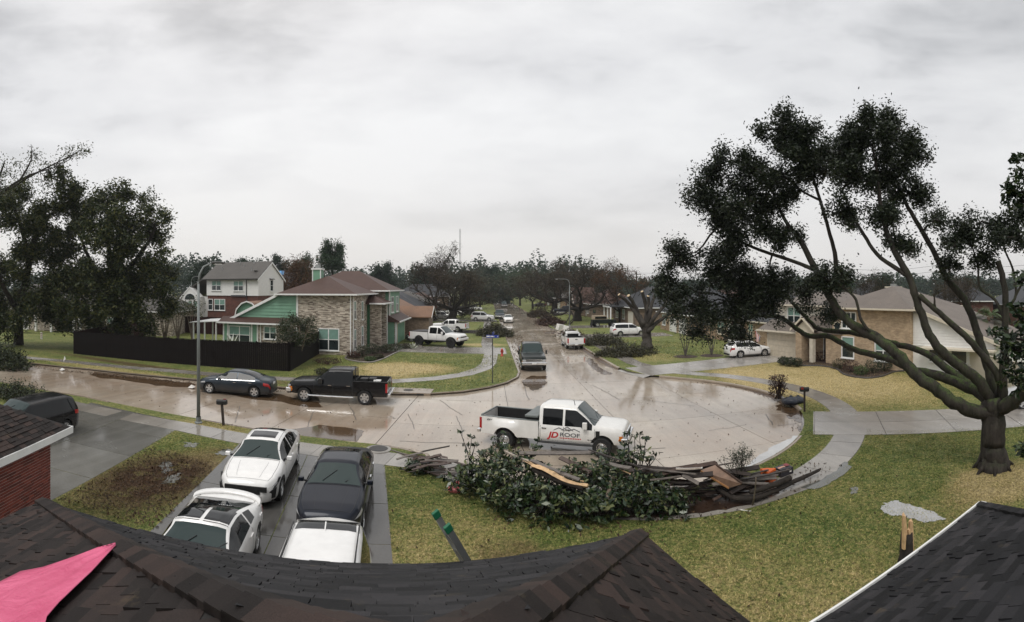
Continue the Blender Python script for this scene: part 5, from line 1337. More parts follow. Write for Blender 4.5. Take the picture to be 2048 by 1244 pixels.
def pickup(name, label, loc, rz, p, L=5.95, hw=1.0, H=1.92, crew=True, rw=.40, dually=False, lift=0.0, detail=2, group=None, wheel_style='six', rim=None, bumper=None, bed_in=None, grille=None, cover=None, old=False, bedlen=None, z=0.0, cowl_x=1.55):
    V = tag(empty(name, (loc[0], loc[1], z), rz), label, 'pickup truck', group)
    f, r_ = L / 2, -L / 2; zl = lift
    hood = 1.16 + zl if not old else 1.08 + zl; cowl = hood + .07
    cab = (2.15 if crew else 1.35); xc = f - cowl_x; xb = f - 1.55 - cab - .1   # cowl and rear of the cab
    if bedlen: xb = r_ + bedlen
    top = [(xb, H - .06 + zl), (xb + .12, H - .01 + zl), (xb + .8, H + zl), (xc - .85, H - .03 + zl), (xc - .1, cowl + .02), (xc + .1, cowl), (f - .35, hood), (f - .12, hood - .07), (f - .03, hood - .18), (f, hood - .30)]
    belt = [(xb, 1.13 + zl), (xc, 1.12 + zl), (f - .3, hood - .10), (f - .04, hood - .24), (f, hood - .34)]
    width = [(xb, hw), (f - 1.2, hw), (f - .4, hw * .97), (f - .1, hw * .90), (f, hw * .80)]
    xf, xr = f - .98, r_ + 1.28
    B = Body(top, belt, width, (xf,), rw, sill=.46 + zl * .9, edge=(.93, .80), arch=.11 + zl * .1, n=130, crown=.025, blur=.04)
    B.shell().build('cab_body', p, V, smooth=True, auto=42)
    # bed: flanks with wheel arch, front wall, floor, tailgate
    zt = 1.27 + zl
    def flare(x, z):
        if not dually: return .012 * math.exp(-((x - xr) / .6) ** 2)
        return .19 * math.exp(-((x - xr) / .62) ** 4) * clamp((zt - .06 - z) / .30) ** .6
    for s_ in (-1, 1):
        m = MB(); n, kz = 46, 9; x0, x1 = xb - .02, r_ + .04
        ra = rw + (.14 if dually else .10) + zl * .1
        for i in range(n + 1):
            x = lerp(x0, x1, i / n); d2 = ra * ra - (x - xr) ** 2; zb = .50 + zl * .9 if d2 <= 0 else max(.50 + zl * .9, rw + math.sqrt(d2))
            for j in range(kz + 1):
                zz = lerp(zb, zt, j / kz); m.v.append((x, s_ * (hw - .012 + flare(x, zz) - .05 * clamp((.75 + zl - zz) / .3) * .4), zz))
            m.v.append((x, s_ * (hw - .13), zt)); m.v.append((x, s_ * (hw - .13), zb))
        kk = kz + 3
        for i in range(n):
            for j in range(kk - 1): a = i * kk + j; m.f.append((a, a + 1, a + kk + 1, a + kk))
            a = i * kk; m.f.append((a + kk - 1, a, a + kk, a + 2 * kk - 1))
        m.f.append(tuple(range(kk))); m.f.append(tuple(n * kk + j for j in range(kk)))
        m.build('bed_side', p, V, smooth=True, auto=40)
        MB().b(r_ + .05, xb - .03, s_ * (hw - .135), s_ * (hw - .02), zt + .002, zt + .028).build('bed_rail', M_BLK if not dually else M_GREYP, V)
    MB().b(r_ + .05, xb - .03, -hw + .14, hw - .14, .72 + zl, .78 + zl).build('bed_floor', M_BLK, V)
    MB().b(r_ + .1, xb - .05, -hw + .135, -hw + .16, .78 + zl, zt).build('bed_liner', M_BLK, V); MB().b(r_ + .1, xb - .05, hw - .16, hw - .135, .78 + zl, zt).build('bed_liner', M_BLK, V)
    MB().b(xb - .08, xb - .03, -hw + .14, hw - .14, .78 + zl, zt).build('bed_front', M_BLK, V)
    tg = MB().b(r_ + .0, r_ + .07, -hw + .13, hw - .13, .62 + zl, zt + .01).build('tailgate', p, V); bevel(tg, .015)
    MB().b(r_ - .012, r_ - .002, -.12, .12, zt - .2, zt - .12).build('handle', M_BLK, tg)
    if dually: MB().b(r_ + .012, r_ + .09, -hw + .13, hw - .13, zt + .012, zt + .05).build('tailgate_cap', M_GREYP, V)
    for s_ in (-1, 1):
        MB().b(r_ - .006, r_ + .10, s_ * (hw - .125), s_ * (hw + .006), .72 + zl, zt - .06).build('tail_light', M_RED, V)
    bump = bumper or M_CHROME
    b_ = MB().b(r_ - .16, r_ - .01, -hw * .98, hw * .98, .50 + zl, .66 + zl).build('rear_bumper', bump, V); bevel(b_, .03, 3)
    MB().b(r_ - .168, r_ - .161, -.17, .17, .53 + zl, .64 + zl).build('number_plate', M_PLATE, b_)
    # underside
    MB().b(r_ + .1, f - .3, -.48, .48, .36 + zl, .70 + zl).build('chassis', M_BLK, V)
    MB().b(xf - .55, xf + .55, -hw * .74, hw * .74, .62 + zl, .95 + zl * .8).build('wheel_well', M_BLK, V); MB().b(xr - .55, xr + .55, -hw + .15, hw - .15, .5, .74 + zl).build('wheel_well', M_BLK, V)
    for s_ in (-1, 1):
        wheel(V, xf, s_ * (hw - .15 + (.10 if lift else 0)), rw, .27 + (.06 if lift else 0), wheel_style if not dually else 'dually', rim, .56 if (lift or dually) else .64)
        if dually:
            wheel(V, xr, s_ * (hw + .03), rw, .24, 'dually', rim, .56); wheel(V, xr, s_ * (hw - .29), rw, .24, 'dually', rim, .56)
        else: wheel(V, xr, s_ * (hw - .15 + (.10 if lift else 0)), rw, .27 + (.06 if lift else 0), wheel_style, rim, .56 if lift else .64)
        sb = MB().tube([(xb - .05, s_ * (hw + .02), .42 + zl), (xc + .35, s_ * (hw + .02), .42 + zl)], .05, 8); sb.build('running_board', M_CHROME if not lift else M_BLK, V)
    # glazing
    bp = xb + (1.12 if crew else 10)
    zlo = lambda x: B.val(B.belt, x) + .03 - (.10 * clamp((x - xc + .62) / .08) if not old else 0)
    zhi = lambda x: B.val(B.belt, x) + (B.val(B.top, x) - B.val(B.belt, x)) * .84
    for s_ in (-1, 1):
        if crew: B.side_patch(xb + .16, bp - .05, zlo, zhi, s_).build('side_window', M_CGLASS, V, smooth=True)
        B.side_patch((bp + .05) if crew else xb + .2, xc - .14, zlo, zhi, s_, nx=18).build('side_window', M_CGLASS, V, smooth=True)
    B.top_patch(xc - .84, xc - .02, .92, .97).build('windshield', M_WSH, V, smooth=True)
    MB().b(xb - .012, xb - .004, -hw * .66, hw * .66, 1.24 + zl, H - .20 + zl).build('rear_window', M_CGLASS, V)
    for s_ in (-1, 1): mirror(V, xc - .42, s_ * B.side_y(xc - .42, 1.2 + zl), 1.26 + zl, M_BLK if not (p is PW or p is PWT) else p, True, s_)
    # face
    gz = hood - .42
    MB().b(f - .03, f + .035, -hw * .62, hw * .62, gz - .18, gz + .20).build('grille', grille or M_CHROME, V)
    for k in range(3): MB().b(f + .036, f + .044, -hw * .58, hw * .58, gz - .15 + k * .115, gz - .075 + k * .115).build('grille_slot', M_BLK, V)
    for s_ in (-1, 1):
        hl = MB().b(f - .22, f + .018, s_ * hw * .64, s_ * hw * .905, gz - .12, gz + .19).build('headlight', M_LAMP, V); bevel(hl, .03, 3)
        if detail > 1: MB().b(f - .24, f + .012, s_ * hw * .66, s_ * hw * .925, gz - .17, gz - .125).build('turn_signal', M_AMB, V); MB().b(f - .30, f - .10, s_ * hw * .906, s_ * (hw * .935), gz - .10, gz + .10).build('turn_signal', M_AMB, V)
    fb = MB().b(f - .18, f + .13, -hw * .97, hw * .97, .52 + zl, .76 + zl).build('front_bumper', bump, V); bevel(fb, .05, 3)
    MB().b(f - .1, f + .11, -hw * .7, hw * .7, .40 + zl, .515 + zl).build('air_dam', M_BLK, V)
    MB().b(f + .132, f + .14, -.16, .16, .60 + zl, .71 + zl).build('number_plate', M_PLATE, fb)
    if detail > 1:
        for s_ in (-1, 1):
            sl = [(xc - .02, .62 + zl, 1.1 + zl, 0)]
            if crew: sl += [(bp, .56 + zl, 1.12 + zl, 0)]
            sl += [(xb + .06, .55 + zl, 1.12 + zl, 0)]
            seams(B, V, sl, s_)
            for xh in ([bp + .18, xb + .24] if crew else [xb + .3]):
                MB().box((xh, s_ * (B.side_y(xh, 1.02 + zl) + .018), 1.02 + zl), (.2, .03, .04)).build('door_handle', p if bump is not M_CHROME else M_CHROME, V)
            MB().b(xb - .022, xb - .002, s_ * (hw - .10), s_ * (hw + .001), .56 + zl, zt - .01).build('bed_gap', M_BLK, V)
            MB().tube([(xc + .02, s_ * .25, B.top_z(xc - .05, .25) + .03), (xc - .3, s_ * .6, B.top_z(xc - .3, .6) + .03)], .01, 5).build('wiper', M_BLK, V)
    return V, B, dict(f=f, r=r_, xb=xb, xc=xc, xr=xr, xf=xf, zt=zt, hw=hw, bp=bp)

def hdg(dx, dy): return math.atan2(dy, dx)
# --- the lettered white dually in the turning bulb
d_rear, d_front = Vector((-.77, 20.35)), Vector((3.33, 18.75))
dd = (d_front - d_rear).normalized(); nn = Vector((-dd.y, dd.x))
Lt = 6.65
cc = (d_rear + d_front) / 2 + nn * 1.0 + dd * (.98 - 1.28) * -.5
V, B, I = pickup('pickup_truck', 'white crew-cab dually pickup with red and grey roofing logo on its door', cc, hdg(*dd), PWT, Lt, 1.01, 1.98, True, .41, True, 0.06, wheel_style='dually', bumper=M_CHROME, cowl_x=1.28)
V.scale = (.90, .90, .90); hw = 1.01
M_LOGR = plain('logo_red', (.45, .012, .014), .4); M_LOGG = plain('logo_grey', (.10, .10, .11), .4); M_LOGL = plain('logo_light_grey', (.33, .33, .33), .4)
def side_text(txt, size, mat, x, zz, shear=.0, stretch=1.0, name='lettering', bold=0):
    y = -(B.side_y(x, zz) + .004); return text_obj(txt, size, mat, V, (x, y, zz), (PI / 2, 0, 0), name, shear, .002, stretch, bold)
lx = I['bp'] - .05
side_text('JD', .34, M_LOGR, lx - .42, .80, .25, 1.25, 'logo', .012); side_text('ROOF', .23, M_LOGG, lx + .34, .845, 0, 1.45, 'logo', .004)
[MB().b(lx - .12 + k * .075, lx - .07 + k * .075, -(B.side_y(lx, .7) + .006), -(B.side_y(lx, .7) + .002), .68, .725).build('logo_mark', M_LOGR, V) for k in range(13)]; side_text('832-486-0427', .15, M_LOGL, lx + .08, .565, 0, 1.35, 'lettering')
for a, b_, c in ((-.15, .0, .22), (.22, .02, .30), (.52, .0, .20)):
    x0 = lx + a; y = -(B.side_y(x0, 1.0) + .004)
    m = MB(); pts = [(x0 - .24, 1.0 + b_), (x0, 1.0 + b_ + c * .55), (x0 + .27, 1.0 + b_)]
    for (p, q) in zip(pts, pts[1:]): m.extrude([(p[0], y, p[1]), (q[0], y, q[1]), (q[0], y, q[1] + .035), (p[0], y, p[1] + .035)], (0, .003, 0))
    m.build('logo_roofline', M_LOGG, V)
text_obj('4X4', .12, M_BLK, V, (I['r'] + .48, -(hw + .004), 1.20), (PI / 2, 0, 0), 'badge', .3, .004, 1.3)
[MB().b(I['xc'] - a0, I['xc'] - a1, -(B.side_y(I['xc'] - .1, .62) + .007), -(B.side_y(I['xc'] - .1, .62) + .002), .68, .715).build('badge', M_BLK, V) for a0, a1 in ((.34, .24), (.21, .02))]
MB().b(I['xc'] + .02, I['xc'] + .20, -(B.side_y(I['xc'] + .1, .95) + .012), -(B.side_y(I['xc'] + .1, .95) - .01), .80, 1.10).build('fender_vent', M_BLK, V)
tb = tag(empty('tool_box', V.location, V.rotation_euler.z), 'grey lidded tool box across the bed of the lettered white pickup', 'tool box')
tb.scale = V.scale
bx_ = MB().b(I['xb'] - .66, I['xb'] - .09, -.80, .80, 1.0, 1.45).build('box', M_BLK, tb); bevel(bx_, .02)
lid = MB().b(I['xb'] - .69, I['xb'] - .07, -.92, .92, 1.452, 1.56).build('lid', M_GREYP, tb); bevel(lid, .03)
o = MB().lathe([(.0, 0), (.22, .02), (.26, .12), (.18, .26), (.05, .32), (0, .32)], 'z', 12, (0, 0, 0)).build('plastic_bag', plain('pale_pink_bag', (.62, .42, .42), .5, bump=.6, bscale=8), None, smooth=True)
o.location = V.matrix_basis @ Vector((I['r'] + .75, -.45, .85)); o.scale = (1.15, .8, .9); tag(o, 'pale pinkish bundle lying in the bed of the lettered white pickup', 'bag')
MB().tube([(I['xc'] - 1.0, -.5, 2.04), (I['xc'] - 1.05, -.52, 2.28)], .015, 5).build('antenna', M_BLK, V)

# --- black pickup and blue-grey sedan along the far kerb of the cross street
p1, p2 = G(615, 803), G(741, 810)
dd = (Vector((p1.x, p1.y)) - Vector((p2.x, p2.y))).normalized(); nn = Vector((dd.y, -dd.x))
cc = Vector(((p1.x + p2.x) / 2, (p1.y + p2.y) / 2)) + nn * .85 + dd * .1
V, B, I = pickup('pickup_truck', 'black crew-cab pickup parked by the kerb in front of the corner lawn', cc, hdg(*dd), PB, 5.75, 1.0, 1.9, True, .40, rim=M_RIM, wheel_style='six', bumper=M_CHROME)
for x, y, c_ in ((I['xb'] - .5, .5, M_WHITE), (I['xb'] - .95, .35, M_BLK)): MB().b(x - .3, x + .1, y - .25, y + .25, 1.0, 1.42).build('bed_box', M_BLK, V)
MB().b(I['r'] + .4, I['r'] + .8, .5, .8, 1.30, 1.36).build('bed_clip', M_WHITE, V)
MB().tube([(I['xb'] - .1, .7, 1.3), (I['xb'] - .1, .7, 2.1)], .03, 6).build('exhaust_stack', M_BLK, V)
p1, p2 = G(421, 787), G(512, 795)
dd = (Vector((p1.x, p1.y)) - Vector((p2.x, p2.y))).normalized(); nn = Vector((dd.y, -dd.x))
cc = Vector(((p1.x + p2.x) / 2, (p1.y + p2.y) / 2)) + nn * .78 + dd * .04
car('sedan', 'blue-grey four-door sedan parked ahead of the black pickup', cc, hdg(*dd), PGB, 'sedan', 4.8, .90, 1.47, chrome=True)

# --- four cars on the near drive
dv = Vector((.27, -.963)).normalized()
V, B = car('sedan', 'white sedan with dark sunroof facing the house on the near drive', (-7.97, 14.75), hdg(*dv), PW, 'sedan', 4.95, .94, 1.46, glassroof='sun', z=LZ)
MB().box((2.46, 0, .60), (.05, 1.25, .14)).build('mesh_grille', M_BLK, V)
for s_ in (-1, 1): MB().extrude([(2.30, s_ * .62, .30), (2.16, s_ * .80, .32), (2.14, s_ * .84, .60), (2.30, s_ * .66, .52)], (.06, s_ * .03, 0)).build('side_intake', M_BLK, V)
for s_ in (-1, 1): MB().extrude([(2.20, s_ * .74, .58), (2.13, s_ * .80, .58), (1.80, s_ * .90, .78), (1.88, s_ * .86, .79)], (.07, s_ * .03, 0)).build('lamp_bezel', M_BLK, V)
V, B = car('sedan', 'dark navy sedan facing the house, parked beside the grass edge', (-4.95, 13.75), hdg(.20, -.98), PN, 'sedan', 4.75, .90, 1.43, chrome=True, z=LZ)
V, B = car('sports_car', 'white car with split dark glass roof half hidden behind the roof edge', (-6.35, 9.0), hdg(.29, -.957), PW, 'coupe', 4.5, .95, 1.36, glassroof='ttop', z=LZ)
sp = MB()
for k in range(13):
    a = PI * (k / 12); x = -1.62 - .42 * math.sin(a); y = .86 * math.cos(a); zt_ = .99 + .06 * math.sin(a); sp.v += [(x, y, zt_), (x - .16, y * 1.02, zt_ + .045)]
for k in range(12): sp.f.append((2 * k, 2 * k + 1, 2 * k + 3, 2 * k + 2))
o = sp.build('spoiler', PW, V, smooth=True); q = o.modifiers.new('s', 'SOLIDIFY'); q.thickness = .04
V, B = car('crossover', 'white crossover with shark-fin antenna nearest to the house on the drive', (-3.22, 7.75), hdg(.25, -.97), PW, 'suv', 4.6, .93, 1.62, z=LZ)
MB().extrude([(-1.30, -.012, 1.62), (-1.62, -.012, 1.62), (-1.52, -.012, 1.74)], (0, .024, 0)).build('antenna_fin', PW, V)
for s_ in (-1, 1): MB().tube([(.5, s_ * .64, 1.655), (-1.6, s_ * .66, 1.655)], .014, 5).build('roof_rail', M_BLK, V)
sp = MB()
for k in range(13):
    y = lerp(-.66, .66, k / 12); xx = -2.10 + .16 * (y / .66) ** 2; sp.v += [(xx, y, 1.555 - .03 * abs(y)), (-1.86, y, 1.60 - .03 * abs(y)), (xx, y, 1.52 - .03 * abs(y)), (-1.86, y, 1.52 - .03 * abs(y))]
for k in range(12):
    a = 4 * k; sp.f += [(a, a + 1, a + 5, a + 4), (a, a + 4, a + 6, a + 2), (a + 2, a + 6, a + 7, a + 3)]
sp.build('spoiler', PW, V, smooth=True, auto=40)
B.top_patch(-1.84, -1.42, .94).build('rear_roof_glass', M_CGLASS, V, smooth=True)
V, B = car('suv', 'black suv with bright alloy wheels behind the red brick house corner', (-17.5, 12.0), hdg(.1, -.99), PB, 'suv', 4.8, .95, 1.64, z=LZ, wheel_style='ten')

# --- main street
pw, kk = G(1066, 743), 0
V, B, I = pickup('pickup_truck', 'dark green-black pickup with chrome bumper facing us on the main street', (pw.x + .0, pw.y + 2.85), hdg(.03, -1), PGN, 6.0, 1.0, 1.95, True, .40, bumper=M_CHROME, dually=False)
pw = G(1151, 700)
V, B, I = pickup('pickup_truck', 'small white pickup with open bed seen from behind at the east kerb', (pw.x - .05, pw.y + 2.55), hdg(-.05, 1), PW, 5.2, .92, 1.72, False, .35, bumper=M_CHROME, old=True, bedlen=2.1)
for k in range(6): MB().box((I['r'] + .4 + k * .22, R.uniform(-.5, .5), .98), (.22, .3, .3), Matrix.Rotation(R.uniform(0, 2), 3, 'Z')).build('bed_load', M_BLK if k % 2 else M_GREYP, V)
# lifted white pickup on the first west drive, nose to the street
V, B, I = pickup('pickup_truck', 'lifted white crew-cab pickup with black wheels on the green house drive', (-8.05, 54.0), hdg(.98, -.40), PW, 6.25, 1.02, 1.93, True, .52, lift=.26, rim=M_RIMD, bumper=PW, z=LZ)
MB().b(I['r'] + .1, I['xb'] - .1, -.9, .9, I['zt'] + .03, I['zt'] + .07).build('bed_cover', M_BLK, V)
V, B = car('sedan', 'black car behind the lifted white pickup on the drive', (-10.2, 58.2), hdg(-1, .1), PB, 'sedan', 4.7, .92, 1.45, detail=1, z=LZ)
V, B, I = pickup('pickup_truck', 'white mid-size pickup backing toward the street behind the lifted one', (-9.0, 72.0), hdg(-.98, .16), PW, 5.3, .94, 1.78, True, .38, z=LZ)
V, B = car('suv', 'white boxy suv with dark windows nosing to the street near the bare oak', (-5.6, 96.0), hdg(.99, -.1), PW, 'suv', 4.5, .92, 1.76, detail=1, z=LZ)
V, B = car('crossover', 'silver crossover behind the bare oak trunk', (-13.8, 98.3), hdg(.99, -.1), PS, 'suv', 4.8, .94, 1.7, detail=1, z=LZ)
V, B, I = pickup('pickup_truck', 'white pickup mostly hidden behind the bare oak trunk', (-13.4, 112), hdg(.99, -.05), PW, 5.8, 1.0, 1.9, True, .4, detail=1, z=LZ)
V, B = car('sedan', 'white sedan facing us at the west kerb of the main street', (G(1018, 646).x - .2, 93.5), hdg(.05, -1), PW, 'sedan', 4.7, .9, 1.45, detail=1)
V, B, I = pickup('pickup_truck', 'dark pickup parked behind the white sedan at the west kerb', (-2.6, 104), hdg(.05, -1), PGB, 5.8, 1.0, 1.9, True, .4, detail=1)
V, B, I = pickup('pickup_truck', 'dark pickup far up the main street facing us', (-2.6, 165), hdg(.05, -1), PB, 5.9, 1.0, 1.95, True, .4, detail=1)
V, B, I = pickup('pickup_truck', 'black pickup on a far west drive above the white suv', (-12.0, 121), hdg(1, -.05), PB, 5.8, 1.0, 1.9, True, .4, detail=1, z=LZ)
V, B = car('sedan', 'white sedan on a far west drive behind the black pickup', (-10.5, 138), hdg(1, -.05), PW, 'sedan', 4.7, .9, 1.5, detail=1, z=LZ)
V, B = car('sedan', 'silver sedan furthest back on the west drives', (-17.0, 139), hdg(1, -.05), PS, 'sedan', 4.7, .9, 1.5, detail=1, z=LZ)
V, B = car('crossover', 'white crossover with dark roof glass on the east drive by the cut tree', (15.3, 64.6), hdg(.99, .1), PW, 'suv', 4.75, .94, 1.66, z=LZ, rim=M_RIM)
V, B, I = pickup('pickup_truck', 'dark navy pickup on an east drive behind the mid-street oak', (13.0, 121.5), hdg(-1, .1), PN, 5.8, 1.0, 1.9, True, .4, detail=1, z=LZ)
V, B = car('sedan', 'dark sedan far up on the east side drive', (8.8, 163), hdg(-1, 0), PB, 'sedan', 4.8, .92, 1.5, detail=1, z=LZ)
# white hatchback before the tan garage
p1, p2 = G(1484, 718.5), G(1529, 715)
dd = Vector((p2.x - p1.x, p2.y - p1.y)).normalized(); nn = Vector((-dd.y, dd.x))
V, B = car('hatchback', 'white hatchback parked on the drive in front of the tan garage', (21.1, 41.3), hdg(*dd), PW, 'hatch', 4.4, .88, 1.48, z=LZ)
MB().b(-2.0, -1.72, -.5, .5, 1.40, 1.43).build('spoiler', PW, V)
V, B = car('sedan', 'silver car partly seen behind the oak trunk at right', (24.0, 13.3), hdg(-.76, .65), PS, 'sedan', 4.8, .92, 1.46, detail=1, z=LZ)
# open-topped off-roader with soft top on the east drive
J = tag(empty('jeep', (14.8, 80.0, LZ), hdg(1, .1)), 'dark boxy off-road car with tan soft top on the east drive', 'car')
m = MB()
m.extrude([(-1.95, -.72, .55), (-1.95, -.72, 1.12), (.55, -.72, 1.15), (.6, -.72, 1.22), (1.9, -.72, 1.12), (1.95, -.72, .65), (1.4, -.72, .65), (1.4, -.72, .55)], (0, 1.44, 0)); o = m.build('body', PGN, J); bevel(o, .03)
o = MB().extrude([(-1.9, -.70, 1.2), (.55, -.70, 1.24), (.35, -.66, 1.82), (-1.8, -.66, 1.84)], (0, 1.38, 0)).build('soft_top', plain('tan_canvas', (.30, .24, .17), .8), J); bevel(o, .05)
for s_ in (-1, 1): MB().b(-1.6, .3, s_ * .70, s_ * .712, 1.32, 1.70).build('side_window', M_CGLASS, J); MB().extrude([(.9, s_ * .72, .85), (1.95, s_ * .72, .85), (1.85, s_ * .72, .98), (1.0, s_ * .72, .98)], (0, s_ * .2, 0)).build('fender', PGN, J); MB().extrude([(-1.75, s_ * .72, .85), (-.75, s_ * .72, .85), (-.85, s_ * .72, .98), (-1.65, s_ * .72, .98)], (0, s_ * .2, 0)).build('fender', PGN, J)
MB().b(.52, .60, -.68, .68, 1.2, 1.8).build('windshield', M_WSH, J); MB().b(1.96, 2.1, -.75, .75, .5, .66).build('front_bumper', M_BLK, J)
for x in (1.42, -1.25):
    for s_ in (-1, 1): wheel(J, x, s_ * .80, .40, .26, 'five', M_RIM, .6)
wheel(J, -2.05, .0, .38, .22, 'five', M_RIM, .6).rotation_euler = (0, 0, PI / 2); J.children[-1].location = (-2.08, .1, 1.0)
# ------------------------------------------------------------------ trees
NPR = np.random.RandomState(11)
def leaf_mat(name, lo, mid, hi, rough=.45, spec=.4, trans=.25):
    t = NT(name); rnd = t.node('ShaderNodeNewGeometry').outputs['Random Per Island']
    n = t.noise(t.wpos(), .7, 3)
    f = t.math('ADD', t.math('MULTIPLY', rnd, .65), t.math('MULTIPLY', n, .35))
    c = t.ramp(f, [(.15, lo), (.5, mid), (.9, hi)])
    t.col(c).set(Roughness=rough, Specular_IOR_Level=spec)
    if trans:
        tr = t.node('ShaderNodeBsdfTranslucent'); t.l.new(c, tr.inputs['Color']); mx = t.node('ShaderNodeMixShader'); mx.inputs['Fac'].default_value = trans
        out = t.n['Material Output']; t.l.new(t.bsdf.outputs[0], mx.inputs[1]); t.l.new(tr.outputs[0], mx.inputs[2]); t.l.new(mx.outputs[0], out.inputs['Surface'])
    return t.m
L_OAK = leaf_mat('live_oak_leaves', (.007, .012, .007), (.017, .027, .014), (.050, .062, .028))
L_LEFT = leaf_mat('left_tree_leaves', (.012, .022, .007), (.036, .054, .016), (.15, .145, .045))
L_MAG = leaf_mat('magnolia_leaves', (.004, .012, .004), (.011, .030, .009), (.085, .115, .04), .28, .55, .12)
L_PINE = leaf_mat('pine_foliage', (.014, .034, .016), (.028, .060, .026), (.055, .09, .036), .6, .2)
L_FOREST = leaf_mat('far_wood_foliage', (.016, .032, .022), (.028, .050, .033), (.05, .068, .04), .7, .15)
L_BROWN = leaf_mat('brown_twig_mass', (.030, .023, .016), (.055, .042, .029), (.085, .066, .044), .8, .1)
L_RUST = leaf_mat('rust_twig_mass', (.05, .025, .014), (.085, .045, .025), (.13, .075, .04), .8, .1)
L_BUSH = leaf_mat('bush_leaves', (.012, .022, .010), (.028, .042, .016), (.07, .075, .028))
L_OLIVE = leaf_mat('cut_brush_leaves', (.020, .022, .010), (.045, .045, .020), (.09, .078, .036))
L_RED = leaf_mat('reddish_shrub_leaves', (.03, .014, .010), (.06, .028, .018), (.10, .05, .03))
L_GRN = leaf_mat('bright_plant_leaves', (.03, .055, .015), (.06, .10, .03), (.12, .15, .06))
def bark(name, lo, hi, moss=None, sc=6):
    t = NT(name); p = t.wpos(); mp = t.node('ShaderNodeMapping'); t.l.new(p, mp.inputs['Vector']); mp.inputs['Scale'].default_value = (1, 1, .35)
    n = t.noise(mp.outputs[0], sc, 6, .7); c = t.ramp(n, [(.3, lo), (.7, hi)])
    if moss:
        geo = t.node('ShaderNodeNewGeometry'); sep = t.node('ShaderNodeSeparateXYZ'); t.l.new(geo.outputs['Normal'], sep.inputs[0])
        k = t.math('MULTIPLY', t.ramp(t.noise(p, 3.0, 5, .7), [(.42, 0.0), (.56, 1.0)]), t.ramp(sep.outputs['Z'], [(.25, .15), (.7, 1.0)]))
        mz = t.node('ShaderNodeSeparateXYZ'); t.l.new(p, mz.inputs[0])
        k = t.math('MULTIPLY', k, t.ramp(t.math('DIVIDE', mz.outputs['Z'], 12.0), [(.14, .15), (.24, 1.0), (.52, .7), (.7, .0)]))
        c = t.mix(k, c, t.ramp(t.noise(p, 24, 4, .7), [(.3, moss[0]), (.75, moss[1])]))
    t.col(c).set(Roughness=.8, Specular_IOR_Level=.25); t.bump(n, .9, .05); return t.m
B_OAK = bark('mossy_oak_bark', (.010, .008, .007), (.052, .043, .036), ((.014, .028, .008), (.105, .145, .042)))
B_DARK = bark('dark_wet_bark', (.012, .010, .008), (.045, .036, .030))
B_GREY = bark('grey_bark', (.045, .040, .034), (.13, .115, .095))
B_CUT = bark('wet_grey_bark', (.022, .019, .016), (.07, .06, .05))
B_PALE = bark('pale_smooth_bark', (.12, .095, .07), (.26, .21, .16))
def leaves(name, cen, size, mat, parent, aspect=.45, jitter=.5, up_bias=.4):
    """one small pointed face pair per leaf"""
    cen = np.asarray(cen, dtype=np.float32); n = len(cen)
    d = NPR.normal(size=(n, 3)); d[:, 2] *= .7; d /= np.linalg.norm(d, axis=1)[:, None] + 1e-9
    nr = NPR.normal(size=(n, 3)); nr[:, 2] = np.abs(nr[:, 2]) + up_bias; s_ = np.cross(d, nr); s_ /= np.linalg.norm(s_, axis=1)[:, None] + 1e-9
    L = size * (1 + jitter * (NPR.rand(n) - .5) * 1.4)[:, None]
    a = cen - d * L * .5; b_ = cen + s_ * L * aspect * .5 - d * L * .05; c = cen + d * L * .5; e_ = cen - s_ * L * aspect * .5 - d * L * .05
    v = np.stack([a, b_, c, e_], 1).reshape(-1, 3).astype(np.float32)
    me = bpy.data.meshes.new(name); me.vertices.add(4 * n); me.vertices.foreach_set('co', v.ravel())
    me.loops.add(4 * n); me.loops.foreach_set('vertex_index', np.arange(4 * n, dtype=np.int32))
    me.polygons.add(n); me.polygons.foreach_set('loop_start', np.arange(0, 4 * n, 4, dtype=np.int32)); me.polygons.foreach_set('loop_total', np.full(n, 4, dtype=np.int32))
    me.update(calc_edges=True); me.materials.append(mat)
    return link(name, me, None, parent)
def clump_points(c, r, n_sub, n_leaf, spread, shell=.55, flat=.85):
    """leaf positions grouped on twig ends inside an ellipsoid; returns (twig tips, leaf centres)"""
    tips = []; pts = []
    for _ in range(n_sub):
        d = NPR.normal(size=3); d /= np.linalg.norm(d); rr = r * (shell + (1 - shell) * NPR.rand()) if NPR.rand() < .75 else r * NPR.rand() ** .5
        tip = np.array(c) + d * rr * np.array([1, 1, flat]); tips.append(tip)
        k = max(3, int(n_leaf * NPR.uniform(.4, 1.5)))
        pts.append(tip + NPR.normal(size=(k, 3)) * spread * NPR.uniform(.6, 1.3))
    return tips, np.concatenate(pts)
def sag(a, b_, n=4, amp=.08):
    a, b_ = Vector(a), Vector(b_); L = (b_ - a).length; o_ = Vector((R.uniform(-1, 1), R.uniform(-1, 1), R.uniform(-1, 1))) * L * amp
    return [a.lerp(b_, k / n) + o_ * math.sin(PI * k / n) + Vector((R.uniform(-1, 1), R.uniform(-1, 1), R.uniform(-1, 1))) * L * amp * .25 * (0 < k < n) for k in range(n + 1)]
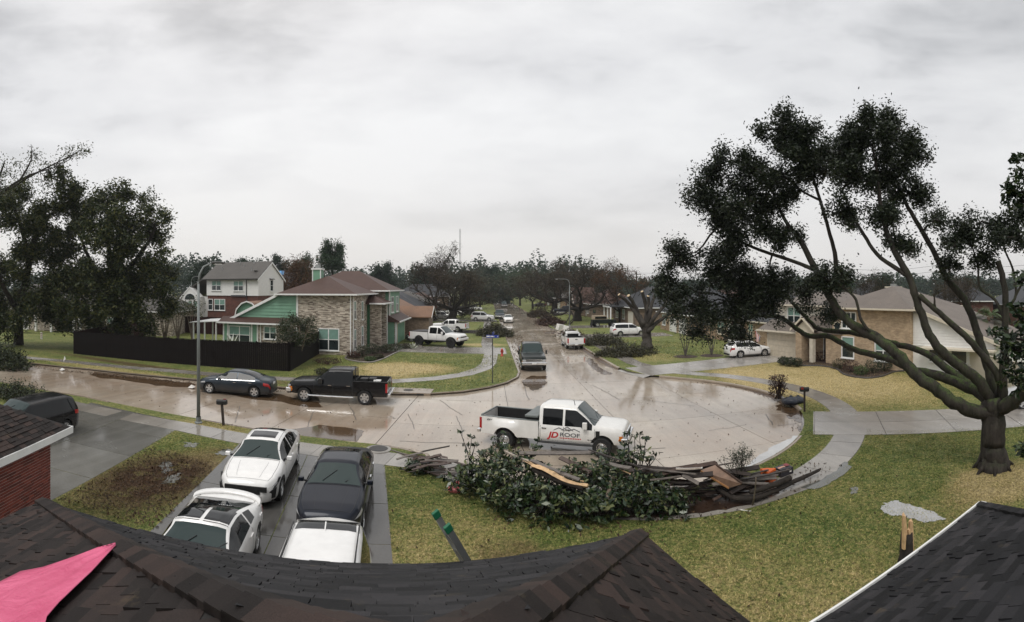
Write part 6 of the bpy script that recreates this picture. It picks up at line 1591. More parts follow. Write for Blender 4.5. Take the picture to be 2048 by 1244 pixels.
def smooth_path(pts, rad, sub=5):
    """Catmull-Rom through limb points with a little wander"""
    P_ = [Vector(p) for p in pts]; out = []; ro = []
    for i in range(len(P_) - 1):
        p0, p1, p2, p3 = P_[max(i - 1, 0)], P_[i], P_[i + 1], P_[min(i + 2, len(P_) - 1)]
        for k in range(sub):
            t_ = k / sub
            q = .5 * ((2 * p1) + (p2 - p0) * t_ + (2 * p0 - 5 * p1 + 4 * p2 - p3) * t_ ** 2 + (3 * p1 - p0 - 3 * p2 + p3) * t_ ** 3)
            rr = lerp(rad[i], rad[i + 1], t_)
            out.append(q + Vector((R.uniform(-1, 1), R.uniform(-1, 1), R.uniform(-1, 1))) * rr * .16); ro.append(rr * R.uniform(.97, 1.04))
    out.append(P_[-1]); ro.append(rad[-1]); return out, ro
def grow(mb, p, d, L, r_, depth, tips, spread=.6, up_=.15, ratio=.72, nb=(2, 3), seg=3, minr=.012, sides=6):
    pts = [p]; rad = [r_]; dd = d.copy()
    for k in range(seg):
        dd = (dd + Vector((R.gauss(0, 1), R.gauss(0, 1), R.gauss(0, 1))) * .16 + Vector((0, 0, up_ * .3))).normalized()
        pts.append(pts[-1] + dd * L / seg); rad.append(lerp(r_, r_ * .66, (k + 1) / seg))
    mb.tube(pts, rad, sides if r_ > .05 else 3, cap=False)
    if depth == 0 or r_ < minr: tips.append(tuple(pts[-1])); return
    for k in range(R.randint(*nb)):
        nd = (dd + Vector((R.gauss(0, 1), R.gauss(0, 1), R.gauss(0, .8))) * spread + Vector((0, 0, up_))).normalized()
        q = pts[-1] if k < 2 else pts[R.randint(1, seg)]
        grow(mb, q, nd, L * ratio * R.uniform(.75, 1.2), r_ * .62, depth - 1, tips, spread, up_, ratio, nb, seg, minr, sides)

# ---- the leaning live oak on the right
Do = 17.6
base = G(1987, 936, LZ); base_v = Vector(base)
oak = tag(empty('oak_tree', base), 'large live oak with mossy leaning limbs on the right lawn', 'tree')
def pl(lst): return [P(x, y, D) - base_v for x, y, D in lst]
tr = MB()
tp, tr_r = smooth_path([Vector((0, 0, -.15)), Vector((0, 0, .25)), Vector((-.02, 0, .9)), Vector((0, .02, 1.7)), Vector((.06, .05, 2.35))], [.62, .50, .43, .42, .46], 4)
tr.tube(tp, tr_r, 14)
for k in range(7):
    a = k * .9 + .3; tr.tube([Vector((math.cos(a) * .28, math.sin(a) * .28, .7)), Vector((math.cos(a) * .5, math.sin(a) * .5, .18)), Vector((math.cos(a) * .95, math.sin(a) * .75, -.08))], [.13, .10, .03], 7)
tr.build('trunk', B_OAK, oak, smooth=True)
LIMBS = [
 ([(1992, 826, 17.6), (1934, 818, 17.3), (1889, 791, 17.2), (1838, 753, 17.2), (1793, 708, 17.4), (1748, 672, 17.8), (1696, 643, 18.2), (1658, 592, 18.6), (1632, 541, 19), (1602, 483, 19.2), (1570, 440, 19.4), (1545, 385, 19.6)], [.34, .31, .29, .27, .25, .23, .21, .18, .16, .13, .09, .05]),
 ([(1990, 815, 17.8), (1947, 780, 18.3), (1883, 752, 18.6), (1831, 742, 18.9), (1786, 720, 19.3), (1746, 710, 19.8), (1705, 698, 20.2), (1680, 684, 20.6), (1654, 672, 21), (1619, 672, 21.3), (1598, 661, 21.5), (1563, 635, 21.8), (1532, 632, 22), (1502, 626, 22.2), (1460, 600, 22.4)], [.30, .27, .23, .20, .17, .16, .15, .145, .14, .13, .13, .12, .10, .09, .05]),
 ([(1947, 780, 18.3), (1890, 735, 19), (1850, 705, 19.5), (1800, 690, 20), (1756, 679, 20.4), (1723, 669, 20.8), (1692, 664, 21.1), (1659, 661, 21.4), (1634, 656, 21.6), (1616, 639, 21.8), (1596, 618, 22), (1570, 590, 22.2), (1530, 560, 22.4)], [.24, .20, .17, .15, .145, .14, .135, .13, .12, .11, .10, .08, .05]),
 ([(1985, 812, 17.7), (1960, 766, 17.4), (1921, 733, 17.2), (1876, 695, 17.0), (1851, 650, 17.0), (1831, 592, 17.0), (1818, 553, 17.1), (1786, 496, 17.2), (1765, 430, 17.4), (1755, 350, 17.6), (1745, 290, 17.8)], [.27, .25, .22, .20, .18, .165, .15, .13, .10, .07, .04]),
 ([(1818, 553, 17.1), (1761, 515, 17.4), (1728, 470, 17.6), (1703, 425, 17.8), (1685, 380, 18)], [.11, .09, .08, .06, .03]),
 ([(2002, 790, 17.6), (1998, 756, 17.4), (1960, 703, 17.2), (1921, 663, 17.0), (1870, 618, 16.9), (1838, 590, 16.9)], [.19, .17, .15, .14, .12, .11]),
 ([(1870, 618, 16.9), (1869, 600, 16.85), (1868, 586, 16.8)], [.06, .04, .02]),
 ([(1990, 800, 17.9), (1978, 740, 18.2), (1962, 690, 18.4), (1950, 650, 18.5), (1928, 598, 18.6), (1896, 560, 18.7), (1870, 508, 18.8), (1838, 451, 18.9), (1812, 406, 19), (1790, 350, 19.1), (1780, 290, 19.2)], [.26, .24, .20, .18, .17, .15, .13, .11, .09, .06, .03]),
 ([(2008, 800, 17.5), (2006, 746, 17.3), (2011, 650, 17.2), (2009, 575, 17.2), (1996, 522, 17.2)], [.20, .17, .15, .14, .12]),
 ([(2010, 640, 17.2), (1990, 600, 17.4), (1960, 575, 17.6), (1955, 530, 17.7), (1940, 480, 17.8)], [.08, .065, .055, .045, .02]),
 ([(2011, 620, 17.2), (2032, 590, 17.4), (2026, 540, 17.5), (2010, 500, 17.6), (2000, 450, 17.7)], [.07, .06, .05, .04, .02]),
 ([(2032, 590, 17.4), (2052, 550, 17.5), (2062, 520, 17.6)], [.05, .05, .04]),
 ([(2004, 815, 17.4), (2040, 790, 17.0), (2075, 760, 16.6), (2130, 700, 16.2), (2180, 600, 16)], [.34, .32, .28, .22, .12]),
 ([(1658, 592, 18.6), (1672, 530, 18.5), (1660, 470, 18.5), (1640, 400, 18.6), (1615, 320, 18.8), (1600, 270, 19)], [.12, .11, .09, .075, .05, .03]),
 ([(1632, 541, 19), (1580, 520, 19.6), (1520, 500, 20), (1460, 470, 20.3), (1420, 420, 20.5)], [.10, .09, .075, .055, .03]),
 ([(1640, 400, 18.6), (1600, 380, 19.0), (1550, 340, 19.3), (1500, 330, 19.6)], [.06, .05, .04, .02]),
 ([(1748, 672, 17.8), (1722, 640, 17.7), (1712, 600, 17.8), (1690, 578, 17.9), (1660, 560, 18.1)], [.08, .07, .06, .05, .03])]
limb_pts = []
for pts, rad in LIMBS:
    q, rr = smooth_path(pl(pts), [x_ * .80 for x_ in rad], 5); m = MB(); m.tube(q, rr, 10); m.build('limb', B_OAK, oak, smooth=True); limb_pts += list(zip(q, rr))
CL = [(1572, 262, 66, 19), (1500, 338, 58, 19.4), (1428, 345, 48, 19.8), (1610, 340, 62, 18.8), (1530, 415, 66, 19.4), (1440, 415, 56, 20), (1600, 290, 55, 18.6), (1470, 480, 62, 20), (1556, 470, 48, 19.4), (1400, 400, 34, 20),
      (1362, 515, 46, 21.5), (1432, 545, 62, 21.4), (1500, 570, 66, 21.4), (1338, 560, 38, 21.8), (1398, 615, 54, 21.6), (1470, 625, 56, 21.6), (1545, 555, 46, 20.6), (1350, 600, 36, 22), (1400, 665, 26, 22), (1540, 610, 42, 21), (1610, 590, 30, 19.5), (1480, 672, 28, 21.8),
      (1712, 275, 58, 17.8), (1775, 270, 56, 18.8), (1700, 350, 52, 17.8), (1770, 350, 62, 18.4), (1835, 385, 44, 18.9), (1690, 425, 38, 17.8), (1760, 430, 42, 17.4), (1828, 310, 38, 19), (1872, 440, 24, 18.9), (1800, 490, 34, 17.4), (1690, 300, 45, 18),
      (1650, 560, 34, 18.2), (1690, 560, 24, 18), (1655, 630, 26, 19.5), (1910, 480, 30, 18), (1935, 462, 36, 17.8), (1990, 452, 38, 17.7), (2030, 470, 34, 17.6), (1965, 515, 26, 17.6), (1900, 525, 22, 18.2), (2040, 420, 30, 17.8)]
CL2 = []
for x, y, rpx, D in CL:
    CL2.append((x, y, rpx * .74, D, None))
    for k in range(4):
        a = R.uniform(0, 2 * PI); q = R.uniform(.55, 1.0) * rpx; CL2.append((x + math.cos(a) * q, y + math.sin(a) * q * .9, rpx * R.uniform(.24, .42), D + R.uniform(-1.2, 1.2), (x, y, D)))
allp = []; tw = MB()
for x, y, rpx, D, par in CL2:
    c = P(x, y, D) - base_v; r_ = rpx * D / 1000
    area = rpx * rpx
    tips, pts = clump_points(c, r_, max(5, int(area / 22)), 38, .165, .1, .9)
    allp.append(pts)
    near_l = sorted(limb_pts, key=lambda s_: (s_[0] - c).length)[:3]
    hub = near_l[0][0] if par is None else P(*par) - base_v
    tw.tube(sag(hub, c, 5, .16), [.05, .045, .04, .032, .026, .02], 5, False)
    for k, tp_ in enumerate(tips):
        if k % 2 == 0: tw.tube(sag(c + (Vector(tp_) - c) * .25, tp_, 3, .1), [.016, .013, .010, .006], 3, False)
stuff(tw.build('twigs', B_DARK, oak, smooth=True))
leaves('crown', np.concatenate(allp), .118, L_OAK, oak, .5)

# ---- generic crown tree
def crown_tree(name, label, base, trunk, clusters, leaf, bk, size, dens, n_leaf=22, spread=.3, group=None, cat='tree', twig=True, shell=.2):
    base = Vector(base); t_ = tag(empty(name, base), label, cat, group)
    lp = []
    m = MB()
    for pts, rad in trunk:
        q, rr = smooth_path([Vector(p) - base for p in pts], rad, 4); m.tube(q, rr, 8); lp += q
    m.build('trunk', bk, t_, smooth=True)
    allp = []; tw = MB()
    more = []
    if len(clusters) > 6:
        for c, r_ in clusters:
            more.append((c, r_ * .78))
            for k in range(3):
                d_ = Vector((R.gauss(0, 1), R.gauss(0, 1), R.gauss(0, 1))).normalized(); more.append((Vector(c) + d_ * r_ * R.uniform(.6, 1.1), r_ * R.uniform(.28, .45)))
        clusters = more
    for c, r_ in clusters:
        c = Vector(c) - base
        tips, pts = clump_points(c, r_, max(4, int(dens * 2.6 * r_ * r_)), n_leaf, spread, shell)
        allp.append(pts)
        if twig:
            hub = min(lp, key=lambda s_: (s_ - c).length + max(0, s_.z - c.z) * .5); rr = max(.03, r_ * .035)
            tw.tube(sag(hub, c, 4), [rr, rr * .85, rr * .7, rr * .5, rr * .3], 4, False)
            for k, tp_ in enumerate(tips):
                if k % 2 == 0: tw.tube(sag(c, tp_, 3, .1), [rr * .4, rr * .3, rr * .22, rr * .12], 3, False)
    if twig: stuff(tw.build('branches', bk, t_, smooth=True))
    leaves('crown', np.concatenate(allp), size, leaf, t_)
    return t_
DL = 54
b1 = G(38, 690, LZ); 
def pc(lst, D): return [(P(x, y, D + R.uniform(-3, 3)), r_ * D / 1000) for x, y, r_ in lst]
crown_tree('oak_tree', 'tall broad tree with torn top at the left edge', b1, [([b1, b1 + Vector((0, 0, 2)), b1 + Vector((.2, 0, 4.2)), P(60, 520, DL), P(80, 420, DL)], [.62, .5, .45, .35, .2]), ([b1 + Vector((.1, 0, 3.4)), P(0, 560, DL - 2), P(-30, 470, DL - 2)], [.3, .25, .12]), ([P(60, 520, DL), P(30, 420, DL - 1), P(-10, 385, DL - 2)], [.26, .2, .12]), ([P(-40, 420, DL - 2), P(40, 365, DL - 2), P(75, 345, DL - 2), P(140, 312, DL - 3), P(168, 296, DL - 3)], [.13, .11, .09, .05, .02]), ([b1 + Vector((.1, 0, 4)), P(110, 570, DL), P(150, 540, DL)], [.3, .2, .1])],
    pc([(20, 440, 44), (110, 480, 50), (60, 455, 46), (160, 560, 46), (30, 640, 40), (70, 600, 44), (130, 650, 26), (-10, 400, 40), (40, 385, 34), (165, 440, 40), (85, 430, 46), (60, 505, 55), (5, 540, 56), (115, 560, 50), (140, 500, 48), (125, 410, 44), (150, 380, 34), (120, 350, 24), (40, 600, 46), (100, 625, 30), (-20, 610, 50), (0, 650, 30)], DL), L_LEFT, B_DARK, .33, 6.4, 36, .34)
# torn sparse top of the same tree belongs to its own leaning neighbour
b3 = G(-60, 690, LZ)
crown_tree('oak_tree', 'wind-torn sparse tree top leaning in at far left', b3, [([b3, b3 + Vector((0, 0, 6)), P(-30, 430, DL - 4), P(40, 360, DL - 4), P(110, 335, DL - 4)], [.4, .32, .22, .10, .04]), ([P(40, 360, DL - 4), P(62, 320, DL - 4), P(62, 288, DL - 4)], [.12, .07, .02]), ([P(-30, 430, DL - 4), P(0, 350, DL - 4), P(10, 320, DL - 4)], [.2, .12, .04])],
    pc([(18, 345, 26), (60, 350, 30), (100, 335, 26), (140, 315, 18), (165, 305, 12), (62, 315, 16), (20, 385, 34), (-10, 330, 22), (100, 370, 26)], DL - 4), L_LEFT, B_DARK, .24, 5.0, 12, .42)
b2 = G(236, 694, LZ)
crown_tree('oak_tree', 'dense broad green tree standing behind the dark fence at left', b2, [([b2, b2 + Vector((0, 0, 2.5)), P(225, 560, 52), P(215, 470, 52)], [.5, .42, .34, .15]), ([P(228, 590, 52), P(180, 520, 52), P(160, 470, 51)], [.28, .2, .1]), ([P(226, 570, 52), P(280, 510, 52), P(310, 460, 51)], [.28, .2, .1])],
    pc([(208, 395, 38), (245, 392, 30), (268, 445, 46), (200, 470, 56), (308, 420, 18), (240, 545, 60), (298, 530, 44), (175, 570, 54), (265, 610, 46), (322, 585, 34), (320, 480, 24), (200, 622, 40), (340, 615, 22), (150, 620, 38), (225, 430, 40), (250, 490, 46), (300, 470, 30), (220, 600, 50), (270, 570, 50), (180, 640, 32), (240, 650, 30), (290, 640, 30), (335, 545, 24), (290, 400, 14), (330, 440, 9)], 52), L_LEFT, B_DARK, .33, 6.4, 36, .34)
# crape myrtles inside the fence
for k, (x, D, lab) in enumerate(((330, 56, 'leftmost'), (356, 57, 'middle'), (385, 58, 'rightmost'))):
    b_ = P(x, 0, D); b_.z = LZ
    trunk = [([b_, b_ + Vector((s_ * .25, 0, 1.4)), b_ + Vector((s_ * .62 + .1, R.uniform(-.3, .3), 3.1))], [.08, .06, .04]) for s_ in (-1.4, -.7, 0, .6, 1.2)]
    crown_tree('crape_myrtle', lab + ' of three pale many-stemmed small trees inside the yard fence', b_, trunk, [(b_ + Vector((0, 0, 4.2)), 1.3), (b_ + Vector((.6, 0, 3.8)), .9), (b_ + Vector((-.7, 0, 3.9)), .9)], L_LEFT, B_PALE, .2, 8, 14, .28, 'small trees inside the yard fence')
# round dark bush-tree by the brick wall
b_ = G(592, 722, LZ); b_ = P(597, 0, 41.5); b_.z = LZ
crown_tree('small_tree', 'round dense dark green small tree in front of the grey brick wall', b_, [([b_, b_ + Vector((-.3, 0, 1.2)), b_ + Vector((-.7, 0, 2.4))], [.10, .08, .05]), ([b_, b_ + Vector((.3, 0, 1.3)), b_ + Vector((.7, 0, 2.6))], [.10, .08, .05]), ([b_, b_ + Vector((0, .1, 1.6)), b_ + Vector((.1, 0, 3))], [.1, .07, .05])],
    pc([(580, 668, 26), (612, 664, 26), (598, 646, 22), (572, 655, 16), (625, 672, 17), (598, 680, 22), (562, 672, 14), (586, 636, 10), (615, 640, 10)], 41.5), L_BUSH, B_PALE, .15, 24, 24, .2)
# ---- bare oak in the middle distance, its limbs spread over the drives
def bare_tree(name, label, b_, h, spread, r0, leafm=None, bk=None, depth=5, nmain=6, lean=(0, 0), leafn=6, group=None, up_=.10, twigs=True, size=.3, dens_spread=.5):
    b_ = Vector(b_); t_ = tag(empty(name, b_), label, 'tree', group)
    m = MB(); tips = []
    th = h * .22
    q, rr = smooth_path([Vector((0, 0, -.1)), Vector((lean[0] * .3, lean[1] * .3, th * .5)), Vector((lean[0], lean[1], th))], [r0 * 1.35, r0, r0 * .95], 3); m.tube(q, rr, 10)
    top = Vector((lean[0], lean[1], th))
    for k in range(nmain):
        a = 2 * PI * k / nmain + R.uniform(-.3, .3); el = R.uniform(.25, 1.0)
        d = Vector((math.cos(a) * spread, math.sin(a) * spread, el)).normalized()
        grow(m, top, d, h * .34 * R.uniform(.8, 1.2), r0 * R.uniform(.42, .62), depth - 1, tips, .55, up_, .74, (2, 3), 3, .008)
    m.build('trunk_and_limbs', bk or B_DARK, t_, smooth=True)
    if leafm:
        tp_ = np.array(tips, dtype=np.float32); leafn = max(5, int(leafn * 2.4)); size *= 2.0; pts = np.repeat(tp_, leafn, 0) + np.clip(NPR.normal(size=(len(tp_) * leafn, 3)), -1.6, 1.6) * dens_spread
        leaves('twig_foliage', pts, size, leafm, t_, .09)
    return t_
b_ = G(905, 641, LZ)
bare_tree('oak_tree', 'big bare spreading oak over the drives west of the street', b_, 9.6, 2.2, .75, L_BROWN, B_DARK, 6, 8, (.2, 0), 3, None, .12, size=.45, dens_spread=.7)
b_ = G(1154, 642, LZ)
bare_tree('oak_tree', 'bare dark oak on the east lawn beside the mid-street lamp', b_, 9.5, 1.5, .7, L_BROWN, B_DARK, 6, 6, (.3, 0), 3, size=.4, dens_spread=.6)
b_ = G(1108, 626, LZ)
bare_tree('oak_tree', 'bare brown oak further up the east side of the street', b_, 11.5, 1.3, .7, L_BROWN, B_DARK, 5, 6, (.2, 0), 5, size=.6, dens_spread=.9)
# the pollarded tree with sawn limb ends
b_ = G(1294, 699, LZ); bv = Vector(b_); Dp = 52.0
ct = tag(empty('cut_tree', b_), 'leafless tree with thick sawn-off limbs on the east lawn', 'tree')
m = MB(); q, rr = smooth_path([Vector((0, 0, -.1)), P(1294, 680, Dp) - bv, P(1293, 660, Dp) - bv, P(1292, 648, Dp) - bv], [.72, .50, .46, .42], 4); m.tube(q, rr, 12); m.build('trunk', B_CUT, ct, smooth=True)
M_CUT = plain('fresh_sawn_wood', (.52, .40, .25), .7)
for pts, rad in (([(1291, 660), (1278, 640), (1262, 612), (1238, 589)], [.42, .34, .26, .22]), ([(1289, 650), (1277, 628), (1266, 605), (1257, 591)], [.36, .32, .27, .24]), ([(1292, 650), (1294, 622), (1289, 600), (1284, 583)], [.40, .32, .28, .22]), ([(1295, 655), (1300, 630), (1304, 608), (1309, 591)], [.36, .30, .24, .2]), ([(1296, 660), (1306, 640), (1320, 622), (1334, 604)], [.36, .3, .24, .2]), ([(1296, 664), (1312, 646), (1330, 634), (1345, 620)], [.34, .28, .22, .18]), ([(1294, 622), (1297, 604), (1296, 592)], [.24, .22, .2])):
    q = [P(x, y, Dp + R.uniform(-.6, .6)) - bv for x, y in pts]; q2, rr = smooth_path(q, rad, 4); m = MB(); rr = [x_ * .72 for x_ in rr]; m.tube(q2, rr, 9); l_ = m.build('limb', B_CUT, ct, smooth=True)
    d = (q2[-1] - q2[-2]).normalized(); m = MB(); m.tube([q2[-1] - d * .005, q2[-1] + d * .02], rad[-1] * .69, 9); m.build('sawn_end', M_CUT, l_)
# pine and other single trees standing above the roofs
def pine(label, px, py_top, D, w_px, y_bot, leafm, tier=9, seed=0, dens=5.0, base_z=LZ):
    b_ = P(px, 0, D); b_.z = base_z; tp_ = P(px, py_top, D); h = tp_.z
    cl = []
    for k in range(tier):
        t_ = k / (tier - 1); y = lerp(y_bot, py_top + 8, t_); ww = w_px * (1 - .55 * t_) * R.uniform(.6, 1.0)
        for j in range(2): cl.append((P(px + R.uniform(-ww, ww), y + R.uniform(-5, 5), D + R.uniform(-2, 2)), max(.8, ww * .55 * D / 1000)))
    crown_tree('pine_tree', label, b_, [([b_, b_ + Vector((0, 0, h * .5)), tp_ - Vector((0, 0, 1))], [.45, .3, .1])], cl, leafm, B_DARK, max(.3, D * .0036), dens * (60 / D) , 34, D * .0042)
pine('tall bright green pine above the roof behind the green house', 665, 484, 118, 36, 532, L_PINE, 8, dens=8)
pine('dark green tree between the white house and the pine', 600, 516, 130, 34, 560, L_PINE, 6, dens=8)
pine('dark round tree behind the white house roof at left', 556, 512, 150, 22, 556, L_FOREST, 6, dens=8)
bare_tree('bare_tree', 'rust brown bare tree behind the chimney of the green house', P(612, 640, 100) * Vector((1, 1, 0)) if False else Vector((P(612, 600, 100).x, P(612, 600, 100).y, LZ)), 8.6, .9, .4, L_RUST, B_DARK, 5, 7, (0, 0), 12, None, .2, size=.55, dens_spread=1.0)
for x, D, h, lab in ((1240, 92, 9.5, 'reddish bare tree behind the cut tree, upright twigs'), (1065, 150, 11, 'bare brown tree beyond the far east side houses'), (1200, 120, 12, 'thin bare tree rising behind the dark grey house'), (960, 150, 11.5, 'bare brown tree far along the west side of the street'), (1040, 175, 12.5, 'brown tree mass where the street ends'), (880, 140, 15, 'tall thin bare tree near the radio mast'), (1730, 75, 9, 'bare winter tree behind the tan house chimney'), (1930, 70, 9, 'bare winter tree right of the charcoal roofs')):
    h *= .86; p = P(x, 600, D); bare_tree('bare_tree', lab, (p.x, p.y, LZ), h, .8, h * .03, {1040: L_PINE, 960: L_OLIVE, 1065: L_OLIVE, 1240: L_RUST}.get(x, L_BROWN), B_DARK, 5, 6, (0, 0), 5, None, .25, size=.0042 * D, dens_spread=.006 * D)
for x, yt, D, w, yb, lab, lm in ((1770, 556, 80, 22, 590, 'dark conifer behind the tan house roof', L_FOREST), (1690, 548, 85, 24, 588, 'pale green tree behind the tan house', L_PINE), (1110, 545, 170, 40, 590, 'dark green tree east of the street end', L_FOREST), (930, 540, 190, 40, 590, 'dark evergreen west of the street end', L_FOREST), (1290, 566, 150, 26, 592, 'rounded green tree behind the east houses', L_FOREST), (1000, 535, 200, 45, 590, 'tall dark green trees closing the street end', L_FOREST), (850, 538, 150, 34, 590, 'dark evergreen behind the bare oak', L_FOREST), (760, 530, 160, 34, 570, 'dark evergreen above the brown roof', L_FOREST), (480, 520, 160, 26, 548, 'dark tree above the white house ridge', L_FOREST), (400, 522, 140, 30, 560, 'dark tree left of the white house', L_FOREST)):
    pine(lab, x, yt, D, w, yb, lm, 7, dens=7)
# far wood all round: one mass
cen = []
for k in range(700):
    a = R.uniform(-1.25, 1.25); D = R.uniform(230, 400); h = R.uniform(.75, 1.0) * (19 + 3.0 * math.sin(a * 9 + 1))
    if -.75 < a < .16: h *= 1.25
    if a > .22: h *= .80
    n = 210; c = np.array([D * math.sin(a), D * math.cos(a), 0])
    for j in range(3):
        u = NPR.normal(size=(n // 3, 3)); u /= np.linalg.norm(u, axis=1)[:, None]; u *= (.55 + .45 * NPR.rand(n // 3))[:, None]
        cen.append(c + u * np.array([4.0, 4.0, h * .26]) + np.array([R.uniform(-3, 3), R.uniform(-3, 3), h * (.70 - .2 * j)]))
cen = np.concatenate(cen); cen = cen[cen[:, 2] > .3]
stuff(leaves('far_wood', cen, 1.5, L_FOREST, None, .7))
# palm
b_ = P(1977, 0, 42); b_.z = LZ
pm = tag(empty('palm_tree', b_), 'small palm with drooping fronds beyond the beige fence', 'tree')
m = MB(); m.tube([(0, 0, 0), (.05, 0, 1.8), (0, 0, 3.9)], [.22, .17, .15], 8); m.build('trunk', bark('palm_bark', (.06, .035, .022), (.12, .075, .05)), pm, smooth=True)
for k in range(26):
    a = k * 2.4; el = R.uniform(-.5, 1.1); L = R.uniform(1.1, 1.7); m = MB(); d = Vector((math.cos(a), math.sin(a), el)).normalized(); s_ = Vector((-math.sin(a), math.cos(a), 0))
    for j in range(11):
        t_ = j / 10 * 2 - 1; e_ = (d + s_ * t_ * .8).normalized() * L * (1 - .25 * abs(t_)); c0 = Vector((0, 0, 3.9)) + d * L * .35; p1 = c0 + e_ * .5; p2 = c0 + e_ + Vector((0, 0, -.35 * L)); w = s_ * .03
        m.add([c0 - w, c0 + w, p1 + w, p2, p1 - w], [(0, 1, 2, 3, 4)])
    m.build('frond', L_GRN if k % 3 else L_OLIVE, pm)
# magnolia at the right edge: big glossy leaves in whorls
b_ = P(2130, 0, 10.5); b_.z = LZ; bv = Vector(b_)
mg = tag(empty('magnolia_tree', b_), 'magnolia with large glossy leaves reaching in at the right edge', 'tree')
m = MB(); q, rr = smooth_path([Vector((0, 0, -.1)), Vector((.1, 0, 2)), Vector((0, 0, 5)), Vector((.1, 0, 9))], [.2, .16, .13, .05], 4); m.tube(q, rr, 8); m.build('trunk', B_GREY, mg, smooth=True)
pts = []; tw = MB()
for x, y, r_, n in ((2028, 385, 34, 26), (2036, 318, 14, 8), (2046, 405, 26, 14), (2018, 700, 34, 26), (2040, 640, 34, 26), (2038, 760, 36, 26), (2000, 668, 18, 10), (2046, 905, 20, 10), (2050, 560, 26, 14), (2046, 340, 20, 8), (2046, 700, 40, 20)):
    c = P(x, y, 10.5) - bv; hub = min(q, key=lambda s_: (s_ - c).length); tw.tube(sag(hub, c, 5, .06), [.05, .04, .035, .03, .025, .018], 5, False)
    for k in range(n):
        d = np.array([R.gauss(0, 1), R.gauss(0, 1), R.gauss(0, 1)]); tip = Vector(d / np.linalg.norm(d) * r_ * 10.5 / 1000 * R.random() ** .4) + c
        tw.tube(sag(c, tip, 3, .1), [.014, .011, .009, .006], 4, False)
        for j in range(8): a = j * .8 + R.random(); pts.append(tuple(tip + Vector((math.cos(a), math.sin(a), R.uniform(-.2, .7))) * .085))
tw.build('branches', B_DARK, mg, smooth=True); leaves('crown', np.array(pts), .17, L_MAG, mg, .42)
# ------------------------------------------------------------------ storm debris heaped along the kerb
M_PLK = [plain('dark_wet_plank', (.030, .021, .017), .5, var=.4, scale=8), plain('brown_wet_plank', (.070, .045, .035), .5, var=.35, scale=8), plain('grey_weathered_plank', (.13, .11, .095), .55, var=.3, scale=8), plain('pale_plank', (.34, .29, .24), .6, var=.25, scale=8)]
M_RAW = plain('splintered_raw_wood', (.56, .37, .20), .6, var=.25, scale=9, bump=.5, bscale=30)
M_PALEW = plain('white_painted_board', (.66, .64, .60), .5, var=.15)
def plank(a, b_, w, t_, mat, label, group=None, name='plank', roll=None):
    a, b_ = Vector(a), Vector(b_); d = b_ - a; L = d.length; c = (a + b_) / 2
    e_ = R.uniform(-.04, .04); f_ = R.uniform(-.03, .03)
    m = MB(); x = L / 2
    # slightly bowed board with a torn end
    for k in range(4):
        t = k / 3 * 2 - 1; bow = f_ * (1 - t * t)
        m.v += [(t * x, -w / 2, -t_ / 2 + bow), (t * x + (e_ if k == 3 else 0), w / 2, -t_ / 2 + bow), (t * x + (e_ if k == 3 else 0), w / 2, t_ / 2 + bow), (t * x, -w / 2, t_ / 2 + bow)]
    for k in range(3):
        for j in range(4): a0 = 4 * k + j; a1 = 4 * k + (j + 1) % 4; m.f.append((a0, a1, a1 + 4, a0 + 4))
    m.f += [(3, 2, 1, 0), (12, 13, 14, 15)]
    o = m.build(name, mat)
    q = d.to_track_quat('X', 'Z'); o.rotation_mode = 'QUATERNION'
    from mathutils import Quaternion
    o.rotation_quaternion = q @ Quaternion((1, 0, 0), R.uniform(-.5, .5) if roll is None else roll); o.location = c
    return tag(o, label, 'plank', group)
def plank_label(mi, L, px, place, w=0):
    c_ = ('near-black', 'brown', 'grey', 'pale')[mi]; l_ = 'short' if L < .95 else ('long' if L > 1.6 else 'mid-length')
    return '%s %s %s' % (l_, c_, place)
def place_r(px, py):
    a = 'left of the plywood panel' if px < 1395 else ('under the plywood panel' if px < 1470 else 'beside the orange box')
    return 'board ' + ('low ' if py > 960 else 'on top ') + a + ' in the debris'
def place_l(px, py):
    a = 'nearest the manhole' if px < 848 else ('mid-way to the leaves' if px < 890 else 'against the magnolia leaves')
    return 'picket ' + ('in front ' if py > 928 else 'behind ') + a
GP = 'broken planks in the debris pile'
LBL_L = 'dark fence picket in the left end of the debris pile'
LBL_R = 'dark broken board in the right end of the debris pile'
LBL_M = 'weathered board lying across the cut magnolia branches'
def gz(px, py, z): return G(px, py, z)
for k in range(30):       # left end: fanned pickets
    t_ = R.random(); x = lerp(808, 925, t_); y = lerp(905, 945, R.random()) + t_ * 10; zz = R.uniform(.08, .45) + .3 * t_
    p = gz(x, y, zz); a = R.choice((.55, .7, .62, 2.75, 2.9, .15, .05)) + R.uniform(-.15, .15); L = R.uniform(.5, 1.15)
    dv_ = Vector((math.cos(a), math.sin(a), R.uniform(-.12, .16))) * L / 2
    mi = R.choice((0, 0, 1, 1, 1, 2)); ww = R.uniform(.09, .14); plank(p - dv_, p + dv_, ww, .022, M_PLK[mi], ('narrow ' if ww < .115 else 'wide ') + plank_label(mi, L, x, place_l(x, y)), GP)
for (a, b_, w, mi) in (((780, 899, .12), (850, 917, .3), .10, 2), ((845, 903, .9), (900, 892, 1.1), .12, 0), ((850, 921, .5), (916, 922, .6), .12, 2), ((820, 896, .3), (842, 904, .3), .14, 3)):
    plank(gz(*a), gz(*b_), w, .03, M_PLK[mi], {780: 'grey picket lying on the grass nearest the manhole', 845: 'dark picket sticking up behind the pickets', 850: 'grey picket lying level across the other pickets', 820: 'pale picket end at the back near the kerb'}[a[0]], GP)
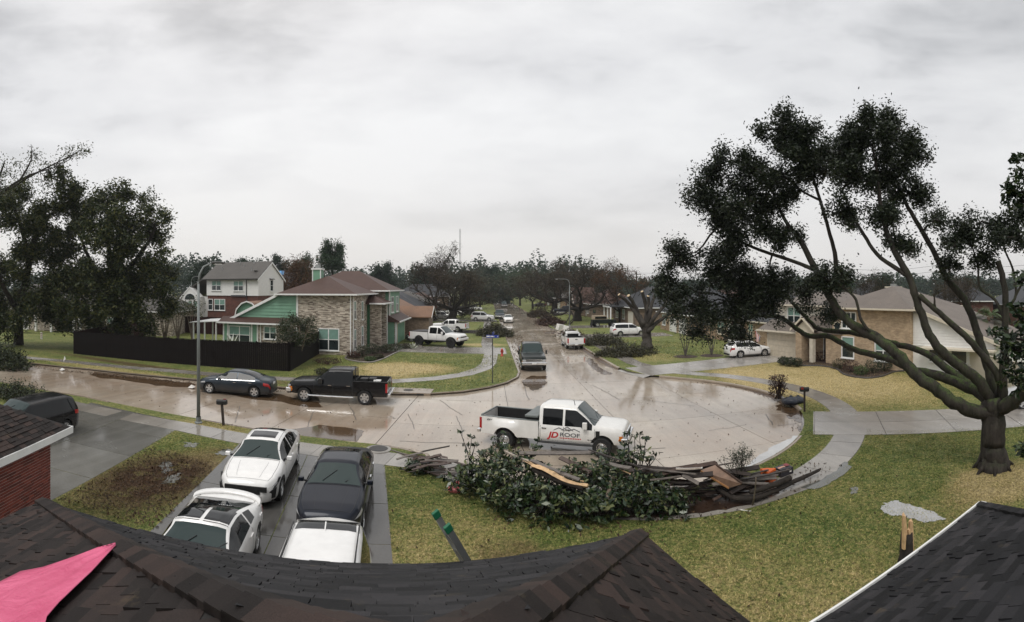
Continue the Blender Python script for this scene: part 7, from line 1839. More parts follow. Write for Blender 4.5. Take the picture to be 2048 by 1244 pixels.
for k in range(70):       # right end: long dark boards
    t_ = R.random(); x = lerp(1290, 1530, t_); y = lerp(932, 985, R.random()) + 6 * t_; zz = clamp(1.12 - (y - 932) / 62, .12, 1.05) * R.uniform(.7, 1)
    p = gz(x, y, zz); a = R.choice((-.22, -.1, .12, -.35, .3, -.6, .05)) + R.uniform(-.1, .1); L = R.uniform(.8, 2.4)
    dv_ = Vector((math.cos(a), math.sin(a), R.uniform(-.08, .08))) * L / 2
    mi = R.choice((0, 0, 0, 1, 1, 2)); ww = R.uniform(.09, .17); plank(p - dv_, p + dv_, ww, R.uniform(.02, .04), M_PLK[mi], ('narrow ' if ww < .125 else 'wide ') + plank_label(mi, L, x, place_r(x, y)), GP)
for (a, b_, w, mi) in (((1010, 902, 1.2), (1058, 922, 1.15), .07, 3), ((1040, 906, 1.1), (1185, 905, 1.05), .16, 2), ((1062, 920, 1.2), (1160, 960, 1.0), .15, 2), ((1180, 900, 1.15), (1320, 945, 1.0), .17, 0), ((1200, 922, 1.15), (1260, 936, 1.05), .18, 2), ((1120, 915, 1.1), (1180, 945, 1.0), .14, 1), ((1290, 938, .95), (1392, 948, .95), .12, 2), ((1352, 938, 1.05), (1402, 936, 1.05), .13, 3), ((1365, 950, .9), (1398, 968, .7), .12, 2), ((1300, 960, .85), (1362, 952, .9), .08, 2)):
    a = (a[0], a[1], a[2] + .12); b_ = (b_[0], b_[1], b_[2] + .12)
    plank(gz(*a), gz(*b_), w, .035, M_PLK[mi], '%s board %s' % (('near-black', 'brown', 'grey', 'pale')[mi], {1010: 'pointing up left toward the rear wheel', 1040: 'lying level just below the truck sill', 1062: 'sloping behind the split pale limb', 1180: 'sloping down right from the front wheel', 1200: 'beside the long sloping dark one', 1120: 'sunk in leaves under the door logo', 1290: 'long and level left of the white board end', 1352: 'under the white board end', 1365: 'slanting down below the white board end', 1300: 'low and level left of the plywood'}[a[0]]), GP)
o = plank(gz(1352, 937, 1.12), gz(1404, 935.5, 1.1), .09, .03, M_PALEW, 'white painted board end sticking up from the debris', GP)
for (a, b_) in (((1146, 954, 1.02), (1168, 963, .95)), ((1128, 962, .9), (1150, 975, .85)), ((1220, 935, 1.1), (1262, 948, 1.0)), ((1455, 1012, .1), (1472, 1018, .1)), ((1480, 1019, .14), (1500, 1022, .14)), ((1140, 948, 1.0), (1172, 955, .95))):
    plank(gz(*a), gz(*b_), .035, .02, M_RAW if a[0] < 1400 else M_PALEW, 'thin pale splinter ' + {1146: 'just right of the split limb tip', 1128: 'just below the split limb tip', 1220: 'left of the dark boards', 1455: 'under the crooked log', 1480: 'on the mud near the grass', 1140: 'above the split limb'}[a[0]], 'pale splinters in the debris pile', 'splinter')
# the big splintered limb of fresh pale wood
a, b_ = gz(1064, 931, 1.25), gz(1176, 974, .98); d = (b_ - a)
sp = tag(empty('splintered_limb', a), 'freshly split pale limb lying on top of the debris pile', 'wood')
m = MB(); n = 14; side = Vector((-d.y, d.x, 0)).normalized()
for k in range(n + 1):
    t_ = k / n; w = .06 + .09 * math.sin(PI * min(1, t_ * 1.15 + .08)) * (1 - .3 * t_) + R.uniform(-.012, .012); c = d * t_ + Vector((0, 0, .05 * math.sin(t_ * 7)))
    m.v += [tuple(c + side * w), tuple(c + Vector((0, 0, .05 + R.uniform(-.01, .02)))), tuple(c - side * w), tuple(c - Vector((0, 0, .07)))]
for k in range(n):
    for j in range(4): m.f.append((4 * k + j, 4 * k + (j + 1) % 4, 4 * k + 4 + (j + 1) % 4, 4 * k + 4 + j))
m.f += [(0, 1, 2, 3), (4 * n + 3, 4 * n + 2, 4 * n + 1, 4 * n)]
m.build('split_wood', M_RAW, sp)
m = MB(); m.tube([d * .02 + Vector((0, 0, -.1)), d * .5 + Vector((0, 0, -.12)), d * .92 + Vector((0, 0, -.1))], [.07, .10, .06], 8); m.build('bark', B_DARK, sp, smooth=True)
for k in range(5):
    p = d * R.uniform(0, .12); q = p - d.normalized() * R.uniform(.2, .5) + Vector((R.uniform(-.1, .1), R.uniform(-.1, .1), R.uniform(0, .15))); m = MB(); m.add([p + side * .03, p - side * .03, q, p + Vector((0, 0, .04))], [(0, 1, 2), (1, 3, 2), (3, 0, 2)]); m.build('splinter', M_RAW, sp)
# a short leaning stick of old limb in front
a, b_ = gz(1226, 955, .95), gz(1212, 1022, .45)
o = MB().tube(sag(a, b_, 5, .03), [.06, .07, .065, .07, .06, .05], 8).build('broken_limb', B_PALE, None, smooth=True); tag(o, 'brown broken limb hanging upright in front of the leaves', 'wood')
# plywood sheet with battens
a, b_, c, d = gz(1402, 940, .95), gz(1432, 929, 1.1), gz(1484, 966, .85), gz(1458, 974, .65)
pw_ = tag(empty('plywood_panel', a), 'brown plywood panel with battens tilted on the debris pile', 'panel')
MB().extrude([Vector((0, 0, 0)), b_ - a, c - a, d - a], (0, 0, -.03)).build('sheet', plain('wet_plywood', (.17, .105, .07), .5, var=.4, scale=4), pw_)
MB().tube([Vector((0, 0, -.03)), d - a - Vector((0, 0, .03))], .035, 4).build('batten', plain('orange_batten', (.34, .17, .07), .6), pw_); MB().tube([b_ - a, c - a], .03, 4).build('batten', M_PLK[1], pw_)
# the long bare log at the right end
for pix, rad, lab in (([(1432, 975, .45), (1462, 993, .35), (1500, 997, .32), (1540, 985, .3), (1590, 962, .3), (1638, 940, .32)], [.06, .075, .08, .075, .07, .05], 'long crooked bare log along the right end of the debris'), ([(1500, 985, .5), (1545, 970, .5), (1580, 956, .5)], [.07, .085, .09], 'short dark log beside the orange box')):
    q, rr = smooth_path([gz(*p) for p in pix], rad, 5); o = MB().tube(q, rr, 9).build('log', B_DARK, None, smooth=True); tag(o, lab, 'log')
o = MB().tube(sag(gz(1505, 1010, .15), gz(1512, 955, 1.2), 4, .03), [.03, .028, .025, .02, .015], 6).build('sapling_stem', B_PALE, None, smooth=True); tag(o, 'thin upright sapling stem at the right end of the debris', 'branch')
# leafy heaps: cut magnolia branches, each with stem and glossy leaves
lf = MB().add([(0, 0, 0), (.07, .034, .012), (.07, -.034, .012), (.14, .03, .004), (.14, -.03, .004), (.19, 0, -.02), (.07, 0, -.004), (.14, 0, -.012)], [(0, 6, 1), (0, 2, 6), (1, 6, 7, 3), (6, 2, 4, 7), (3, 7, 5), (7, 4, 5)]).mesh('leaf'); lf.materials.append(L_MAG)
lf2 = lf.copy(); lf2.materials.clear(); lf2.materials.append(leaf_mat('magnolia_leaf_undersides', (.06, .075, .025), (.13, .145, .055), (.22, .22, .11), .35, .4, .1))
L_MAG2 = lf2.materials[0]
def cut_branch(a, b_, hw_, hz, nwh, label, nleaf=34, leafm=L_MAG, group='cut magnolia branches in the debris pile', lsize=.165):
    a, b_ = Vector(a), Vector(b_); o_ = (a + b_) / 2; o_.z = 0
    t_ = tag(empty('magnolia_branch', o_), label, 'branch', group)
    st = MB(); path = sag(a - o_, b_ - o_, 6, .05); st.tube(path, [.07, .065, .06, .05, .04, .03, .02], 7); pts = []; outer = []
    side = Vector((-(b_ - a).y, (b_ - a).x, 0)).normalized()
    for k in range(nwh):
        p = path[R.randint(0, 6)].lerp(path[R.randint(0, 6)], R.random()); u = R.uniform(-1, 1); v = R.random() ** .8
        tip = p + side * u * hw_ + Vector((R.uniform(-.25, .25), R.uniform(-.25, .25), 0)); tip.z = max(.08, (p.z * .5 + hz * .76 * v) * math.sqrt(max(.05, 1 - .75 * u * u)))
        st.tube(sag(p, tip, 3, .12), [.02, .016, .012, .008], 4, False)
        for j in range(8):
            an = j * .8 + R.random(); pts.append(tuple(tip + Vector((math.cos(an), math.sin(an), R.uniform(-.3, .6))) * .10))
        sc_ = -(tip + o_ - Vector((0, 0, EYE))).length + tip.z * .8; outer.append((sc_, tip))
    st.build('stems', B_DARK, t_, smooth=True)
    pa = np.array(pts); sel_ = NPR.rand(len(pa)); leaves('foliage', pa[sel_ < .84], lsize, leafm, t_, .44, .9); leaves('pale_foliage', pa[sel_ >= .84], lsize * .95, L_MAG2, t_, .44, .9)
    outer.sort(key=lambda s_: -s_[0])
    for k in range(nleaf):
        tip = outer[k % max(1, len(outer) // 2)][1]; an = R.uniform(0, 2 * PI)
        o = bpy.data.objects.new('leaf', lf if R.random() < .68 else lf2); COL.objects.link(o); o.parent = t_
        o.location = tip + Vector((R.uniform(-.1, .1), R.uniform(-.18, 0), R.uniform(0, .12))); o.rotation_euler = (R.uniform(-.8, .8), R.uniform(-.9, .5), an); sc_ = R.uniform(.8, 1.25); o.scale = (sc_, sc_, sc_)
    return t_
LB = 'cut magnolia branch with glossy dark leaves heaped below the white pickup'
for a, b_, hw_, hz, nw in (((915, 955, .5), (1000, 985, .5), .55, 1.25, 120), ((960, 925, .7), (1060, 950, .7), .6, 1.35, 120), ((985, 1000, .4), (1090, 1015, .4), .5, 1.0, 120), ((1050, 960, .6), (1160, 985, .6), .6, 1.25, 120), ((1080, 1020, .35), (1200, 1030, .35), .45, .95, 110), ((1150, 955, .7), (1260, 965, .7), .6, 1.3, 120), ((1190, 1000, .45), (1300, 1008, .45), .55, 1.1, 120), ((1260, 975, .5), (1345, 990, .45), .5, .95, 100), ((1290, 1015, .3), (1390, 1010, .3), .35, .7, 70), ((1200, 925, .8), (1300, 935, .7), .45, 1.2, 70)):
    cut_branch(gz(*a), gz(*b_), hw_, hz, nw, 'cut magnolia branch ' + {915: 'at the left end by the pink bag', 960: 'behind, under the truck rear wheel', 985: 'in front, left of centre', 1050: 'around the split pale limb', 1080: 'low in front along the path', 1150: 'behind, under the door logo', 1190: 'around the upright broken limb', 1260: 'right of centre under the dark boards', 1290: 'low at the right end before the mud', 1200: 'at the back by the truck front wheel'}[a[0]])
cut_branch(gz(820, 930, .2), gz(870, 935, .3), .45, .45, 40, 'small leafy magnolia branch among the fence pickets at the left end', 16)
for px, py, hh, lab in ((940, 925, 1.9, 'upright magnolia shoot rising at the left of the debris'), (1262, 935, 1.9, 'upright leafy shoot in front of the pickup front wheel'), (1005, 915, 1.6, 'leafy shoot in front of the pickup rear wheel'), (1285, 925, 1.7, 'thin leafy twig right of the pickup front bumper'), (1060, 920, 1.5, 'leafy shoot in front of the pickup bed')):
    p = gz(px, py, .6); t_ = tag(empty('magnolia_shoot', p), lab, 'branch'); m = MB(); pts = []
    for k in range(5):
        tip = Vector((R.uniform(-.35, .35), R.uniform(-.3, .3), R.uniform(.4, 1) * (hh - .75))); m.tube(sag((0, 0, 0), tip, 4, .06), [.02, .018, .014, .011, .008], 5, False)
        for j in range(9): an = j * .7; pts.append(tuple(tip + Vector((math.cos(an), math.sin(an), R.uniform(-.2, .5))) * .1))
    m.build('stems', B_DARK, t_, smooth=True); leaves('foliage', np.array(pts), .19, L_MAG, t_, .42)
# fine-leaved cut shrub at the right end
p = gz(1480, 965, .5); t_ = tag(empty('cut_shrub', p), 'grey-green twiggy cut shrub standing in the debris near the orange box', 'shrub'); m = MB(); tips = []
for k in range(9): grow(m, Vector((0, 0, 0)), Vector((R.uniform(-.7, .7), R.uniform(-.5, .5), 1)).normalized(), .42, .018, 3, tips, .45, .2, .75, (2, 3), 3, .002)
m.build('stems', B_DARK, t_); tp_ = np.array(tips); leaves('foliage', np.repeat(tp_, 5, 0) + NPR.normal(size=(len(tp_) * 5, 3)) * .05, .055, leaf_mat('grey_green_leaves', (.03, .038, .024), (.055, .066, .042), (.10, .11, .075)), t_, .5)
# packaging thrown on the verge
ob = tag(empty('cardboard_box', gz(1536, 962, .25), .5), 'crushed orange box with white print on the debris', 'box')
bx_ = MB().add([(-.2, -.17, 0), (.2, -.2, .02), (.22, .16, 0), (-.19, .18, .03), (-.21, -.15, .36), (.17, -.19, .40), (.2, .17, .33), (-.18, .19, .42)], [(3, 2, 1, 0), (4, 5, 6, 7), (0, 1, 5, 4), (1, 2, 6, 5), (2, 3, 7, 6), (3, 0, 4, 7)]).build('box', plain('orange_card', (.62, .11, .012), .5, var=.15), ob)
MB().add([(-.06, -.192, .12), (.07, -.2, .13), (.08, -.2, .22), (-.05, -.192, .2)], [(0, 1, 2, 3)]).build('print', M_PALEW, ob); MB().add([(.02, -.20, .26), (.15, -.205, .27), (.15, -.205, .32), (.02, -.20, .31)], [(0, 1, 2, 3)]).build('print', M_BLK, ob)
db = tag(empty('cardboard_box', gz(1568, 948, .15), .25), 'black box with pale label lying on the grass verge', 'box')
MB().add([(-.3, -.16, 0), (.3, -.16, 0), (.28, .2, .02), (-.28, .2, .02), (-.28, -.13, .24), (.3, -.14, .2), (.28, .18, .26), (-.27, .19, .25)], [(3, 2, 1, 0), (4, 5, 6, 7), (0, 1, 5, 4), (1, 2, 6, 5), (2, 3, 7, 6), (3, 0, 4, 7)]).build('box', plain('black_card', (.015, .013, .018), .4), db)
MB().add([(-.26, -.165, .20), (.06, -.168, .19), (.05, .05, .262), (-.26, .06, .268)], [(0, 1, 2, 3)]).build('label_panel', plain('pinkish_label', (.50, .27, .2), .5), db); MB().add([(.1, -.168, .08), (.2, -.168, .08), (.2, -.166, .16), (.1, -.166, .16)], [(0, 1, 2, 3)]).build('print', M_PALEW, db); MB().add([(.08, -.03, .255), (.27, -.03, .25), (.26, .15, .272), (.08, .15, .27)], [(0, 1, 2, 3)]).build('red_panel', plain('dark_red_card', (.20, .02, .02), .4), db)
pk = tag(empty('pink_plastic_bag', gz(911, 984, LZ)), 'crumpled coral pink plastic thing on the path by the debris', 'plastic bag')
m = MB().lathe([(.0, .02), (.17, .0), (.24, .07), (.20, .15), (.10, .13), (.04, .16), (0, .15)], 'z', 14); m.v = [(x * (1 + R.uniform(-.12, .12)), y * .7, z + R.uniform(-.015, .02)) for x, y, z in m.v]; m.build('bag', plain('coral_plastic', (.62, .17, .17), .35, var=.2, bump=.3), pk, smooth=True)
for s_ in (.02, .09): MB().tube([(s_, .05, .12), (s_ + .01, .06, .32)], .016, 5).build('handle', plain('coral_plastic', (.6, .17, .17)), pk)

# ------------------------------------------------------------------ brush piles along the streets
def brush(label, c, rx, ry, h, n, leafm, lsize, leafn=14, group=None, stem=.02, bkm=None):
    c = Vector((c[0], c[1], 0)); t_ = tag(empty('brush_pile', c), label, 'brush pile', group); m = MB(); pts = []
    for k in range(n):
        a = R.uniform(0, 2 * PI); r_ = R.random() ** .6; p = Vector((math.cos(a) * rx * r_, math.sin(a) * ry * r_, .1)); z_ = h * (1 - r_ ** 2 * .8) * R.uniform(.4, 1.05)
        tip = p + Vector((R.uniform(-.7, .7), R.uniform(-.7, .7), z_)); m.tube(sag(p, tip, 3, .12), [stem, stem * .8, stem * .6, stem * .3], 3, False)
        q = np.array(tip); w_ = NPR.rand(leafn, 1); pts.append(np.array(p) * (1 - w_) + q * w_ + NPR.normal(size=(leafn, 3)) * .14)
    stuff(m.build('twigs', bkm or B_DARK, t_)); leaves('foliage', np.concatenate(pts), lsize, leafm, t_, .4)
    return t_
brush('olive brush pile behind the small white pickup on the east verge', G(1205, 690), 2.6, 2.6, 1.5, 190, L_OLIVE, .22, 22)
brush('large olive brush pile at the foot of the cut tree', G(1250, 712), 3.0, 2.2, 1.45, 240, L_OLIVE, .20, 22)
brush('brown twig pile beyond the small white pickup', G(1142, 672), 1.6, 1.6, .9, 110, L_BROWN, .22, 16)
brush('reddish brush heap on the east verge before the lamp', G(1100, 648), 2.4, 6, 1.6, 240, L_RED, .35, 16)
brush('long dark brush heap further up the east verge', G(1075, 632), 2.2, 9, 1.7, 240, L_BROWN, .4, 16)
brush('dark green brush pile on the west verge beside the white sedan', G(990, 672), 2.3, 3.4, 1.9, 260, L_OLIVE, .30, 20)
brush('dark leafy brush heap at the far left kerb', G(-5, 730), 4.0, 1.8, 2.2, 260, L_BUSH, .25, 20)
brush('dark twiggy heap by the drive at the left edge', G(35, 800), 3.4, 1.2, 1.1, 240, L_BUSH, .16, 18)
# building rubble by the east kerb
for k in range(12):
    p = G(1112 + R.uniform(-14, 14), 664 + R.uniform(-5, 5), .2 + R.random() * .5); a = R.uniform(0, 3); dv_ = Vector((math.cos(a), math.sin(a), R.uniform(-.2, .2))) * R.uniform(.5, 1.1)
    mi = R.choice((1, 2, 3)); plank(p - dv_, p + dv_, .2, .05, M_PLK[mi], ('', 'brown', 'grey', 'pale')[mi] + ' broken board in the rubble heap by the east kerb', 'boards in the east kerb rubble heap')
for k, (x, y) in enumerate(((1122, 655), (1131, 659))):
    o = MB().box((0, 0, 0), (1.4, .7, .9)).build('discarded_cabinet', M_PALEW); o.location = G(x, y, .5); o.rotation_euler = (.15, .2, .6 + k); bevel(o, .03); tag(o, ('white discarded cabinet by the east kerb' if k == 0 else 'second smaller white cabinet tipped by the east kerb lamp'), 'cabinet')

# ------------------------------------------------------------------ street furniture and garden things
M_POLE = plain('galvanised_pole', (.20, .215, .21), .5, .3); M_POLED = plain('dark_pole', (.06, .06, .055), .5)
def lamp_post(label, base, h, arm, rz, D=1.0):
    L = tag(empty('street_lamp', base, rz), label, 'street lamp')
    MB().tube([(0, 0, 0), (0, 0, h * .5), (0, 0, h - .9)], [.09, .075, .055], 12).build('pole', M_POLE, L, smooth=True)
    MB().lathe([(.19, 0), (.19, .05), (.13, .09), (.12, .3)], 'z', 12).build('base', M_POLE, L)
    MB().tube([(0, 0, h - 1.0), (.05, 0, h - .55), (.25, 0, h - .2), (.6, 0, h - .04), (arm, 0, h)], [.06, .05, .045, .04, .035], 8).build('arm', M_POLE, L, smooth=True)
    hd_ = MB().lathe([(.001, -.38), (.10, -.34), (.13, -.1), (.11, .2), (.05, .34), (.001, .36)], 'x', 12); hd_.v = [(x + arm + .25, y, z * .55 + h) for x, y, z in hd_.v]; l_ = hd_.build('lamp_head', M_POLED, L, smooth=True)
    MB().box((arm + .22, 0, h - .07), (.36, .16, .05)).build('lens', M_PLATE, l_)
    return L
lamp_post('tall grey street lamp on the grass island by the near drives', G(397, 846, LZ), 7.55, .75, math.atan2(.8, .58))
b_ = P(1139, 0, 83); b_.z = LZ; lamp_post('street lamp on the east verge of the main street', b_, 7.8, 1.9, PI - .1)
b_ = P(383, 0, 92); b_.z = LZ; lamp_post('far street lamp by the blue tarped roof', b_, 8.4, 1.2, .2)
def mailbox(label, base, rz, h=1.1, mat=None):
    m_ = tag(empty('mailbox', base, rz), label, 'mailbox')
    MB().b(-.05, .05, -.05, .05, 0, h).build('post', plain('mailbox_post', (.035, .025, .02), .7), m_)
    b_ = MB(); prof = [(-.09, 0)] + [(.09 * math.cos(PI - PI * k / 8), .12 + .09 * math.sin(PI * k / 8)) for k in range(9)] + [(.09, 0)]
    b_.extrude([(-.24, y, h + z) for y, z in prof], (.48, 0, 0)); bb = b_.build('box', mat or M_BLK, m_)
    MB().b(.05, .18, .092, .10, h + .1, h + .22).build('flag', plain('mailbox_flag', (.3, .03, .02), .5), bb)
    MB().extrude([(.242, y * .95, h + z) for y, z in prof], (.012, 0, 0)).build('door', mat or M_BLK, bb); MB().b(-.2, .2, -.04, .04, h - .03, h - .002).build('shelf', M_POLED, m_)
mailbox('dark mailbox on a leaning post on the grass island', G(447, 851, LZ), .2, 1.0).__class__
bpy.data.objects['mailbox'].rotation_euler = (.05, -.06, .2)
mailbox('black mailbox by the trash bags at the bulb kerb', G(1609, 823, LZ), 2.6, 1.05)
mailbox('white mailbox at the east kerb behind the small white pickup', Vector((EX(60) + .6, 59.5, LZ)), 1.5, 1.1, M_PALEW)
# street-name sign
sg = tag(empty('street_sign', G(985, 766, LZ), -.15), 'blue street-name sign on a thin dark pole at the corner', 'sign')
MB().tube([(0, 0, 0), (0, 0, 3.0)], .035, 8).build('pole', M_POLED, sg)
M_BLUE = plain('sign_blue', (.012, .035, .26), .4, var=.06)
s1 = MB().b(-.42, .42, -.012, .012, 3.02, 3.2).build('name_plate', M_BLUE, sg); s2 = MB().b(-.012, .012, -.02, .6, 3.21, 3.39).build('name_plate', M_BLUE, sg)
[MB().b(x0, x1, -.016, -.0125, 3.07, 3.15).build('white_mark', M_PLATE, s1) for x0, x1 in ((-.40, -.19), (-.16, -.12), (-.09, .05), (.08, .12), (.34, .38))]
# hydrant
hy = tag(empty('fire_hydrant', G(1004, 712, LZ)), 'small red fire hydrant on the verge by the first west drive', 'hydrant')
M_HYD = plain('hydrant_red', (.42, .035, .022), .45)
MB().lathe([(.15, 0), (.15, .05), (.10, .06), (.10, .48), (.13, .5), (.13, .55), (.10, .62), (.05, .70), (.001, .71)], 'z', 14).build('barrel', M_HYD, hy, smooth=True)
for d in ((.17, 0), (-.17, 0), (0, -.17)): MB().tube([(0, 0, .40), (d[0], d[1], .40)], .05, 8).build('outlet', M_HYD, hy)
# ladder leaning on the eave
TA, TB = P(875, 1033, 6.95), P(899, 1061, 6.62); GA = P(1085, 0, 7.9); GA.z = LZ; off = TB - TA; off.z = 0
ld = tag(empty('ladder', GA), 'aluminium extension ladder with green tips leaning on the roof edge', 'ladder')
M_ALU = plain('aluminium', (.55, .56, .55), .32, .85); M_GTIP = plain('green_plastic_cap', (.008, .12, .055), .45)
GB = GA + off; dl = (TA - GA)
for a0, a1 in ((GA, TA), (GB, TB)):
    d = (a1 - a0).normalized(); sx = off.normalized(); sy = d.cross(sx).normalized()
    m = MB(); q = [a0 - GA + sx * i + sy * j for i, j in ((-.018, -.045), (.018, -.045), (.018, .045), (-.018, .045))]; m.extrude(q, a1 - a0); m.build('rail', M_ALU, ld)
    q = [a1 - GA + sx * i + sy * j - d * .02 for i, j in ((-.028, -.055), (.028, -.055), (.028, .055), (-.028, .055))]; m = MB(); m.extrude(q, d * .11); o = m.build('tip_cap', M_GTIP, ld); bevel(o, .012)
for k in range(1, 12):
    t_ = k / 12; MB().tube([GA.lerp(TA, t_) - GA, GB.lerp(TB, t_) - GA], .016, 6).build('rung', M_ALU, ld)
# splintered stump
b_ = G(1813, 1122, LZ); st = tag(empty('tree_stump', b_), 'snapped tree stump with raw splintered wood beside the roof edge', 'stump')
MB().tube([(0, 0, -.05), (0, 0, .12), (.0, 0, .42), (.01, 0, .66)], [.24, .17, .155, .14], 11).build('trunk', B_DARK, st, smooth=True)
for x, y, z0, z1, w in ((-.10, -.05, .35, 1.14, .07), (-.03, .03, .5, 1.12, .055), (.09, -.04, .12, .93, .075), (.13, .03, .3, .88, .05), (.03, -.08, .45, .78, .05)):
    m = MB(); sx_ = -.035 if x < .05 else .02
    m.add([(x - w, y - .04, z0), (x + w, y - .05, z0), (x + w * .9, y + .05, z0), (x - w * .9, y + .05, z0), (x - w * .75 + sx_, y - .03, z1), (x + w * .55 + sx_, y - .03, z1 - .05), (x + w * .4 + sx_, y + .03, z1 + .02), (x - w * .5 + sx_, y + .03, z1 - .03)], [(0, 1, 5, 4), (1, 2, 6, 5), (2, 3, 7, 6), (3, 0, 4, 7), (4, 5, 6, 7), (3, 2, 1, 0)]); m.build('splinter', M_RAW, st)
# dark stump shrub and trash bags by the bulb
b_ = G(1556, 797, LZ); t_ = tag(empty('stump_shrub', b_), 'dark reddish clipped shrub at the bulb kerb', 'shrub'); m = MB()
for k in range(14): m.tube(sag((R.uniform(-.2, .2), R.uniform(-.15, .15), 0), (R.uniform(-.45, .45), R.uniform(-.3, .3), R.uniform(.7, 1.25)), 3), [.05, .04, .03, .02], 5, False)
m.build('stems', B_DARK, t_); leaves('foliage', np.array([[R.uniform(-.5, .5), R.uniform(-.35, .35), R.uniform(.15, 1.35)] for _ in range(900)]), .13, L_RED, t_)
for k, (x, y, s_) in enumerate(((1582, 808, .62), (1596, 805, .55), (1574, 806, .45))):
    m = MB().lathe([(.001, -.02), (.55, 0), (.75, .25), (.6, .6), (.3, .8), (.1, .92), (.14, 1.0), (.001, 1.0)], 'z', 16); m.v = [(x_ * (1 + R.uniform(-.1, .1)), y_ * (1 + R.uniform(-.1, .1)), z_ * .75 + R.uniform(-.02, .02)) for x_, y_, z_ in m.v]
    o = m.build('trash_bag', plain('dark_blue_bag_plastic', (.014, .018, .03), .3, bump=.8, bscale=7), None, smooth=True); o.location = G(x, y, LZ); o.scale = (s_, s_, s_)
    tag(o, ('large dark blue trash bag at the bulb kerb', 'upright dark trash bag beside the black mailbox', 'smallest dark trash bag, leftmost of the three at the bulb kerb')[k], 'trash bag')
# storm drain and manholes
dr = tag(empty('storm_drain', G(812, 790, 0)), 'concrete storm drain inlet with round lid behind the black pickup', 'drain')
MB().b(-1.5, 1.5, -.05, 1.35, 0, .16).build('slab', M_KERB, dr); MB().lathe([(.001, .175), (.30, .175), (.30, .16)], 'z', 18, (0, .7, 0)).build('lid', plain('iron_lid', (.03, .028, .026), .5), dr); MB().b(-1.1, 1.1, -.07, -.052, .02, .12).build('slot', M_BLK, dr)
mh = tag(empty('manhole', G(757, 899, LZ)), 'round dark manhole cover at the corner of the near drive', 'manhole')
MB().lathe([(.001, .06), (.33, .06), (.36, .05), (.36, -.02)], 'z', 22).build('cover', plain('iron_lid', (.03, .028, .026), .5), mh); MB().lathe([(.37, .045), (.5, .03), (.52, -.03)], 'z', 22).build('ring', M_WALK, mh)
# yard sign, paper scraps, bollard light
ys_ = tag(empty('yard_sign', G(83, 684, LZ), -.3), 'small white yard sign on the left lawn', 'sign'); MB().b(-.35, .35, -.015, .015, .35, 1.15).build('board', M_PALEW, ys_)
for k in range(3): MB().b(-.24, .24, -.02, -.016, .55 + k * .18, .63 + k * .18).build('print', plain('sign_print', (.35, .12, .10), .5), ys_)
for x in (-.25, .25): MB().tube([(x, 0, 0), (x, 0, .36)], .012, 5).build('stake', M_METAL, ys_)
for k, (x, y, lab) in enumerate(((31, 733, 'white paper scrap in the gutter at far left'), (124, 741, 'crumpled white bag at the far kerb below the left lawn'), (383, 776, 'white paper bit near the sedan'), (129, 722, 'small white marker post on the left verge'))):
    o = MB().add([(-.3, -.12, 0), (.25, -.2, .05), (.3, .15, .12), (-.2, .2, .08), (0, 0, .28)], [(0, 1, 4), (1, 2, 4), (2, 3, 4), (3, 0, 4), (3, 2, 1, 0)]).build('litter', M_PALEW); o.location = G(x, y, .02 if k != 3 else LZ); o.scale = (.8, .8, .8) if k != 3 else (.4, .4, 1.6); tag(o, lab, 'litter')
# poles, wires, mast
def pole(label, px, D, h, cross=True):
    b_ = P(px, 0, D); b_.z = 0; t_ = tag(empty('utility_pole', b_), label, 'utility pole'); MB().tube([(0, 0, 0), (0, 0, h)], [.2, .13], 8).build('pole', B_DARK, t_)
    if cross: MB().b(-1.1, 1.1, -.06, .06, h - .7, h - .55).build('crossarm', B_DARK, t_)
    return b_ + Vector((0, 0, h - .55))
w1 = pole('wooden utility pole right of the cut tree top', 1273, 115, 10.2); w2 = pole('wooden utility pole behind the dark grey house', 1217, 125, 9.6); w3 = pole('utility pole among the trees east of street end', 1163, 150, 10); w4 = pole('wooden utility pole beyond the tan house', 1890, 78, 10.5, False); w0_ = pole('thin utility pole left of the oak crown', 1313, 108, 9.2)
ends = [w2, w1, P(1700, 541, 85), w4, P(2080, 530, 70)]
for j, dz in enumerate((0, .9)):
    m = MB(); pts = []
    for a, b_ in zip(ends, ends[1:]):
        for k in range(8): t_ = k / 8; p = a.lerp(b_, t_); pts.append(p - Vector((0, 0, .5 * math.sin(PI * t_) + dz - .2)))
    o = m.tube(pts, .025, 4, False).build('power_line', M_BLK); tag(o, 'upper thin power line crossing the sky at right' if j == 0 else 'lower thin power line crossing the sky at right', 'wire')
b_ = P(920, 0, 260); b_.z = 0; t_ = tag(empty('radio_mast', b_), 'thin lattice radio mast on the skyline', 'mast')
for a in range(3): MB().tube([(math.cos(a * 2.1) * .5, math.sin(a * 2.1) * .5, 0), (math.cos(a * 2.1) * .3, math.sin(a * 2.1) * .3, 37)], .12, 4).build('leg', M_METAL, t_)
for k in range(12): MB().tube([(.45, 0, 2 + k * 3), (-.25, .42, 3.4 + k * 3)], .06, 4).build('brace', M_METAL, t_)
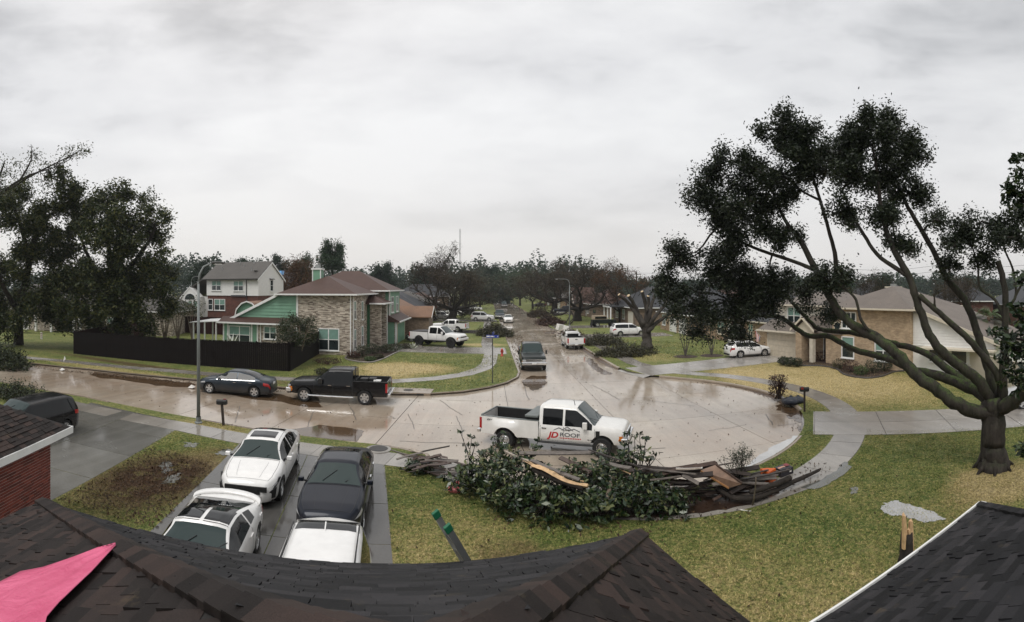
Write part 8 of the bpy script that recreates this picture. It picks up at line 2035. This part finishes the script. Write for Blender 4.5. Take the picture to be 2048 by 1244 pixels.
# garden beds and shrubs
def shrub(label, p, r_, h, leafm, n, size, name='shrub', group=None):
    p = Vector((p[0], p[1], LZ)); t_ = tag(empty(name, p), label, 'shrub', group); m = MB()
    for k in range(5): m.tube([(0, 0, -.02), (R.uniform(-.3, .3) * r_, R.uniform(-.3, .3) * r_, h * .6)], [.03, .015], 4, False)
    m.build('stems', B_DARK, t_); u = NPR.normal(size=(n, 3)); u /= np.linalg.norm(u, axis=1)[:, None]; u *= (.6 + .45 * NPR.rand(n))[:, None]; pts = u * np.array([r_, r_, h * .5]) + np.array([0, 0, h * .52])
    leaves('foliage', pts, size, leafm, t_); return t_
M_MULCH = plain('bark_mulch', (.035, .018, .012), .85, var=.5, scale=14, bump=.8, bscale=30)
def bed(label_name, pix, edge=True):
    pts = [G(*q) for q in pix]; sm_ = []
    n = len(pts)
    for i in range(n):
        p0, p1, p2, p3 = pts[i - 1], pts[i], pts[(i + 1) % n], pts[(i + 2) % n]
        for k in range(5): t_ = k / 5; q = .5 * ((2 * p1) + (p2 - p0) * t_ + (2 * p0 - 5 * p1 + 4 * p2 - p3) * t_ ** 2 + (3 * p1 - p0 - 3 * p2 + p3) * t_ ** 3); sm_.append((q.x, q.y))
    o = struct(ngon('planting_bed', sm_, LZ + .02, M_MULCH))
    if edge: MB().tube([(x, y, LZ + .05) for x, y in sm_ + sm_[:1]], .07, 6, False).build('bed_edging', M_WALK if edge == 2 else M_TAR, o, smooth=True)
bed('bed', [(1556, 727), (1600, 735), (1640, 736), (1672, 742), (1690, 754), (1730, 761), (1765, 757), (1790, 748), (1835, 742), (1800, 724), (1700, 716), (1600, 718)])
bed('bed', [(692, 722), (735, 729), (765, 722), (800, 706), (842, 700), (838, 694), (790, 692), (730, 700), (700, 712)], 2)
SH = [(1567, 731, .5, .75, L_BUSH, 'leftmost of three round clipped shrubs by the tan garage'), (1580, 733, .5, .75, L_BUSH, 'middle of three round clipped shrubs by the tan garage'), (1594, 734, .5, .75, L_BUSH, 'rightmost of three round clipped shrubs by the tan garage'), (1680, 738, .7, .8, L_OLIVE, 'loose olive shrub at the curve of the bed'), (1702, 744, .7, .9, L_RED, 'reddish shrub in the tan house bed'), (1722, 750, .6, .7, L_GRN, 'low bright green plant in the tan house bed'), (1745, 746, .7, 1.0, L_BUSH, 'round dark shrub at the right of the tan house bed'), (1768, 742, .7, .9, L_BUSH, 'second round dark shrub at the right of the bed'), (1755, 732, .8, 1.2, L_OLIVE, 'spiky grass-like plant behind the round shrubs'), (1640, 722, 1.0, .9, L_RED, 'dark red low hedge before the tan porch'), (1680, 720, 1.0, .9, L_RED, 'dark red hedge before the tan main wall'), (1715, 722, .9, 1.2, L_BUSH, 'tall dark shrub beside the tan house window'), (1800, 735, .9, 1.0, L_RED, 'reddish shrub near the sloping white wing')]
for x, y, r_, h, lm, lab in SH: p = G(x, y, LZ); shrub(lab, p, r_, h, lm, 700, .11)
for x, y, r_, h, lm, lab in ((706, 716, .7, .6, L_RED, 'brown dry shrub at the brick corner'), (725, 714, .8, 1.1, L_BUSH, 'dark shrub left of the portico'), (745, 708, .8, 1.0, L_BUSH, 'dark shrub before the portico recess'), (740, 722, .5, .4, L_GRN, 'bright green low plants in the corner bed'), (758, 718, .5, .45, L_OLIVE, 'tan and green low plants in the corner bed'), (772, 706, .7, .9, L_BUSH, 'dark shrub by the portico pier'), (790, 702, .8, .8, L_BUSH, 'dark shrub before the green garage bay'), (812, 697, .7, .6, L_OLIVE, 'low shrub near the lifted pickup'), (655, 728, 1.2, .5, L_RED, 'dry brown plants along the brick wall'), (645, 750, .6, .5, L_OLIVE, 'dry grass clump at the fence corner'), (297, 690, 1.6, 1.5, L_GRN, 'clipped pale green hedge block inside the yard')):
    p = G(x, y, LZ)
    if 'hedge block' in lab: p = P(297, 0, 50)
    shrub(lab, p, r_, h, lm, 650, .13)
# agave-like white spiky plant by the lifted pickup
b_ = G(826, 698, LZ); t_ = tag(empty('agave_plant', b_), 'pale spiky agave plant at the tip of the corner bed', 'plant')
for k in range(14):
    a = k * 2.4; d = Vector((math.cos(a), math.sin(a), R.uniform(.4, 1.6))).normalized(); s_ = Vector((-math.sin(a), math.cos(a), 0)) * .05; MB().add([s_, -s_, d * .5 - s_ * 1.3, d * .9 + Vector((0, 0, -.05)), d * .5 + s_ * 1.3], [(0, 1, 2, 3, 4)]).build('leaf', plain('agave_leaf', (.42, .45, .36), .5), t_)
b_ = G(463, 694, LZ); b_ = P(463, 0, 45); b_.z = LZ; t_ = tag(empty('yucca_plant', b_), 'pale spiky plant before the sunroom window behind the fence', 'plant')
for k in range(16):
    a = k * 2.4; d = Vector((math.cos(a), math.sin(a), R.uniform(.7, 2.2))).normalized(); s_ = Vector((-math.sin(a), math.cos(a), 0)) * .07; MB().add([s_ + up * 1.0, up * 1.0 - s_, d * .9 - s_ + up * 1.0, d * 1.5 + up * .95, d * .9 + s_ + up * 1.0], [(0, 1, 2, 3, 4)]).build('leaf', plain('yucca_leaf', (.40, .42, .36), .5), t_)
MB().tube([(0, 0, 0), (0, 0, 1.05)], .12, 6).build('stem', B_GREY, t_)
# two young trees with mulch rings on the east lawn
for x, y, D, lab in ((1371, 713, 46.2, 'young tree with mulch ring under the oak crown, left'), (1423, 711, 47, 'young tree with mulch ring under the oak crown, right')):
    b_ = G(x, y, LZ); o_ = Vector(b_)
    crown_tree('young_tree', lab, b_, [([o_, o_ + Vector((s_ * .2, 0, .8)), o_ + Vector((s_ * .5, .1, 1.9))], [.06, .045, .03]) for s_ in (-1, -.3, .4, 1)], [(o_ + Vector((0, 0, 2.6)), 1.1), (o_ + Vector((.4, 0, 3.2)), .9), (o_ + Vector((-.4, 0, 3.3)), .9)], L_OAK, B_GREY, .15, 10, 16, .2)
    struct(MB().lathe([(.001, .05), (.8, .04), (1.15, .0)], 'z', 18, (b_.x, b_.y, LZ)).build('mulch_ring', M_MULCH))
# ------------------------------------------------------------------ lawn blades, fallen leaves
def inside_poly(px, py, poly):
    c = np.zeros(len(px), bool)
    for i in range(len(poly)):
        (x0, y0), (x1, y1) = poly[i], poly[i - 1]
        if y0 == y1: continue
        c ^= ((y0 > py) != (y1 > py)) & (px < (x1 - x0) * (py - y0) / (y1 - y0) + x0)
    return c
def blades(name, poly, dens, h, mat=M_BLADE, holes=(), wid=.008, z=LZ):
    poly = [(p[0], p[1]) for p in poly]; xs_ = [p[0] for p in poly]; ys_2 = [p[1] for p in poly]
    A = (max(xs_) - min(xs_)) * (max(ys_2) - min(ys_2)); n = int(A * dens)
    x = NPR.uniform(min(xs_), max(xs_), n); y = NPR.uniform(min(ys_2), max(ys_2), n); k = inside_poly(x, y, poly)
    for hp in holes: k &= ~inside_poly(x, y, [(p[0], p[1]) for p in hp])
    x, y = x[k], y[k]; n = len(x)
    # tufty: thin out by a coarse random field
    f_ = np.sin(x * 5.1 + 1.3 * np.sin(y * 3.3)) * np.sin(y * 4.7 + 1.1 * np.sin(x * 2.9)); kk = NPR.rand(n) < .62 + .38 * f_; x, y = x[kk], y[kk]; n = len(x)
    hh = h * NPR.uniform(.5, 1.5, n); a = NPR.uniform(0, 2 * np.pi, n); l_ = NPR.normal(size=(n, 2)) * (hh * .75)[:, None]; w = wid * NPR.uniform(.7, 1.5, n)
    v = np.zeros((n, 3, 3), np.float32); v[:, 0] = np.stack([x - np.cos(a) * w, y - np.sin(a) * w, np.full(n, z - .005)], 1); v[:, 1] = np.stack([x + np.cos(a) * w, y + np.sin(a) * w, np.full(n, z - .005)], 1); v[:, 2] = np.stack([x + l_[:, 0], y + l_[:, 1], z + hh], 1)
    me = bpy.data.meshes.new(name); me.vertices.add(3 * n); me.vertices.foreach_set('co', v.ravel()); me.loops.add(3 * n); me.loops.foreach_set('vertex_index', np.arange(3 * n, dtype=np.int32)); me.polygons.add(n); me.polygons.foreach_set('loop_start', np.arange(0, 3 * n, 3, dtype=np.int32)); me.polygons.foreach_set('loop_total', np.full(n, 3, dtype=np.int32)); me.update(calc_edges=True); me.materials.append(mat)
    return stuff(link(name, me, None))
in_edge = offset_path(WALK_S, -.72); 
i0 = next(i for i, p in enumerate(WALK_S) if p[0] > -4 and p[1] < 18); 
arc = [p for p in offset_path(WALK_S, -.74)]
# which side is the house side: pick the offset farther from the bulb centre
a_, b2_ = offset_path(WALK_S, .74), offset_path(WALK_S, -.74)
outer_e = a_ if math.hypot(a_[10][0] - BC.x, a_[10][1] - BC.y) > math.hypot(b2_[10][0] - BC.x, b2_[10][1] - BC.y) else b2_
inner_e = b2_ if outer_e is a_ else a_
sel = [p for p in outer_e if p[0] > -4.8 and p[1] < 17.3 and p[0] < 15.2]
near_lawn = [(-4.55, 17.3)] + sel + [(15.0, 16.4), (18.6, 13.1), (22, 10.2), (22, 5), (12, 3.2), (3, 4.2), (-1.5, 7.5), (-2.3, 9.8)]
blades('grass', near_lawn, 1900, .030, wid=.007)
blades('grass', [(-14.0, 17.3), (-11.0, 17.3), (-8.35, 8.0), (-11.7, 8.6)], 1500, .030, wid=.007)
blades('grass', [(-14.0, 19.5), (-11.3, 19.5), (-11.3, 18.85), (-14, 18.85)], 1500, .035, wid=.008)
kin = [p for p in ring(BR + .2, -68, -42, 12)]; kout = ring(12.0, -68, -42, 12)
blades('grass', kin + kout[::-1], 1500, .032, wid=.008)
kin = ring(BR + .2, -26, 36, 20); kout = ring(12.0, -26, 36, 20); blades('grass', kin + kout[::-1], 600, .035, wid=.011)
lawn_r = ring(13.5, -26, 34, 20) + [(11.8, 36.0), (13, 36.5), (23.5, 36.9), (26.6, 27.0), (29, 21), (20.9, 17.1)]
blades('grass', lawn_r, 520, .032, wid=.012)
blades('grass', [(-1.2, 46.8), (-1.3, 42), (-2.7, 38.2), (-4.8, 36), (-8, 34), (-16, 32.1), (-15.7, 35), (-17, 43), (-14.5, 44), (-12, 44.5), (-9.5, 47.6)], 120, .06, wid=.018)
blades('grass', [(.2, 37.5), (-.2, 34.8), (-1.2, 33), (-3, 31.2), (-5.5, 30.2), (-12, 29.4), (-20, 28.6), (-29, 26.6), (-35, 24.6), (-36, 26), (-24, 29), (-12, 31), (-8, 32.2), (-5, 33.9), (-2.8, 36), (-1.6, 38.5), (-1.2, 46), (-.1, 46)], 130, .06, wid=.018)
blades('grass', [(12, 42), (20, 43.5), (22, 52), (15, 60), (10.8, 60), (10.9, 45)], 70, .07, wid=.024)
# fallen leaves and twigs scattered over paving and lawns
def scatter(name, poly, n, size, mat, z):
    poly = [(p[0], p[1]) for p in poly]; xs_ = [p[0] for p in poly]; ys_2 = [p[1] for p in poly]; x = NPR.uniform(min(xs_), max(xs_), n * 3); y = NPR.uniform(min(ys_2), max(ys_2), n * 3); k = inside_poly(x, y, poly); x, y = x[k][:n], y[k][:n]
    o = leaves(name, np.stack([x, y, np.full(len(x), z)], 1), size, mat, None, .5, 1.2, 3.0); return stuff(o)
L_LIT = leaf_mat('fallen_leaves', (.02, .012, .007), (.05, .03, .016), (.11, .07, .035), .7, .2, 0)
road_poly = [(-38, 22), (-20, 28), (-5, 29.5), (-.5, 34), (.4, 38), (-.5, 56), (7.5, 56), (8, 40), (14.5, 28), (13.5, 20), (9, 15.8), (4, 15.4), (-3, 18.5), (-36, 14.5)]
scatter('fallen_leaves', road_poly, 1600, .07, L_LIT, .012)
scatter('fallen_leaves', [(-36, 23.6), (-20, 28), (-12, 28.8), (-12, 28.0), (-20, 27), (-36, 22.4)], 2600, .10, L_LIT, .02)
scatter('fallen_leaves', ring(10.5, -40, 40, 20) + ring(10.0, -40, 40, 20)[::-1], 500, .07, L_LIT, .02)
scatter('fallen_leaves', [(-.3, 40), (.1, 60), (-.6, 75), (.9, 75), (1.6, 60), (1.4, 40)], 1100, .12, L_LIT, .02)
scatter('fallen_leaves', near_lawn, 900, .06, L_LIT, LZ + .035)
scatter('fallen_leaves', [(-13.2, 15), (-10, 15), (-8.6, 10), (-11.8, 9.2)], 2600, .07, L_LIT, LZ + .03)
scatter('fallen_leaves', [p for p in ring(13.4, -112, -60, 16)] + ring(11.0, -112, -60, 16)[::-1], 700, .08, L_LIT, LZ + .035)

# ------------------------------------------------------------------ damp air
t = bpy.data.materials.new('damp_haze'); t.use_nodes = True; t.node_tree.nodes.clear()
hv = t.node_tree.nodes.new('ShaderNodeVolumePrincipled'); ho = t.node_tree.nodes.new('ShaderNodeOutputMaterial'); t.node_tree.links.new(hv.outputs[0], ho.inputs['Volume'])
hv.inputs['Color'].default_value = (.86, .89, .92, 1); hv.inputs['Density'].default_value = .00030; hv.inputs['Anisotropy'].default_value = .2
stuff(MB().b(-2600, 2600, -700, 3600, -1.2, 46).build('haze', t))
SC.cycles.volume_bounces = 0
SC.cycles.volume_max_steps = 64
